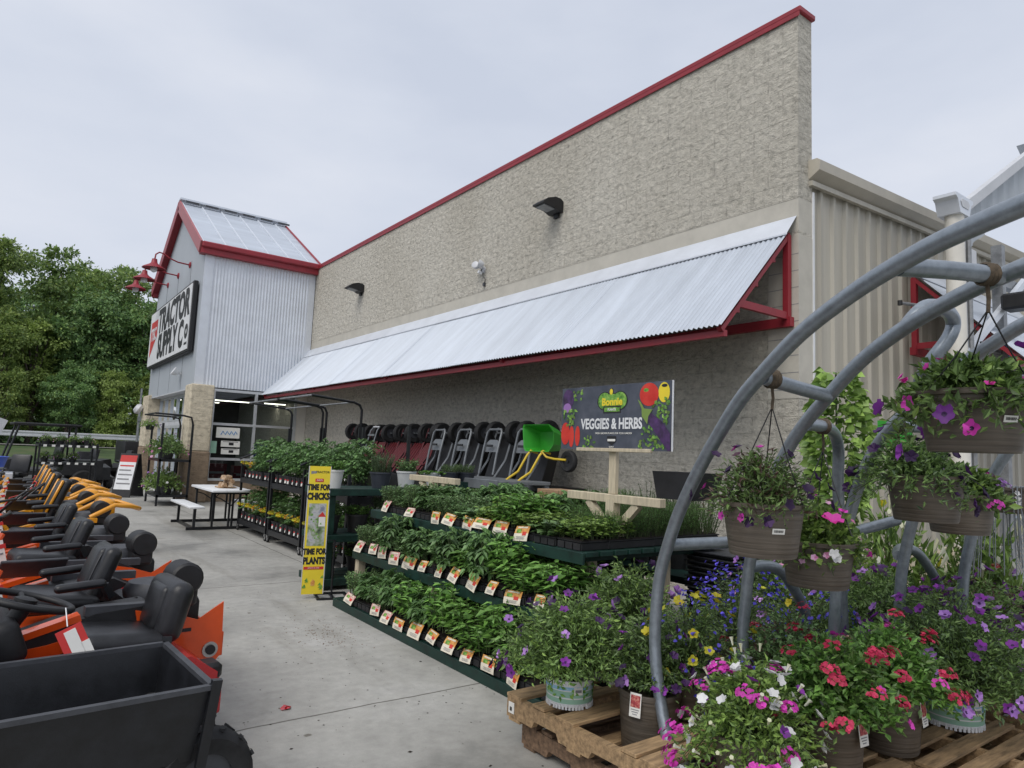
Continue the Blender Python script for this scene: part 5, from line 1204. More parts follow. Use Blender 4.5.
mb = MB()
for (x, y) in ((-0.35, -0.8), (0.35, -0.8), (-0.35, 0.8), (0.35, 0.8)): MB().box((x, y, 1.05), (0.05, 0.05, 2.1), 'blacksteel').build('post', fc)
for z in (0.25, 1.15): MB().box((0, 0, z), (0.75, 1.65, 0.06), 'blacksteel').build('shelf', fc)
mb.tube([(0.35, -0.8, 2.1), (0.30, -0.8, 2.28), (0.1, -0.8, 2.32), (-0.55, -0.8, 2.34)], 0.025, 'blacksteel', 8); mb.tube([(0.35, 0.8, 2.1), (0.30, 0.8, 2.28), (0.1, 0.8, 2.32), (-0.55, 0.8, 2.34)], 0.025, 'blacksteel', 8)
mb.tube([(-0.55, -0.8, 2.34), (-0.55, 0.8, 2.34)], 0.02, 'blacksteel', 8); mb.tube([(0.1, -0.8, 2.32), (0.1, 0.8, 2.32)], 0.02, 'blacksteel', 8); mb.build('arch_frame', fc)
f1, b1_ = petunia(301, 0.34, 0.30, 0.10, 90, [('f_white', 8, 0.025, 'trumpet'), ('f_lilac', 8, 0.025, 'trumpet')], L=0.06, W=0.03, m='lf_lime', m2='lf_pet'); f1 = f1.mesh('foliage'); b1_ = b1_.mesh('blossoms')
f2, b2_ = petunia(302, 0.34, 0.34, 0.12, 90, [('f_pink', 10, 0.03, 'trumpet')], L=0.06, W=0.028, m='lf_pet', m2='lf_herb'); f2 = f2.mesh('foliage'); b2_ = b2_.mesh('blossoms')
POT10 = MB().lathe([(0.11, 0), (0.145, 0.20), (0.155, 0.20), (0.155, 0.225), (0.14, 0.225), (0.138, 0.20), (0, 0.19)], 'potblack', n=18).mesh('pot')
def simple_pot(lab, loc, var, grp, sc_=1.0, name='potted_flower'):
    t = thing(name, lab, 'potted plant', loc, rnd.uniform(0, 6), grp); put('pot', POT10, t)
    fm, bm_ = ((f1, b1_), (f2, b2_))[var]; a = put('foliage', fm, t, (0, 0, 0.18)); b = put('blossoms', bm_, t, (0, 0, 0.18)); a.scale = b.scale = (sc_,) * 3
    return t
for i, (x, y, z, v) in enumerate(((3.45, 19.55, 0.28, 0), (3.45, 20.2, 0.28, 0), (3.5, 20.75, 0.28, 1), (3.4, 19.5, 1.18, 1), (3.45, 20.1, 1.18, 0), (3.5, 20.7, 1.18, 1))):
    simple_pot(f'leafy flower pot, {"lower" if z < 1 else "upper"} shelf of the black flower cart, {["near end", "middle", "far end"][i % 3]}', (x, y, z), v, 'pots on the flower cart', 1.35)
hb = thing('hanging_basket', 'small lime green hanging basket on the black flower cart arch by the doors', 'hanging basket', (3.02, 20.1, 1.92)); put('pot', POT10, hb).scale = (0.8, 0.8, 0.6); put('foliage', f1, hb, (0, 0, 0.10)).scale = (0.8, 0.8, 0.6); put('blossoms', b1_, hb, (0, 0, 0.10)).scale = (0.8, 0.8, 0.6)
mb = MB(); [mb.tube([(0.12 * math.cos(a), 0.12 * math.sin(a), 0.12), (0, 0, 0.42)], 0.003, 'blacksteel', 4) for a in (0, 2.1, 4.2)]; mb.build('hanger', hb)
# ================================================================== TUBE FRAME FOR HANGING BASKETS
FB = Vector((2.754, 2.305, 0.0)); th = R(20); FU = Vector((-math.sin(th), -math.cos(th), 0)); FN = Vector((math.cos(th), -math.sin(th), 0))
fr = thing('basket_display_frame', 'galvanised curved tube frame of arches arching over the flower pots and carrying the hanging baskets', 'display frame', FB)
def fp(s, z, w=0.0): return FU * s + FN * w + Vector((0, 0, z))
def fworld(s, z, w=0.0): return FB + fp(s, z, w)
def smooth(pts, k=4):
    pts = [Vector(p) for p in pts]; out = []
    for i in range(len(pts) - 1):
        p0 = pts[max(i - 1, 0)]; p1, p2 = pts[i], pts[i + 1]; p3 = pts[min(i + 2, len(pts) - 1)]
        for q in range(k):
            t = q / k; out.append(0.5 * ((2 * p1) + (p2 - p0) * t + (2 * p0 - 5 * p1 + 4 * p2 - p3) * t * t + (3 * p1 - p0 - 3 * p2 + p3) * t ** 3))
    out.append(pts[-1]); return out
TR = 0.031
half1 = [(0.0, 0.2), (-0.128, 0.446), (-0.19, 0.675), (-0.188, 0.878), (-0.153, 1.063), (-0.076, 1.227), (0.018, 1.387), (0.127, 1.528), (0.248, 1.666), (0.377, 1.796), (0.528, 1.933), (0.679, 2.033), (0.912, 2.166), (1.169, 2.265), (1.385, 2.324), (1.6, 2.361), (1.95, 2.385)]
half2 = [(0.32, 0.2), (0.23, 0.5), (0.203, 0.82), (0.207, 1.006), (0.24, 1.2), (0.383, 1.563), (0.521, 1.739), (0.618, 1.835), (0.72, 1.925), (0.933, 2.082), (1.148, 2.186), (1.372, 2.262), (1.6, 2.306), (1.95, 2.325)]
half3 = [(0.70, 0.2), (0.665, 0.7), (0.665, 1.086), (0.69, 1.437), (0.72, 1.70), (0.80, 1.93), (0.95, 2.06), (1.147, 2.17), (1.4, 2.25), (1.7, 2.29), (1.95, 2.30)]
def full(h): return h + [(3.9 - s, z) for s, z in reversed(h[:-1])]
half2 = [(-0.04, 0.28), (-0.13, 0.55), (-0.15, 0.75), (-0.13, 0.90), (-0.10, 1.10), (-0.03, 1.34), (0.07, 1.55), (0.22, 1.75), (0.33, 1.86), (0.45, 1.955), (0.68, 2.12), (0.92, 2.235), (1.17, 2.315), (1.42, 2.365), (1.7, 2.40), (1.95, 2.405)]
half3 = [(0.0, 0.28), (-0.08, 0.55), (-0.10, 0.75), (-0.09, 0.90), (-0.07, 1.08), (0.0, 1.34), (0.09, 1.58), (0.20, 1.76), (0.32, 1.885), (0.48, 2.01), (0.68, 2.135), (0.87, 2.23), (1.02, 2.295), (1.3, 2.36), (1.65, 2.40), (1.95, 2.405)]
half4 = [(s - 0.12, z) for s, z in half3]
for hf, w in ((half1, 0.0), (half2, 0.50), (half3, 1.05), (half4, 1.62), (half4, 2.10)):
    MB().tube(smooth([fp(s, z, w) for s, z in full(hf)]), TR, 'tube', 16).build('arch_tube', fr)
def ctube(pts, r=TR, nm='cross_tube'): MB().tube(smooth(pts, 5), r, 'tube', 14).build(nm, fr)
ctube([fp(0.66, 2.022, 0.02), fp(0.60, 2.005, 0.20), fp(0.50, 1.985, 0.485)])
ctube([fp(1.36, 2.32, 0.02), fp(1.36, 2.335, 0.25), fp(1.34, 2.35, 0.49)])
ctube([fp(-0.09, 1.225, 0.02), fp(-0.08, 1.235, 0.2), fp(-0.05, 1.25, 0.49)])
ctube([fp(0.34, 1.86, 0.50), fp(0.18, 1.865, 0.75), fp(0.06, 1.855, 0.90), fp(-0.02, 1.82, 1.0), fp(-0.08, 1.74, 1.07), fp(-0.12, 1.6, 1.10), fp(-0.20, 1.3, 1.18), fp(-0.32, 0.95, 1.30), fp(-0.36, 0.3, 1.36)], nm='side_leg')
ctube([fp(-0.11, 1.10, 0.50), fp(-0.20, 1.10, 0.66), fp(-0.27, 1.06, 0.83), fp(-0.35, 0.92, 1.0), fp(-0.43, 0.75, 1.14), fp(-0.46, 0.5, 1.18), fp(-0.46, 0.25, 1.18)], nm='side_leg')
ctube([fp(0.93, 2.24, 0.50), fp(0.93, 2.33, 0.60), fp(0.81, 2.37, 0.84), fp(0.74, 2.34, 0.97), fp(0.73, 2.26, 0.95), fp(0.66, 2.13, 0.90), fp(0.45, 1.99, 1.04)], nm='side_leg')
ctube([fp(-0.03, 1.30, 1.05), fp(-0.18, 1.31, 1.34), fp(-0.22, 1.36, 1.62)])
ctube([fp(-0.215, 1.15, 1.62), fp(-0.30, 1.16, 1.70), fp(-0.40, 1.17, 1.85), fp(-0.46, 1.12, 2.04), fp(-0.54, 0.92, 2.28), fp(-0.58, 0.78, 2.38), fp(-0.6, 0.3, 2.42)], nm='side_leg')
ctube([fp(1.40, 2.36, 0.50), fp(1.40, 2.37, 0.8), fp(1.40, 2.375, 1.05)])
ctube([fp(0.30, 1.88, 1.05), fp(0.28, 1.89, 1.35), fp(0.22, 1.9, 1.62)])
mb = MB()
mb.beam(fp(0.0, 0.20, -0.03), fp(0.0, 0.20, 1.1), 0.09, 0.02, 'tube'); mb.beam(fp(0.0, 0.225, 0.04), fp(0.0, 0.225, 1.1), 0.015, 0.05, 'tube'); mb.box(fp(0, 0.10, 0.0), (0.12, 0.12, 0.2), 'tubedark')
for q in (0.5, 1.05): mb.box(fp(0.0, 0.10, q), (0.08, 0.08, 0.2), 'tubedark')
mb.build('base_rail', fr)
for (s, z, w) in ((0.645, 2.02, 0.075), (0.20, 1.865, 0.72), (1.345, 2.345, 0.42), (0.30, 1.88, 1.10), (0.28, 1.89, 1.36)):
    mb = MB(); c = fp(s, z, w)
    for q in range(3): mb.lathe([(TR + 0.004, -0.010), (TR + 0.011, 0), (TR + 0.004, 0.010)], 'rope', c + FN * (q - 1) * 0.017, 14, Matrix((FU, Vector((0, 0, 1)).cross(FN) if False else FU.cross(FN), FN)).transposed(), capb=False)
    mb.build('twine_wrap', fr)

# ---- hanging baskets
def basket_pot(rim, h):
    mb = MB(); b = rim * 0.76
    mb.lathe([(0.0, 0.0), (b, 0.0), (b + 0.004, 0.008), (rim - 0.012, h - 0.022), (rim, h - 0.018), (rim + 0.004, h), (rim - 0.010, h), (rim - 0.016, h - 0.03), (0, h - 0.035)], 'pot', n=40, capb=False)
    return mb
def barcode(mb, r, ang, z, w=0.052, h=0.024):
    c = Vector((math.cos(ang) * r, math.sin(ang) * r, z)); n_ = Vector((math.cos(ang), math.sin(ang), 0.0)); u = Vector((-math.sin(ang), math.cos(ang), 0)); v = Vector((0, 0, 1)) + n_ * 0.28; v.normalize(); n_ = u.cross(v)
    rot = Matrix((u, v, n_)).transposed(); mb.box(c, (w, h, 0.002), 'paper', rot, bev=0.0005)
    k = -w * 0.36
    q = random.Random(8)
    while k < w * 0.36:
        t = q.choice((0.001, 0.0015, 0.002)); mb.box(c + u * k + n_ * 0.0013 + v * h * 0.03, (t, h * 0.42, 0.0006), 'blackink', rot); k += t + q.choice((0.001, 0.0016))
    return mb
def hang_basket(lab, c, rim, h, seed, Rr, Hh, trail, n, fl, hook, bar=None, **kw):
    t = thing('hanging_basket', lab, 'hanging basket', c, 0, 'hanging baskets on the tube frame')
    mb = basket_pot(rim, h); mb.build('pot', t)
    if bar is not None: barcode(MB(), rim * 0.885, bar, h * 0.52).build('price_label', t)
    f, b = petunia(seed, Rr, Hh, trail, n, fl, **kw)
    f.build('foliage', t, (0, 0, h - 0.03)); b.build('blossoms', t, (0, 0, h - 0.03))
    if hook is not None:
        mb = MB(); top = Vector(hook) - Vector(c)
        for a in (0.6, 2.7, 4.8):
            p = Vector((math.cos(a) * rim, math.sin(a) * rim, h - 0.005)); k = top + Vector((0, 0, -0.09)); mb.tube([p, p.lerp(k, 0.5) + Vector((0, 0, -0.01)), k], 0.0028, 'blackplastic', 5)
        mb.tube([top + Vector((0, 0, -0.10)), top + Vector((0.008, 0, -0.05)), top + Vector((0, 0.0, -0.0))], 0.007, 'rope', 6); mb.build('hanger', t)
    return t
VW = math.atan2(-0.8, -0.6)
Aw = fworld(0.66, 2.02, 0.055)
hang_basket('hanging basket with barcode label and sparse purple petunias under the front cross tube', (2.665, 1.755, 1.268), 0.178, 0.225, 401, 0.25, 0.24, 0.05, 330,
            [('f_dark', 16, 0.026, 'trumpet'), ('f_mag', 7, 0.020, 'trumpet'), ('f_pink', 3, 0.020, 'trumpet')], fworld(0.645, 1.99, 0.075), VW + 0.05, L=0.038, W=0.011, m='lf_pet', m2='lf_brown')
hang_basket('hanging basket of pink bloom and pale green leaves close beside the barcode basket', (3.18, 1.80, 1.092), 0.176, 0.215, 402, 0.21, 0.19, 0.10, 230,
            [('f_hot', 3, 0.050, 'trumpet'), ('f_mag', 6, 0.022, 'trumpet'), ('f_pink', 12, 0.016, 'trumpet'), ('f_white', 3, 0.024, 'trumpet')], fworld(0.20, 1.83, 0.72), None, L=0.045, W=0.026, m='lf_lime', m2='lf_pet')
hang_basket('highest hanging basket with big purple petunias at the right edge', (2.80, 0.993, 1.731), 0.186, 0.215, 403, 0.27, 0.15, 0.16, 280,
            [('f_purple', 13, 0.034, 'trumpet'), ('f_mag', 3, 0.03, 'trumpet'), ('f_hot', 14, 0.016, 'trumpet')], fworld(1.345, 2.31, 0.42), VW + 0.12, L=0.05, W=0.022, m='lf_pet', m2='lf_lime')
hang_basket('shaded hanging basket of near black petunias below the highest basket', (3.725, 1.54, 1.412), 0.182, 0.225, 404, 0.26, 0.20, 0.14, 330,
            [('f_dark', 22, 0.032, 'trumpet')], fworld(0.30, 1.85, 1.10), None, L=0.042, W=0.014, m='lf_pet', m2='lf_dark', offset=(-0.08, 0.05))
hang_basket('hanging basket of lilac verbena behind the shaded basket at the right', (4.32, 1.61, 1.325), 0.182, 0.215, 405, 0.22, 0.17, 0.08, 230,
            [('f_lilac', 4, 0.035, 'cluster'), ('f_mag', 3, 0.034, 'cluster')], fworld(0.28, 1.86, 1.36), None, L=0.055, W=0.032, m='lf_pet', m2='lf_lime', offset=(0.04, 0))
# trailing grey strands with white blooms
t = thing('hanging_basket', 'grey trailing strands with small white blooms hanging beyond the lilac basket', 'hanging basket', (5.2, 1.65, 1.42), 0, 'hanging baskets on the tube frame'); basket_pot(0.16, 0.16).build('pot', t)
r_ = np.random.default_rng(77); mb = MB(); bl = MB()
for k in range(90):
    a = r_.uniform(0, 6.28); r0 = 0.14 + r_.uniform(0, 0.06); ln = r_.uniform(0.25, 0.6); p0 = np.array([math.cos(a) * 0.12, math.sin(a) * 0.12, 0.15]); p1 = np.array([math.cos(a) * r0, math.sin(a) * r0, 0.17]); p2 = p1 + np.array([math.cos(a) * 0.06, math.sin(a) * 0.06, -ln])
    mb.tube([p0, p1, (p1 + p2) / 2 + r_.normal(size=3) * 0.01, p2], 0.0028, 'cartgrey', 4)
    if k % 9 == 0:
        for q in range(3): bl.flower(p1 + (p2 - p1) * r_.uniform(0, 0.6), (-0.5, -0.5, 0.4), 0.018, 'f_white', 5)
mb.build('foliage', t); bl.build('blossoms', t)

# ================================================================== PALLETS
def pallet(lab, loc, rz, m, grp='wooden pallets under the flower pots', Lx=1.02, Ly=1.12, boards=None):
    t = thing('wooden_pallet', lab, 'pallet', loc, rz, grp); h = 0.145
    for i, x in enumerate((0.02, Lx / 2, Lx - 0.02)):      # stringers run along y
        mb = MB(); d = h - 0.036
        mb.prism([(0, 0), (0, d), (Ly, d), (Ly, 0), (Ly * 0.80, 0), (Ly * 0.78, 0.038), (Ly * 0.62, 0.038), (Ly * 0.60, 0), (Ly * 0.40, 0), (Ly * 0.38, 0.038), (Ly * 0.22, 0.038), (Ly * 0.20, 0)], (x - 0.02, 0, 0.018), (0, 1, 0), (0, 0, 1), (1, 0, 0), m, 0.04); mb.build('stringer', t)
    for y, wd in (boards or [(0.068 + (Ly - 0.136) * k / 6, 0.135 if k in (0, 6) else 0.09) for k in range(7)]):
        MB().box((Lx / 2, y + rnd.uniform(-0.008, 0.008), h - 0.009), (Lx, wd, 0.018), m, rotm(0, rnd.uniform(-0.3, 0.3), rnd.uniform(-0.4, 0.4)), bev=0.002).build('deck_board', t)
    for k in (0, 3, 6): MB().box((Lx / 2, 0.068 + (Ly - 0.136) * k / 6, 0.009), (Lx, 0.10, 0.018), m, bev=0.002).build('bottom_board', t)
    return t
pallet('weathered brown pallet at the bottom of the nearer stack', (2.52, 2.10, 0.0), R(-1), 'pallet2')
pp = pallet('pale wooden pallet with small white tag on top of the nearer stack', (2.49, 2.16, 0.146), R(1), 'pallet', Lx=1.13, boards=[(1.055, 0.13), (0.845, 0.10), (0.63, 0.135), (0.175, 0.10), (0.06, 0.12)])
mb = MB(); mb.box((-0.004, 1.075, 0.072), (0.003, 0.05, 0.06), 'paper'); [mb.box((-0.0065, 1.085 - 0.004 * k, 0.066), (0.001, 0.002, 0.022), 'blackink') for k in range(5)]; mb.build('tag', pp)
pallet('pallet under the red verbena pots, bottom of its stack', (2.52, 0.86, 0.0), R(0), 'pallet2')
pallet('pallet under the red verbena pots, top of its stack', (2.50, 0.90, 0.146), R(-2), 'pallet')
pallet('pale pallet under the green striped bucket at the right, bottom of its stack', (3.62, 0.98, 0.0), R(1), 'pallet', Ly=1.0)
pallet('pale pallet under the green striped bucket at the right, top of its stack', (3.60, 1.02, 0.146), R(0), 'pallet', Ly=1.0)
pallet('far pallet behind the blue lobelia pots', (3.60, 2.16, 0.0), 0, 'pallet2'); pallet('topmost far pallet behind the blue lobelia pots', (3.62, 2.2, 0.146), 0, 'pallet')
pallet('rightmost pallet under the purple petunia mounds', (4.75, 1.3, 0.0), 0, 'pallet2', Ly=1.0); pallet('topmost rightmost pallet under the purple petunia mounds', (4.75, 1.3, 0.146), 0, 'pallet', Ly=1.0)
pallet('back right pallet under the petunias by the fence', (4.75, 2.4, 0.0), 0, 'pallet2', Ly=1.0); pallet('topmost back right pallet under the petunias by the fence', (4.75, 2.4, 0.146), 0, 'pallet', Ly=1.0)

# ================================================================== FLOWER POTS
PT = 0.294
def flower_pot(lab, loc, rim, h, seed, Rr, Hh, trail, n, fl, name='flower_pot', style='taupe', tagang=None, **kw):
    t = thing(name, lab, 'potted plant', loc, 0, 'flower pots on the pallets')
    if style == 'taupe':
        mb = MB(); b = rim * 0.84
        mb.lathe([(0, 0), (b, 0), (b + 0.004, 0.008), (rim - 0.006, h - 0.03), (rim, h - 0.028), (rim + 0.004, h - 0.012), (rim, h), (rim - 0.01, h), (rim - 0.014, h - 0.03), (0, h - 0.035)], 'pot', n=40, capb=False); mb.build('pot', t)
    elif style == 'bucket':
        mb = MB(); b = rim * 0.93
        mb.lathe([(0, 0.012), (b, 0.012), (b, 0.03)], 'white', n=44, capb=False)
        for k in range(44):
            a = 2 * math.pi * k / 44
            if k % 11: mb.box((math.cos(a) * b, math.sin(a) * b, 0.012), (0.012, 0.012, 0.024), 'white', rotm(0, 0, math.degrees(a)))
        z0 = 0.03
        for z1, m in ((0.055, 'mintink'), (0.062, 'white'), (0.095, 'mintink'), (0.10, 'white'), (h - 0.03, 'bluelab'), (h, 'white')):
            f = lambda z: b + (rim - b) * z / h
            mb.lathe([(f(z0) + 0.001, z0), (f(z1) + 0.001, z1)], m, n=44, capb=False); z0 = z1
        mb.lathe([(rim, h), (rim - 0.008, h), (rim - 0.012, h - 0.03), (0, h - 0.035)], 'white', n=44, capb=False)
        mb.build('pot', t)
        mb = MB(); lr2 = random.Random(seed)
        for c_ in range(5):
            a0 = VW + (c_ - 2) * 0.55
            for k in range(7):
                a = a0 + lr2.uniform(-0.10, 0.10); z = 0.085 + lr2.uniform(-0.018, 0.05); rr = b + (rim - b) * z / h + 0.0025
                c0 = Vector((math.cos(a) * rr, math.sin(a) * rr, z)); u = Vector((-math.sin(a), math.cos(a), 0)); an = lr2.uniform(0, 6.28); d = u * math.cos(an) + Vector((0, 0, math.sin(an)))
                mb.leaves([c0], [d], [(math.cos(a), math.sin(a), 0)], 0.035, 0.016, 'greenink', 0.02)
        a = VW + 0.28; rr = rim * 0.975 + 0.001; u = Vector((-math.sin(a), math.cos(a), 0)); n_ = Vector((math.cos(a), math.sin(a), 0))
        mb.box(Vector((math.cos(a) * rr, math.sin(a) * rr, h * 0.66)), (0.05, 0.04, 0.002), 'paper', Matrix((u, Vector((0, 0, 1)), n_)).transposed()); mb.box(Vector((math.cos(a) * (rr + 0.002), math.sin(a) * (rr + 0.002), h * 0.66)), (0.035, 0.014, 0.002), 'greyink', Matrix((u, Vector((0, 0, 1)), n_)).transposed())
        mb.build('printed_label', t)
    if tagang is not None:
        a = tagang; u = Vector((-math.sin(a), math.cos(a), 0)); n_ = Vector((math.cos(a), math.sin(a), 0)); c0 = n_ * (rim + 0.008) + Vector((0, 0, h - 0.045)); v = (Vector((0, 0, 1)) - n_ * 0.12).normalized(); rot = Matrix((u, v, u.cross(v))).transposed()
        mb = MB(); mb.box(c0, (0.062, 0.115, 0.0015), 'paper', rot); mb.box(c0 + v * 0.018 + n_ * 0.0016, (0.052, 0.058, 0.001), 'photored', rot)
        for q in range(3): mb.box(c0 - v * (0.022 + 0.011 * q) + n_ * 0.0016, (0.045 - 0.01 * q, 0.004, 0.001), 'greyink', rot)
        mb.build('care_tag', t)
    f, b = petunia(seed, Rr, Hh, trail, n, fl, **kw)
    f.build('foliage', t, (0, 0, h - 0.03)); b.build('blossoms', t, (0, 0, h - 0.03))
    return t
M['bluelab'] = blotch_mat('sky_blue_print', [(0.10, 0.32, 0.62), (0.28, 0.55, 0.75), (0.62, 0.75, 0.82)], 9)
M['photored'] = blotch_mat('flower_photo_print', [(0.10, 0.03, 0.03), (0.45, 0.06, 0.07), (0.65, 0.35, 0.25)], 70)
flower_pot('green and blue striped bucket of spreading petunias at the pallet corner', (2.67, 2.97, PT), 0.135, 0.15, 501, 0.42, 0.46, -0.03, 1000, [('f_dark', 26, 0.028, 'trumpet'), ('f_purple', 14, 0.028, 'trumpet'), ('f_lilac', 12, 0.028, 'trumpet')], style='bucket', elmax=1.36, L=0.040, W=0.014, m2='lf_lime', per=9)
flower_pot('taupe pot with picture tag and dark petunias just behind the curved tube', (2.87, 2.56, 0.157), 0.165, 0.30, 502, 0.30, 0.38, 0.0, 560, [('f_dark', 34, 0.026, 'trumpet'), ('f_purple', 8, 0.026, 'trumpet')], tagang=VW - 0.62, elmax=1.38, offset=(0.09, 0.09), L=0.036, W=0.013, m2='lf_dark')
flower_pot('nearest taupe pot of white petunias with magenta verbena', (2.74, 1.86, PT - 0.06), 0.155, 0.25, 503, 0.31, 0.32, 0.22, 520, [('f_white', 58, 0.026, 'trumpet'), ('f_cream', 60, 0.024, 'closed'), ('f_mag', 20, 0.036, 'cluster'), ('f_purple', 10, 0.026, 'trumpet')], tagang=VW + 0.62, L=0.038, W=0.016, m='lf_lime', m2='lf_pet')
flower_pot('taupe pot with tag full of crimson verbena', (3.18, 1.74, PT), 0.150, 0.25, 504, 0.32, 0.34, 0.02, 520, [('f_red', 22, 0.034, 'cluster'), ('f_mag', 5, 0.022, 'trumpet')], tagang=VW + 0.55, elmax=1.36, L=0.045, W=0.024, m='lf_pep', m2='lf_pet')
flower_pot('taupe pot of rose red verbena beside the right hand bucket', (3.66, 1.70, PT), 0.150, 0.25, 505, 0.30, 0.36, 0.02, 480, [('f_red', 18, 0.034, 'cluster'), ('f_hot', 3, 0.03, 'cluster'), ('f_peach', 3, 0.034, 'cluster')], tagang=VW + 0.7, elmax=1.36, L=0.045, W=0.022, m='lf_pep', m2='lf_pet')
flower_pot('green and blue striped bucket of purple petunias at the right edge', (4.33, 1.67, PT), 0.150, 0.16, 506, 0.56, 0.56, 0.03, 1150, [('f_lilac', 66, 0.030, 'trumpet'), ('f_purple', 60, 0.030, 'trumpet'), ('f_dark', 20, 0.03, 'trumpet'), ('f_peach', 1, 0.03, 'cluster')], style='bucket', elmax=1.36, L=0.040, W=0.014, m2='lf_dark')
flower_pot('low dark pot half hidden behind the nearest white petunias', (2.96, 2.02, PT), 0.14, 0.22, 507, 0.22, 0.2, 0.06, 130, [('f_yel', 5, 0.024, 'trumpet'), ('f_blue', 40, 0.010, 'tiny')], L=0.03, W=0.012)
flower_pot('pot of golden yellow bidens mixed with blue lobelia behind the curved tube', (3.14, 2.52, PT), 0.15, 0.25, 508, 0.32, 0.38, 0.08, 420, [('f_yel', 52, 0.028, 'trumpet'), ('f_blue', 150, 0.011, 'tiny')], L=0.03, W=0.010, m2='lf_dark')
flower_pot('mound of violet blue lobelia behind the lower tube elbow', (3.72, 2.62, PT), 0.16, 0.27, 509, 0.38, 0.46, 0.12, 420, [('f_blue', 620, 0.012, 'tiny'), ('f_yel', 4, 0.026, 'trumpet')], L=0.026, W=0.009, m2='lf_dark')
flower_pot('second mound of blue lobelia with yellow blooms near the middle legs', (4.15, 2.42, PT), 0.16, 0.26, 510, 0.36, 0.42, 0.12, 420, [('f_blue', 420, 0.011, 'tiny'), ('f_cream', 6, 0.026, 'trumpet'), ('f_lilac', 5, 0.03, 'trumpet')], L=0.028, W=0.010, m2='lf_dark')
flower_pot('leafy petunia pot with single pale purple blooms left of the lobelia', (3.30, 3.15, PT), 0.16, 0.27, 511, 0.36, 0.46, 0.06, 520, [('f_lilac', 10, 0.034, 'trumpet'), ('f_dark', 8, 0.03, 'trumpet')], L=0.045, W=0.018, m2='lf_lime')
flower_pot('mixed green and coral pot low between the verbena pots', (3.45, 2.12, PT), 0.15, 0.25, 512, 0.32, 0.36, 0.08, 480, [('f_red', 4, 0.03, 'cluster'), ('f_peach', 1, 0.03, 'cluster')], L=0.03, W=0.014, m='lf_herb', m2='lf_brown')
back = [((4.62, 2.20), 'lilac petunia mound just left of the right fence post', [('f_lilac', 54, 0.036, 'trumpet'), ('f_purple', 24, 0.03, 'trumpet')]),
        ((5.05, 1.80), 'deep purple petunia mound below the right hand legs', [('f_purple', 48, 0.034, 'trumpet'), ('f_dark', 36, 0.03, 'trumpet'), ('f_red', 2, 0.025, 'cluster')]),
        ((5.30, 2.75), 'dusty pink and purple mound by the wooden crate', [('f_pink', 36, 0.028, 'trumpet'), ('f_purple', 27, 0.03, 'trumpet')]),
        ((5.75, 2.05), 'purple petunia mound in front of the chain link panel', [('f_lilac', 30, 0.034, 'trumpet'), ('f_purple', 30, 0.034, 'trumpet')]),
        ((4.75, 2.95), 'brownish petunia mound with lilac blooms under the shaded basket', [('f_lilac', 36, 0.034, 'trumpet'), ('f_pink', 18, 0.028, 'trumpet')]),
        ((5.60, 1.45), 'purple petunia mound at the far right edge', [('f_lilac', 24, 0.034, 'trumpet'), ('f_purple', 42, 0.034, 'trumpet')]),
        ((5.95, 3.10), 'pinkish mound farthest back by the fence', [('f_pink', 42, 0.028, 'trumpet'), ('f_peach', 24, 0.026, 'trumpet')])]
bvar = [petunia(600 + k, 0.46, 0.50, 0.16, 700, [], L=0.042, W=0.015, m2='lf_brown' if k else 'lf_dark')[0].mesh('foliage') for k in range(2)]
for i, ((x, y), lab, fl) in enumerate(back):
    t = thing('flower_pot', lab, 'potted plant', (x, y, PT), 0, 'flower pots on the pallets'); MB().lathe([(0, 0), (0.13, 0), (0.155, 0.24), (0.16, 0.26), (0.14, 0.26), (0, 0.22)], 'pot', n=30, capb=False).build('pot', t)
    put('foliage', bvar[i % 2], t, (0, 0, 0.23), i * 1.1); _, b = petunia(700 + i, 0.46, 0.50, 0.16, 400, fl, L=0.01, W=0.004, per=1); b.build('blossoms', t, (0, 0, 0.23))

# vine on a stake, wooden crate, leaning tools, yellow blooms behind the frame
t = thing('climbing_vine', 'tall bright green vine climbing beside the corner of the tan siding', 'potted plant', (5.55, 2.95, 0.3)); put('pot', POT10, t)
r_ = np.random.default_rng(12); mb = MB(); P = []; Dd = []; Nn = []
mb.tube([(0, 0, 0.15), (0.02, 0.03, 1.1), (-0.04, 0.0, 2.15)], 0.008, 'stem', 5)
for k in range(1150):
    z = r_.uniform(0.95, 2.15); w = 0.30 * (1 - abs(z - 1.55) / 1.1); a = r_.uniform(0, 6.28); p = np.array([math.cos(a) * w * math.sqrt(r_.random()), math.sin(a) * w * math.sqrt(r_.random()), z + r_.normal() * 0.03]); P.append(p); Dd.append([math.cos(a), math.sin(a), -0.3 + r_.normal() * 0.4]); Nn.append([r_.normal() * 0.8 - 0.2, r_.normal() * 0.8 - 0.2, 0.7])
mb.leaves(P, Dd, Nn, r_.uniform(0.06, 0.11, len(P)), r_.uniform(0.05, 0.085, len(P)), 'lf_lime', 0.12); mb.build('foliage', t)
t = thing('wooden_crate', 'slatted wooden crate standing behind the petunias under the shaded basket', 'crate', (7.6, 3.3, 0)); mb = MB()
for k in range(13): mb.box((-0.62 + k * 0.105, -0.2, 0.70), (0.075, 0.02, 0.30), 'wood', bev=0.002)
mb.build('slats', t); MB().box((0, -0.185, 0.86), (1.40, 0.03, 0.05), 'wood').box((0, -0.185, 0.57), (1.40, 0.03, 0.05), 'wood').box((0, 0.2, 0.70), (1.38, 0.03, 0.32), 'wood').box((0, 0, 0.54), (1.38, 0.4, 0.03), 'wood').build('frame', t)
for sx in (-0.66, 0.66):
    for sy in (-0.16, 0.16): MB().box((sx, sy, 0.26), (0.06, 0.06, 0.53), 'wood').build('leg', t)
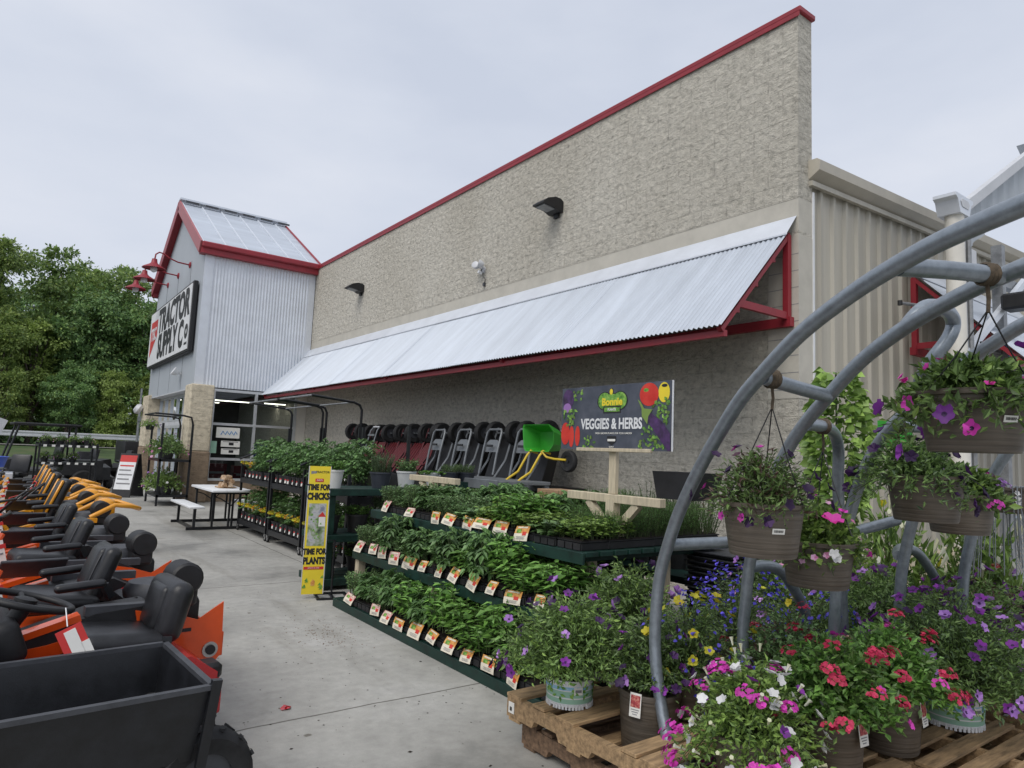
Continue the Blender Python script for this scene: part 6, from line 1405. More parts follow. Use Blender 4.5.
o = MB().beam((0, 0, 0), (0.35, 0.1, 1.25), 0.05, 0.05, 'wood').beam((0.16, 0.02, 0.5), (-0.1, 0.3, 0.45), 0.04, 0.04, 'wood').beam((0.3, 0.08, 1.05), (-0.05, 0.42, 0), 0.04, 0.04, 'wood').build('wooden_trestle', loc=(7.3, 3.75, 0)); tag(o, 'slanting cream wooden trestle behind the slatted crate', 'trestle')
herb = petunia(620, 0.34, 0.42, 0.05, 150, [('f_cream', 40, 0.035, 'closed'), ('f_yel', 6, 0.03, 'trumpet')], L=0.07, W=0.03, m='lf_lime', m2='lf_pet'); hf, hbm = herb[0].mesh('foliage'), herb[1].mesh('blossoms')
for i, (x, y, z, lab) in enumerate(((5.15, 2.35, PT, 'tall pale yellow snapdragons rising just above the shaded basket'), (5.75, 2.05, PT, 'tall pale yellow snapdragons at the right edge behind the lilac basket'))):
    t = thing('potted_snapdragon', lab, 'potted plant', (x, y, z), i); put('pot', POT10, t); put('foliage', hf, t, (0, 0, 0.18)).scale = (1, 1, 2.3); put('blossoms', hbm, t, (0, 0, 0.18)).scale = (1, 1, 2.3)
o = MB().box((0, 0, 0), (0.006, 0.22, 0.16), 'greenplastic').box((-0.004, 0, 0.03), (0.002, 0.16, 0.02), 'paper').tube([(0.004, 0, -0.08), (0.004, 0, -0.5)], 0.006, 'blacksteel', 5).build('price_sign', loc=(4.32, 1.95, 1.88), rz=R(-10)); tag(o, 'small green sign card behind the top basket', 'sign')
def wheel_part(nm, parent, c, r, w, rim='blackplastic', n=22, rimr=0.55):
    mb = MB(); rot = rotm(90); h = w / 2
    mb.lathe([(r * rimr, -h * 0.8), (r * 0.86, -h), (r * 0.97, -h * 0.72), (r, -h * 0.3), (r, h * 0.3), (r * 0.97, h * 0.72), (r * 0.86, h), (r * rimr, h * 0.8)], 'rubber', c, n, rot, capb=False)
    k = 14
    for q in range(k):
        a = 2 * math.pi * q / k
        for s_ in (-1, 1): mb.box(Vector(c) + Vector((math.cos(a + s_ * 0.1) * r, s_ * h * 0.42, math.sin(a + s_ * 0.1) * r)), (r * 0.05, h * 0.8, r * 0.10), 'rubber', Euler((0, -a, 0)).to_matrix() @ rotm(s_ * 28))
    o = mb.build(nm, parent)
    m2 = MB(); m2.lathe([(0.02, -h * 0.45), (r * rimr, -h * 0.55), (r * rimr * 1.02, -h * 0.8)], rim, c, n, rot, capb=False); m2.lathe([(0.02, h * 0.45), (r * rimr, h * 0.55), (r * rimr * 1.02, h * 0.8)], rim, c, n, rot, capb=False); m2.lathe([(0.03, -h * 0.8), (0.03, h * 0.8)], rim, c, 8, rot, capb=True, capt=True)
    m2.build('rim', o); return o
# ================================================================== ZERO TURN MOWERS
def zero_turn(lab, col, loc, rz, grp, tall=False):
    """rear at local x=0, front toward +x"""
    t = thing('zero_turn_mower', lab, 'riding mower', loc, rz, grp)
    for s_ in (-1, 1):
        wheel_part('rear_wheel', t, (0.32, s_ * 0.47, 0.27), 0.27, 0.22, col if col == 'yellow' else 'greyplastic', 26, 0.52)
        wheel_part('front_wheel', t, (1.72, s_ * 0.42, 0.15), 0.15, 0.11)
        mb = MB(); mb.beam((1.60, s_ * 0.42, 0.36), (1.76, s_ * 0.42, 0.36), 0.14, 0.04, 'blacksteel'); mb.box((1.73, s_ * 0.335, 0.24), (0.05, 0.015, 0.24), 'blacksteel'); mb.box((1.73, s_ * 0.505, 0.24), (0.05, 0.015, 0.24), 'blacksteel'); mb.lathe([(0.035, 0.36), (0.035, 0.46)], 'blacksteel', (1.70, s_ * 0.42, 0), 10, capt=True); mb.build('caster_fork', t)
    mb = MB()
    for s_ in (-1, 1): mb.tube([(0.5, s_ * 0.30, 0.36), (1.2, s_ * 0.30, 0.40), (1.5, s_ * 0.36, 0.44), (1.72, s_ * 0.42, 0.44)], 0.035, col, 10)
    mb.tube([(1.56, -0.38, 0.44), (1.66, -0.2, 0.45), (1.66, 0.2, 0.45), (1.56, 0.38, 0.44)], 0.03, col, 10); mb.build('frame', t)
    # deck
    mb = MB(); mb.prism([(0.62, -0.45), (0.70, -0.62), (1.20, -0.66), (1.42, -0.50), (1.46, 0.0), (1.42, 0.50), (1.20, 0.62), (0.70, 0.60), (0.62, 0.45)], (0, 0, 0.14), (1, 0, 0), (0, 1, 0), (0, 0, 1), 'blacksteel' if col == 'yellow' else col, 0.14); mb.box((1.0, -0.72, 0.17), (0.36, 0.22, 0.03), 'blackplastic', rotm(25)); mb.build('mower_deck', t)
    # fender body
    mb = MB()
    for s_ in (-1, 1):
        prof = [(0.05, 0.60), (0.28, 0.72), (0.55, 0.70), (0.95, 0.58), (1.22, 0.50), (1.24, 0.45), (0.75, 0.46), (0.58, 0.52), (0.35, 0.58), (0.12, 0.54)]
        mb.prism(prof, (0, s_ * 0.465 - 0.135, 0), (1, 0, 0), (0, 0, 1), (0, 1, 0), 'blackplastic', 0.27)
        mb.prism([(0.30, 0.615), (0.62, 0.60), (1.08, 0.50), (1.16, 0.475), (0.80, 0.485), (0.60, 0.545), (0.38, 0.59)], (0, s_ * 0.604 - 0.006, 0), (1, 0, 0), (0, 0, 1), (0, 1, 0), col, 0.012)
        mb.beam((0.10, s_ * 0.56, 0.70), (0.60, s_ * 0.56, 0.715), 0.06, 0.05, col if tall else 'greyplastic'); mb.beam((0.62, s_ * 0.56, 0.69), (1.18, s_ * 0.56, 0.53), 0.09, 0.035, col)
    mb.box((0.62, 0, 0.46), (0.75, 0.66, 0.14), col, bev=0.03); mb.prism([(1.12, 0.40), (1.30, 0.42), (1.36, 0.62), (1.28, 0.66), (1.14, 0.56)], (0, -0.30, 0), (1, 0, 0), (0, 0, 1), (0, 1, 0), col, 0.60); mb.build('fender', t)
    MB().box((1.34, 0, 0.40), (0.42, 0.60, 0.03), 'blackplastic', rotm(0, -6), bev=0.008).box((1.36, 0, 0.42), (0.36, 0.5, 0.012), 'greyplastic', rotm(0, -6)).build('foot_plate', t)
    mb = MB(); mb.prism([(0.48, 0.555), (0.98, 0.515), (0.98, 0.545), (0.48, 0.60)], (0, -0.60, 0), (1, 0, 0), (0, 0, 1), (0, 1, 0), col, 0.04); mb.build('side_accent', t); mb = MB(); mb.prism([(0.48, 0.555), (0.98, 0.515), (0.98, 0.545), (0.48, 0.60)], (0, 0.57, 0), (1, 0, 0), (0, 0, 1), (0, 1, 0), col, 0.04); mb.build('side_accent', t)
    # control panels
    mb = MB()
    for s_ in (-1,):
        q = rotm(0, 6) if s_ > 0 else rotm(38, 0); c = Vector((0.72, s_ * 0.47, 0.68 if s_ > 0 else 0.80)); mb.box(c, (0.36, 0.20, 0.02), 'greyplastic', q, bev=0.006)
        mb.box(c + q @ Vector((0, 0, 0.012)), (0.31, 0.16, 0.004), 'cartgrey', q)
        for k in range(4): mb.lathe([(0.02, 0), (0.02, 0.03), (0.014, 0.036)], ('goldpaint', 'blackplastic', 'blackplastic', 'redink')[k], c + q @ Vector((-0.12 + 0.08 * k, 0.0, 0.014)), 10, capt=True)
        mb.box(c + q @ Vector((0.10, s_ * 0.05, 0.016)), (0.09, 0.05, 0.003), 'paper', q)
    mb.build('control_panel', t)
    # seat
    bh = 0.50 if tall else 0.34
    MB().box((0.66, 0, 0.685), (0.42, 0.44, 0.11), 'vinyl', rotm(0, -5), bev=0.05, seg=4).build('seat', t)
    bk = MB(); q = rotm(0, -20); c = Vector((0.44, 0, 0.66 + bh / 2)); bk.box(c, (0.10, 0.38, bh), 'vinyl', q, bev=0.052, seg=4); bk.box(c + q @ Vector((0.04, 0, 0.02)), (0.065, 0.24, bh * 0.74), 'vinyl', q, bev=0.032, seg=3)
    for s_ in (-1, 1): bk.tube([c + q @ Vector((0.058, s_ * 0.13, -bh * 0.3)), c + q @ Vector((0.062, s_ * 0.134, 0.1 * bh)), c + q @ Vector((0.052, s_ * 0.105, bh * 0.40))], 0.004, 'greyplastic', 5)
    if tall:
        for s_ in (-1, 1): bk.box(c + q @ Vector((0.058, s_ * 0.175, 0.02)), (0.03, 0.03, bh * 0.8), col, q, bev=0.01)
    bk.build('backrest', t)
    for s_ in (-1, 1): MB().box((0.58, s_ * 0.29, 0.84 if tall else 0.80), (0.26, 0.065, 0.05), 'vinyl', rotm(0, 4), bev=0.025, seg=3).beam((0.42, s_ * 0.27, 0.72), (0.46, s_ * 0.285, 0.80), 0.04, 0.04, 'blacksteel').build('armrest', t)
    # engine, air filter, guard
    mb = MB(); mb.box((0.10, 0, 0.56), (0.42, 0.50, 0.22), 'blackplastic', bev=0.04, seg=2); mb.lathe([(0.17, 0.64), (0.18, 0.70), (0.15, 0.75), (0.05, 0.76)], 'greyplastic', (0.12, 0.02, 0), 22, capt=True); mb.build('engine', t)
    MB().lathe([(0.085, -0.10), (0.10, -0.085), (0.10, 0.085), (0.085, 0.10), (0.03, 0.105)], 'blackplastic', (0.02, 0.26, 0.80), 20, rotm(90), capt=True).box((0.02, 0.26, 0.71), (0.15, 0.18, 0.16), 'blackplastic', bev=0.02).build('air_filter', t)
    mb = MB()
    for s_ in (-1, 1):
        mb.prism([(0.30, 0.42), (0.10, 0.34), (-0.08, 0.34), (-0.13, 0.40), (-0.12, 0.70), (0.02, 0.61), (0.16, 0.66), (0.36, 0.70)], (0, s_ * 0.605, 0), (1, 0, 0), (0, 0, 1), (0, 1, 0), col, 0.012)
        mb.lathe([(0.045, -0.004), (0.045, 0.018)], 'brass', (-0.06, s_ * 0.605 + (0.016 if s_ > 0 else -0.004), 0.43), 16, rotm(90), capt=True); mb.lathe([(0.028, -0.012), (0.028, 0.022)], 'blackplastic', (-0.06, s_ * 0.605 + (0.018 if s_ > 0 else -0.006), 0.43), 14, rotm(90), capt=True)
        mb.box((0.10, s_ * 0.605 + s_ * 0.009 + 0.003, 0.56), (0.09, 0.004, 0.02), 'blackink')
    if tall:
        for s_ in (-1, 1): mb.tube([(0.15, s_ * 0.42, 0.72), (-0.10, s_ * 0.42, 0.86), (-0.28, s_ * 0.38, 0.84), (-0.40, s_ * 0.24, 0.80), (-0.42, 0, 0.79)], 0.028, col, 10)
        mb.box((-0.06, 0, 0.74), (0.20, 0.40, 0.36), col, bev=0.08, seg=3)
    else: mb.box((-0.13, 0, 0.45), (0.02, 1.21, 0.14), col, bev=0.004)
    mb.build('rear_guard', t)
    for s_ in (-1, 1):
        mb = MB(); mb.tube([(1.00, s_ * 0.40, 0.50), (1.04, s_ * 0.40, 0.72), (1.08, s_ * 0.38, 0.95), (1.06, s_ * 0.33, 1.04), (1.02, s_ * 0.22, 1.06), (1.0, s_ * 0.08, 1.05)], 0.017, 'blacksteel', 8); mb.tube([(1.05, s_ * 0.31, 1.045), (1.0, s_ * 0.08, 1.05)], 0.024, 'vinyl', 8); mb.box((1.02, s_ * 0.40, 0.53), (0.08, 0.06, 0.12), col); mb.tube([(0.84, s_ * 0.36, 0.50), (0.96, s_ * 0.38, 0.66), (1.02, s_ * 0.36, 0.82), (0.97, s_ * 0.31, 0.92)], 0.021, col, 8); mb.build('steering_lever', t)
    MB().box((1.0, 0.43, 0.80), (0.09, 0.003, 0.17), 'paper', rotm(0, 14)).box((0.99, 0.433, 0.845), (0.07, 0.003, 0.03), 'redink', rotm(0, 14)).box((0.995, 0.433, 0.79), (0.06, 0.003, 0.012), 'greyink', rotm(0, 14)).build('price_tag', t)
    mb = MB(); mb.tube([(0.20, 0.30, 0.62), (0.30, 0.36, 0.72), (0.42, 0.33, 0.66), (0.55, 0.34, 0.52)], 0.008, 'blackplastic', 5); mb.tube([(0.05, -0.2, 0.66), (0.15, -0.30, 0.70), (0.30, -0.32, 0.60)], 0.008, 'mred', 5); mb.build('hose', t)
    return t
zA = zero_turn('orange zero turn mower with black seat, the one nearest the black trailer', 'orange', (0.98, 5.02, 0), R(180 + 5), 'orange zero turn mowers')
zB = dup(zA, 'orange zero turn mower second from the black trailer', (0.98, 6.7, 0), R(180 + 6), 'orange zero turn mowers')
zC = dup(zA, 'orange zero turn mower farthest from the trailer, next to the yellow ones', (0.98, 8.2, 0), R(180 + 4), 'orange zero turn mowers')
yA = zero_turn('yellow zero turn mower with high black seat, nearest the orange mowers', 'yellow', (1.0, 9.85, 0), R(180 + 4), 'yellow zero turn mowers', True)
for i, (y, lab) in enumerate(((11.6, 'yellow zero turn mower with yellow striped seat, second from the orange mowers'), (13.2, 'yellow zero turn mower with yellow striped seat, third from the orange mowers'), (14.8, 'yellow zero turn mower at the far end of the mower row'))):
    dup(yA, lab, (1.0 + 0.02 * i, y, 0), R(180 + 3 + i), 'yellow zero turn mowers')
dup(zA, 'orange zero turn mower in the outer row behind the yellow ones', (-1.3, 8.2, 0), R(180), 'orange zero turn mowers')

# ================================================================== RED LAWN TRACTOR
t = thing('lawn_tractor', 'red lawn tractor with black seat, steering wheel and hanging red price tag behind the trailer', 'lawn tractor', (0.94, 4.30, -0.03), R(186))
for s_ in (-1, 1):
    wheel_part('rear_wheel', t, (0.28, s_ * 0.36, 0.24), 0.24, 0.22, 'mred'); wheel_part('front_wheel', t, (1.42, s_ * 0.36, 0.18), 0.18, 0.15, 'mred')
mb = MB(); mb.prism([(-0.05, 0.30), (-0.06, 0.46), (0.08, 0.56), (0.42, 0.56), (0.60, 0.42), (0.95, 0.32), (0.95, 0.26), (0.3, 0.26)], (0, -0.34, 0), (1, 0, 0), (0, 0, 1), (0, 1, 0), 'mred', 0.68); mb.box((-0.08, 0, 0.30), (0.06, 0.60, 0.16), 'mred', bev=0.02, seg=2); mb.build('body', t)
mb = MB(); mb.prism([(0.93, 0.36), (0.92, 0.74), (1.05, 0.80), (1.50, 0.72), (1.66, 0.60), (1.70, 0.36)], (0, -0.26, 0), (1, 0, 0), (0, 0, 1), (0, 1, 0), 'greyplastic', 0.52); mb.build('hood', t)
MB().box((0.88, 0, 0.70), (0.16, 0.46, 0.22), 'blackplastic', rotm(0, 20), bev=0.05, seg=3).tube([(0.90, 0.05, 0.68), (0.80, 0.10, 0.86)], 0.04, 'blackplastic', 10).build('dashboard', t)
q = rotm(0, -16); mb = MB(); c = Vector((0.80, 0.10, 0.88)); pts = [c + q @ Vector((0.20 * math.cos(2 * math.pi * k / 28), 0.20 * math.sin(2 * math.pi * k / 28), 0)) for k in range(29)]; mb.tube(pts, 0.017, 'blackplastic', 10, cap=False)
for a in (0.5, 2.6, 4.7): mb.tube([c + q @ Vector((0.19 * math.cos(a), 0.19 * math.sin(a), 0)), c + q @ Vector((0, 0, -0.02))], 0.014, 'blackplastic', 8)
mb.lathe([(0.05, -0.03), (0.05, 0.01), (0.03, 0.018)], 'blackplastic', c, 14, q, capt=True); mb.build('steering_wheel', t)
MB().box((0.36, 0, 0.61), (0.44, 0.46, 0.15), 'vinyl', rotm(0, -5), bev=0.065, seg=4).build('seat', t)
q = rotm(0, -14); MB().box((0.13, 0, 0.76), (0.13, 0.45, 0.32), 'vinyl', q, bev=0.062, seg=4).box(Vector((0.13, 0, 0.76)) + q @ Vector((0.05, 0, 0.0)), (0.07, 0.26, 0.24), 'vinyl', q, bev=0.034, seg=3).build('backrest', t)
q = rotm(12, 24, 0); c = Vector((0.62, 0.36, 0.70)); MB().box(c, (0.11, 0.004, 0.19), 'redink', q).box(c + q @ Vector((0.0, 0.004, -0.005)), (0.05, 0.004, 0.17), 'paper', q).box(c + q @ Vector((-0.04, 0.004, -0.045)), (0.035, 0.004, 0.10), 'paper', q).box(c + q @ Vector((0.0, 0.007, -0.07)), (0.03, 0.003, 0.012), 'greyink', q).tube([c + q @ Vector((0, 0, 0.10)), (0.66, 0.26, 0.86)], 0.003, 'white', 5).build('price_tag', t)
MB().tube([(0.60, 0.30, 0.40), (0.64, 0.33, 0.58)], 0.016, 'blackplastic', 8).build('lever', t)
o = MB().lathe([(0.075, 0), (0.085, 0.03), (0.085, 0.08), (0.06, 0.115), (0.02, 0.12)], 'mred', n=20, capt=True).box((0.0, 0, 0.11), (0.16, 0.14, 0.09), 'blackplastic', bev=0.02).build('engine_cover', t, (-0.02, 0.24, 0.34))

# ================================================================== BLACK DUMP TRAILER
t = thing('dump_trailer', 'black steel garden dump trailer at the near corner of the mower row', 'trailer', (0.77, 3.49, 0), R(4))
L_, W_ = 1.5, 0.76; zt, zb = 0.635, 0.33
def tp(x, y, z): return (x, y, z)
mb = MB(); th_ = 0.012
A = [(0, -W_ / 2, zt), (0, W_ / 2, zt), (-L_, W_ / 2, zt), (-L_, -W_ / 2, zt)]; B = [(-0.05, -W_ / 2 + 0.06, zb), (-0.05, W_ / 2 - 0.06, zb), (-L_ + 0.1, W_ / 2 - 0.06, zb), (-L_ + 0.1, -W_ / 2 + 0.06, zb)]
Ai = [(x + (-th_ if x == 0 else th_), y * 0.968, z) for x, y, z in A]; Bi = [(x, y * 0.97, z + 0.012) for x, y, z in B]
mb.add(A + B, [(0, 1, 5, 4), (1, 2, 6, 5), (2, 3, 7, 6), (3, 0, 4, 7), (4, 5, 6, 7)], 'blacksteel'); mb.add(Ai + Bi, [(1, 0, 4, 5), (2, 1, 5, 6), (3, 2, 6, 7), (0, 3, 7, 4), (7, 6, 5, 4)], 'blacksteel')
mb.build('bed', t)
mb = MB()
for i in range(4): mb.beam(A[i], A[(i + 1) % 4], 0.028, 0.02, 'greyplastic')
mb.build('rim', t)
for y in (-W_ / 2 - 0.012, W_ / 2 + 0.012): MB().beam((0.012, y, zt + 0.03), (-0.02, y * 0.9, zb - 0.05), 0.04, 0.025, 'blacksteel', up=(0, 1, 0)).build('corner_post', t)
mb = MB(); mb.beam((-0.2, 0, zb - 0.06), (-2.2, 0, zb - 0.04), 0.06, 0.06, 'blacksteel'); mb.box((-0.05, 0, 0.22), (0.05, 0.62, 0.05), 'blacksteel'); mb.box((-0.05, 0, 0.27), (0.05, 0.5, 0.08), 'blacksteel'); mb.build('chassis', t)
for s_ in (-1, 1): wheel_part('wheel', t, (0.02, s_ * 0.26, 0.215), 0.215, 0.13, 'greyplastic', 28)
o = MB().lathe([(0.0, -0.05), (0.025, -0.05), (0.028, 0.0), (0.022, 0.05), (0, 0.052)], 'mred', rot=rotm(0, 90), n=12, capb=False).build('plastic_plug', loc=(1.10, 3.78, 0.028)); tag(o, 'short red plastic cap lying on the slab by the trailer wheel', 'cap')
o = MB().add([(-0.03, -0.02, 0.004), (0.02, -0.03, 0.012), (0.04, 0.01, 0.006), (0.0, 0.03, 0.018), (-0.03, 0.015, 0.004)], [(0, 1, 2, 3, 4)], 'mred').add([(-0.01, -0.015, 0.015), (0.015, 0.0, 0.02), (0.0, 0.02, 0.014)], [(0, 1, 2)], 'mred').build('red_petal', loc=(1.58, 4.42, 0.0)); tag(o, 'small torn red scrap on the concrete joint', 'scrap')

# bark and soil crumbs on the slab
r_ = np.random.default_rng(9); mb = MB()
def crumb(x, y, s, m): 
    h = s * 0.4; a = r_.uniform(0, 3); ca, sa = math.cos(a) * s, math.sin(a) * s; mb.add([(x + ca, y + sa, 0.001), (x - sa, y + ca, 0.001), (x - ca * 0.7, y - sa * 0.7, 0.001), (x + sa, y - ca, 0.001), (x, y, h)], [(0, 1, 4), (1, 2, 4), (2, 3, 4), (3, 0, 4)], m)
for k in range(230):
    x, y = 2.45 + r_.normal() * 0.16, 6.0 + r_.normal() * 0.3; crumb(x, y, r_.uniform(0.003, 0.010), 'pallet2')
for k in range(260): crumb(r_.uniform(1.2, 3.0), r_.uniform(2.6, 8), r_.uniform(0.002, 0.009) * (1.8 if k % 25 == 0 else 1), 'soil')
o = mb.build('dirt_crumbs'); o['kind'] = 'stuff'; o['label'] = 'bark and soil crumbs scattered over the walkway'

# ================================================================== FAR LEFT EQUIPMENT
t = thing('utility_vehicle', 'dark utility vehicle with black roof parked beyond the yellow mowers', 'utility vehicle', (2.45, 25.2, 0), R(184))
mb = MB(); mb.prism([(0, 0.5), (0, 0.95), (1.0, 0.95), (1.05, 0.62), (1.9, 0.62), (2.1, 1.0), (2.7, 0.86), (2.8, 0.5)], (0, -0.7, 0), (1, 0, 0), (0, 0, 1), (0, 1, 0), 'blackplastic', 1.4); mb.build('body', t)
MB().box((1.5, 0, 1.98), (1.7, 1.4, 0.07), 'blackplastic', bev=0.03, seg=2).build('roof', t)
for x, y in ((0.8, 0.62), (0.8, -0.62), (2.2, 0.62), (2.2, -0.62)): MB().tube([(x if x < 1 else 2.45, y, 0.95), (x, y, 1.95)], 0.03, 'blacksteel', 8).build('roof_post', t)
for x in (0.5, 2.3):
    for s_ in (-1, 1): MB().wheel((x, s_ * 0.68, 0.33), 0.33, 0.25, 'y').build('wheel', t)
MB().box((1.35, 0, 0.85), (0.5, 1.2, 0.2), 'vinyl', bev=0.05, seg=2).box((1.1, 0, 1.2), (0.12, 1.2, 0.55), 'vinyl', rotm(0, -8), bev=0.05, seg=2).build('seat', t)
# flower carts by the lot
cartm = None
for i, (x, y, lab) in enumerate(((1.25, 20.2, 'black two level flower stand with white price tags behind the yellow mowers'),)):
    t = thing('flower_stand', lab, 'plant rack', (x, y, 0), R(4), 'flower stands behind the mowers')
    for z in (0.35, 1.0, 1.42):
        MB().box((0, 0, z), (1.25, 0.7, 0.05), 'blacksteel').build('shelf', t)
    for sx in (-0.6, 0.6):
        for sy in (-0.33, 0.33): MB().box((sx, sy, 0.75), (0.04, 0.04, 1.5), 'blacksteel').build('post', t)
    mb = MB(); [mb.box((-0.5 + 0.17 * k, -0.375, z + 0.0), (0.07, 0.004, 0.05), 'paper') for k in range(7) for z in (1.0, 1.42)]; mb.build('price_tag', t)
    for k in range(7):
        z = 1.445 if k < 4 else 1.025; xx = x - 0.45 + 0.29 * (k % 4); v = (k + i) % 2
        p = simple_pot(f'small {("pale", "pink")[v]} flower pot, {("upper", "middle")[k >= 4]} level, {ORD[k % 4]} along, {("right", "left")[i]} black stand by the mowers', (xx, y - 0.1, z), v, 'small pots on the flower stands', 0.75); p.scale = (0.62,) * 3
for i, (x, y, lab, m) in enumerate(((5.5, 44.0, 'black enclosed trailer with red and white band beyond the entrance', 'blackplastic'),)):
    t = thing('enclosed_trailer', lab, 'trailer', (6.0, 40.0, 0), R(8)); MB().box((0, 0, 1.0), (2.6, 1.6, 1.1), 'blackplastic', bev=0.06, seg=2).build('body', t)
    MB().box((0, -0.81, 1.30), (1.3, 0.01, 0.14), 'redink').box((0.25, -0.818, 1.30), (0.7, 0.01, 0.09), 'white').build('band', t)
    for s_ in (-1, 1):
        for xx in (-0.5, 0.5): MB().wheel((xx, s_ * 0.8, 0.3), 0.3, 0.2, 'y', rim='brass').build('wheel', t)
    MB().beam((1.3, 0, 0.5), (2.3, 0, 0.45), 0.1, 0.1, 'blacksteel').build('tongue', t)
for i, (x, y, lab) in enumerate(((4.4, 33.5, 'black riding mower parked beyond the A frame sign'), (3.2, 34.5, 'dark riding mower parked left of the enclosed trailer'), (0.4, 20.6, 'dark riding mower just left of the black flower stand'), (-0.35, 18.2, 'dark riding mower at the left edge beyond the yellow mowers'), (2.2, 27.5, 'dark riding mower behind the black flower stand'))):
    t = thing('parked_mower', lab, 'mower', (x, y, 0), R(200 + 20 * i))
    MB().prism([(0, 0.3), (0, 0.6), (0.5, 0.62), (0.6, 0.45), (0.9, 0.45), (1.0, 0.8), (1.6, 0.7), (1.65, 0.3)], (0, -0.4, 0), (1, 0, 0), (0, 0, 1), (0, 1, 0), 'blackplastic', 0.8).build('body', t)
    MB().box((0.3, 0, 0.7), (0.45, 0.45, 0.12), 'vinyl', bev=0.05, seg=2).box((0.08, 0, 0.95), (0.12, 0.45, 0.45), 'vinyl', rotm(0, -12), bev=0.05, seg=2).build('seat', t)
    for xx, rr in ((0.3, 0.28), (1.4, 0.2)):
        for s_ in (-1, 1): MB().wheel((xx, s_ * 0.42, rr), rr, 0.2, 'y').build('wheel', t)
# outer row of dark machines at the left edge
def push_mower(lab, loc, rz, col, grp):
    t = thing('push_mower', lab, 'push mower', loc, rz, grp)
    MB().prism([(0.0, -0.26), (0.1, -0.3), (0.6, -0.3), (0.72, -0.18), (0.72, 0.18), (0.6, 0.3), (0.1, 0.3), (0, 0.26)], (0, 0, 0.12), (1, 0, 0), (0, 1, 0), (0, 0, 1), col, 0.16).build('deck', t)
    MB().lathe([(0.15, 0.28), (0.16, 0.42), (0.12, 0.48), (0.03, 0.5)], 'greyplastic', (0.38, 0, 0), 18, capt=True).box((0.22, 0.12, 0.36), (0.14, 0.12, 0.12), 'blackplastic', bev=0.02).build('engine', t)
    mb = MB(); mb.tube([(0.05, -0.24, 0.26), (-0.55, -0.24, 0.92), (-0.62, -0.20, 0.98), (-0.62, 0.20, 0.98), (-0.55, 0.24, 0.92), (0.05, 0.24, 0.26)], 0.014, 'blacksteel', 8); mb.tube([(-0.40, -0.24, 0.76), (-0.46, -0.2, 0.90), (-0.46, 0.2, 0.90), (-0.40, 0.24, 0.76)], 0.008, 'redink' if col != 'blackplastic' else 'blacksteel', 6); mb.build('handle', t)
    for xx in (0.1, 0.62):
        for s_ in (-1, 1): MB().wheel((xx, s_ * 0.32, 0.11 if xx > 0.3 else 0.14), 0.11 if xx > 0.3 else 0.14, 0.05, 'y').build('wheel', t)
    MB().box((-0.36, 0.1, 0.80), (0.004, 0.10, 0.16), 'paper', rotm(0, -40)).build('price_tag', t)
    return t
pm = push_mower('red push mower with black folding handle at the left edge, nearest of its row', (-0.55, 7.2, 0), R(170), 'mred', 'push mowers at the left edge')
for i, (x, y, lab) in enumerate(((-0.5, 8.9, 'second red push mower at the left edge'), (-0.3, 10.4, 'third red push mower at the left edge beside the yellow mowers'), (-0.1, 11.9, 'fourth red push mower at the left edge'), (0.0, 13.5, 'fifth red push mower at the left edge'), (0.1, 15.2, 'farthest red push mower at the left edge'))): dup(pm, lab, (x, y, 0), R(160 + 8 * i), 'push mowers at the left edge')
o = MB().lathe([(0.22, 0), (0.30, 0.28), (0.32, 0.30), (0.28, 0.30), (0.21, 0.02)], 'bluepoly', n=20).build('blue_tub', loc=(-0.22, 16.4, 0.92)); tag(o, 'bright blue tub on a light box at the left edge', 'tub')
bb = thing('display_box', 'pale blue boxed goods pile under the blue tub at the left edge', 'boxes', (-0.22, 16.4, -0.14)); MB().box((0, 0, 0.89), (0.8, 0.7, 0.34), 'whitegrey', bev=0.01).build('top_carton', bb); MB().box((0, 0, 0.36), (0.85, 0.75, 0.72), 'blackplastic', bev=0.01).build('base', bb)
lp = thing('utility_pole', 'slim grey utility pole by the road in front of the trees', 'pole', (6.9, 50.5, 0.8)); MB().tube([(0, 0, 0), (0, 0, 4.2)], [0.09, 0.06], 'tubedark', 8).build('shaft', lp); MB().box((0, -0.1, 2.2), (0.2, 0.15, 0.3), 'tubedark').build('meter_box', lp)
sgn = thing('road_sign', 'pale slanted sign edge at the far left by the road', 'sign', (-0.25, 45.0, 0.0)); MB().box((-0.3, 0, 2.1), (0.9, 0.05, 0.9), 'whitegrey', rotm(0, 20)).build('panel', sgn); MB().tube([(-0.3, 0.05, 0), (-0.3, 0.05, 1.9)], 0.04, 'tubedark', 8).build('post', sgn)
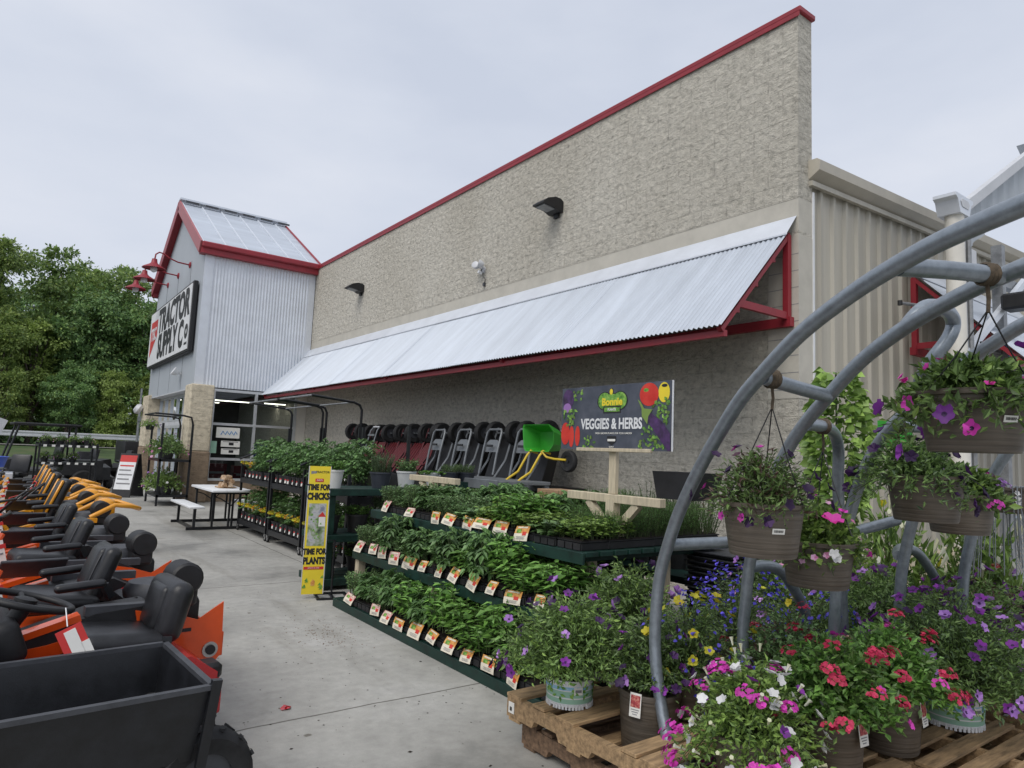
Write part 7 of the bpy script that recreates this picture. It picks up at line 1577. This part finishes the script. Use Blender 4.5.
# ================================================================== TREES
def crown_mesh(seed, Rr, Hh, m, nclump=120, per=80, leaf=0.30, m2=None):
    rng = np.random.default_rng(seed); mb = MB(); lobes = []
    for k in range(11):
        a = rng.uniform(0, 6.28); z = rng.uniform(0.12, 0.95); w = math.sin(math.pi * min(1, (z * 0.85 + 0.12))) ** 0.7; r = rng.uniform(0.25, 0.75) * w
        lobes.append((np.array([math.cos(a) * r * Rr, math.sin(a) * r * Rr, z * Hh]), Rr * rng.uniform(0.28, 0.46)))
    lobes.append((np.array([0, 0, Hh * 0.93]), Rr * 0.30)); lobes.append((np.array([0, 0, Hh * 0.5]), Rr * 0.5))
    P = []; Dd = []; Nn = []
    for k in range(nclump):
        c, r = lobes[rng.integers(len(lobes))]; v = rng.normal(size=3); v /= np.linalg.norm(v); v[2] = v[2] * 0.8 + 0.1
        cc = c + v * r * rng.uniform(0.7, 1.1); cr = rng.uniform(0.35, 0.75) * r * 0.65
        q = rng.normal(size=(per, 3)) * np.array([1, 1, 0.5]) * cr * 0.55
        P.append(cc + q); d = q * 0.8 + v * cr * 0.5 + rng.normal(size=(per, 3)) * 0.35 * cr; d[:, 2] -= 0.25 * cr; Dd.append(d); Nn.append(np.tile(np.array([v[0] * 0.6, v[1] * 0.6, 0.9]), (per, 1)) + rng.normal(size=(per, 3)) * 0.35)
    P = np.concatenate(P); Dd = np.concatenate(Dd); Nn = np.concatenate(Nn); s = rng.random(len(P)) < (0.3 if m2 else -1)
    L = rng.uniform(0.6, 1.2, len(P)) * leaf
    mb.leaves(P[~s], Dd[~s], Nn[~s], L[~s], L[~s] * 0.6, m)
    if m2: mb.leaves(P[s], Dd[s], Nn[s], L[s], L[s] * 0.6, m2)
    tk = MB(); tk.tube([(0, 0, -3.5), (0.1, 0.05, 0.5), (0.05, -0.1, Hh * 0.4), (0.0, 0.0, Hh * 0.85)], [0.32, 0.24, 0.16, 0.05], 'bark', 8)
    for c, r in lobes[:9]: tk.tube([(0.05, 0, c[2] * 0.45), tuple(c * np.array([0.5, 0.5, 0.75])), tuple(c)], [0.10, 0.07, 0.03], 'bark', 5)
    return mb.mesh('crown'), tk.mesh('trunk')
TV = [crown_mesh(901, 4.2, 9.5, M['lf_t1'], 150, 125, 0.26, M['lf_t2']), crown_mesh(902, 3.6, 10.5, M['lf_t2'], 150, 125, 0.25, M['lf_t1']), crown_mesh(903, 4.6, 9.0, M['lf_t3'], 150, 125, 0.27, M['lf_t1']), crown_mesh(904, 3.0, 7.0, M['lf_t2'], 120, 110, 0.24, M['lf_t2'])]
KIND = ['oak_tree', 'maple_tree', 'hickory_tree', 'young_maple']
trees = [(-5.5, 58.5, 0, 1.0), (-1.8, 60.0, 1, 1.08), (1.2, 58.8, 3, 1.05), (2.2, 62.5, 0, 1.22), (4.6, 60.5, 2, 1.02), (6.6, 62.5, 0, 1.18), (8.4, 60.2, 2, 0.98), (10.5, 61.5, 1, 0.95), (5.9, 57.0, 3, 0.66), (8.6, 57.5, 3, 0.74), (-0.6, 57.3, 1, 0.72), (13.0, 60.0, 0, 0.9), (-10.5, 61, 2, 1.1), (3.4, 57.2, 2, 0.55),
         (-3.5, 72, 0, 1.15), (1.5, 75, 2, 1.15), (6.0, 73, 1, 1.2), (10.5, 74, 0, 1.1), (14.0, 70, 2, 0.95), (-8.5, 74, 1, 1.15), (4, 90, 0, 1.2), (-3, 92, 2, 1.2), (10, 92, 1, 1.15)]
names = ['broad oak like tree at the left edge of the wood', 'tall yellow green tree near the left edge', 'rounded light green young tree low at the front left', 'tallest dark green tree rising above the others', 'very dark tree in the middle of the wood', 'dark tree just left of the gable lamps', 'low dark tree against the entrance corner', 'light tree mostly hidden behind the entrance gable', 'small leafy tree by the grey utility pole', 'small bright tree in front beside the entrance pillar', 'low bright tree at the front left corner', 'tree hidden largely by the entrance gable', 'outermost tree left of the frame edge', 'small dark tree under the tallest tree',
         'tree on the slope behind the left edge', 'dark tree on the slope behind the tallest tree', 'pale tree on the slope behind the middle of the wood', 'tree on the slope behind the gable lamps', 'tree on the slope behind the entrance gable', 'pale tree on the slope at the far left', 'ridge tree behind the middle of the wood', 'ridge tree behind the left part', 'ridge tree behind the gable']
for i, (x, y, k, s) in enumerate(trees):
    z = hillz(x, y) + 0.9 + (0.9 if y > 59 else 0.2) * s
    t = thing(KIND[k], names[i], 'tree', (x, y, z), rnd.uniform(0, 6.28), 'trees on the slope beyond the road')
    c = put('crown', TV[k][0], t, (0, 0, 0)); tr = put('trunk', TV[k][1], t); t.scale = (s * 0.92, s * 0.92, s * rnd.uniform(1.0, 1.18))
# undergrowth between the trunks
r_ = np.random.default_rng(33); mb = MB(); n = 9000
P = np.stack([r_.uniform(-14, 18, n), r_.uniform(57.8, 70, n), np.zeros(n)], 1); P[:, 2] = [0.9 + hillz(a, b) + abs(r_.normal()) * 1.5 for a, b in P[:, :2]]
mb.leaves(P, r_.normal(size=(n, 3)) + np.array([0, -0.3, 0.3]), r_.normal(size=(n, 3)) * 0.4 + np.array([0, -0.4, 1]), 0.45, 0.28, 'lf_t3'); o = mb.build('undergrowth'); o['kind'] = 'stuff'; o['label'] = 'dense undergrowth at the foot of the wood'

# ================================================================== SKY, SUN, CAMERA
w = bpy.data.worlds.new('World'); sc.world = w; w.use_nodes = True; nt = w.node_tree
for n_ in list(nt.nodes): nt.nodes.remove(n_)
SUN_EL, SUN_ROT = 52, 246
out = nt.nodes.new('ShaderNodeOutputWorld'); bg = nt.nodes.new('ShaderNodeBackground')
sky = nt.nodes.new('ShaderNodeTexSky'); sky.sky_type = 'NISHITA'; sky.sun_disc = False; sky.sun_elevation = R(SUN_EL); sky.sun_rotation = R(SUN_ROT); sky.air_density = 1.0; sky.dust_density = 3.0
tc = nt.nodes.new('ShaderNodeTexCoord'); sp = nt.nodes.new('ShaderNodeSeparateXYZ'); nt.links.new(tc.outputs['Generated'], sp.inputs[0])
mp = nt.nodes.new('ShaderNodeMapping'); mp.inputs['Scale'].default_value = (1.0, 1.0, 2.6); nt.links.new(tc.outputs['Generated'], mp.inputs[0])
nz = nt.nodes.new('ShaderNodeTexNoise'); nz.inputs['Scale'].default_value = 2.2; nz.inputs['Detail'].default_value = 5.0; nz.inputs['Roughness'].default_value = 0.5; nt.links.new(mp.outputs[0], nz.inputs['Vector'])
# overcast deck: radiance in sky-texture units (times the background strength)
rp = ramp(nt, nz.outputs[0], [(0.33, (5.9, 6.4, 7.5)), (0.50, (6.55, 7.0, 8.0)), (0.66, (7.2, 7.55, 8.4))])
mx = nt.nodes.new('ShaderNodeMix'); mx.data_type = 'RGBA'; mx.inputs[0].default_value = 0.93
nt.links.new(sky.outputs[0], mx.inputs[6]); nt.links.new(rp.outputs[0], mx.inputs[7]); nt.links.new(mx.outputs[2], bg.inputs[0])
bg.inputs[1].default_value = 0.091
nt.links.new(bg.outputs[0], out.inputs[0])
sl = bpy.data.lights.new('sun', 'SUN'); sl.energy = 1.5; sl.angle = R(40); sl.color = (1.0, 0.96, 0.9)
so = bpy.data.objects.new('sun', sl); COL.objects.link(so)
# direction to the sun: azimuth measured like the sky texture (rotation about z from +Y toward +X)
az = R(SUN_ROT); el = R(SUN_EL); dv = Vector((math.sin(az) * math.cos(el), math.cos(az) * math.cos(el), math.sin(el)))
so.rotation_euler = dv.to_track_quat('Z', 'Y').to_euler(); so.location = dv * 60

cam = bpy.data.cameras.new('camera'); co = bpy.data.objects.new('camera', cam); COL.objects.link(co); sc.camera = co
cam.sensor_fit = 'HORIZONTAL'; cam.sensor_width = 36.0; cam.lens = 682.0 / 1024 * 36.0; cam.clip_start = 0.05; cam.clip_end = 3000
RW = np.array(CAMR)
m4 = Matrix(((RW[0][0], -RW[0][1], -RW[0][2], 0), (RW[1][0], -RW[1][1], -RW[1][2], 0), (RW[2][0], -RW[2][1], -RW[2][2], H), (0, 0, 0, 1)))
co.matrix_world = m4
sc.view_settings.view_transform = 'Standard'; sc.view_settings.look = 'None'; sc.view_settings.exposure = 0.22; sc.view_settings.gamma = 1.0
try: sc.view_settings.use_curve_mapping = False
except Exception: pass
sc.cycles.max_bounces = 6; sc.cycles.transparent_max_bounces = 12; sc.cycles.diffuse_bounces = 3; sc.cycles.glossy_bounces = 3; sc.cycles.use_denoising = True
sc.cycles.sample_clamp_indirect = 6.0
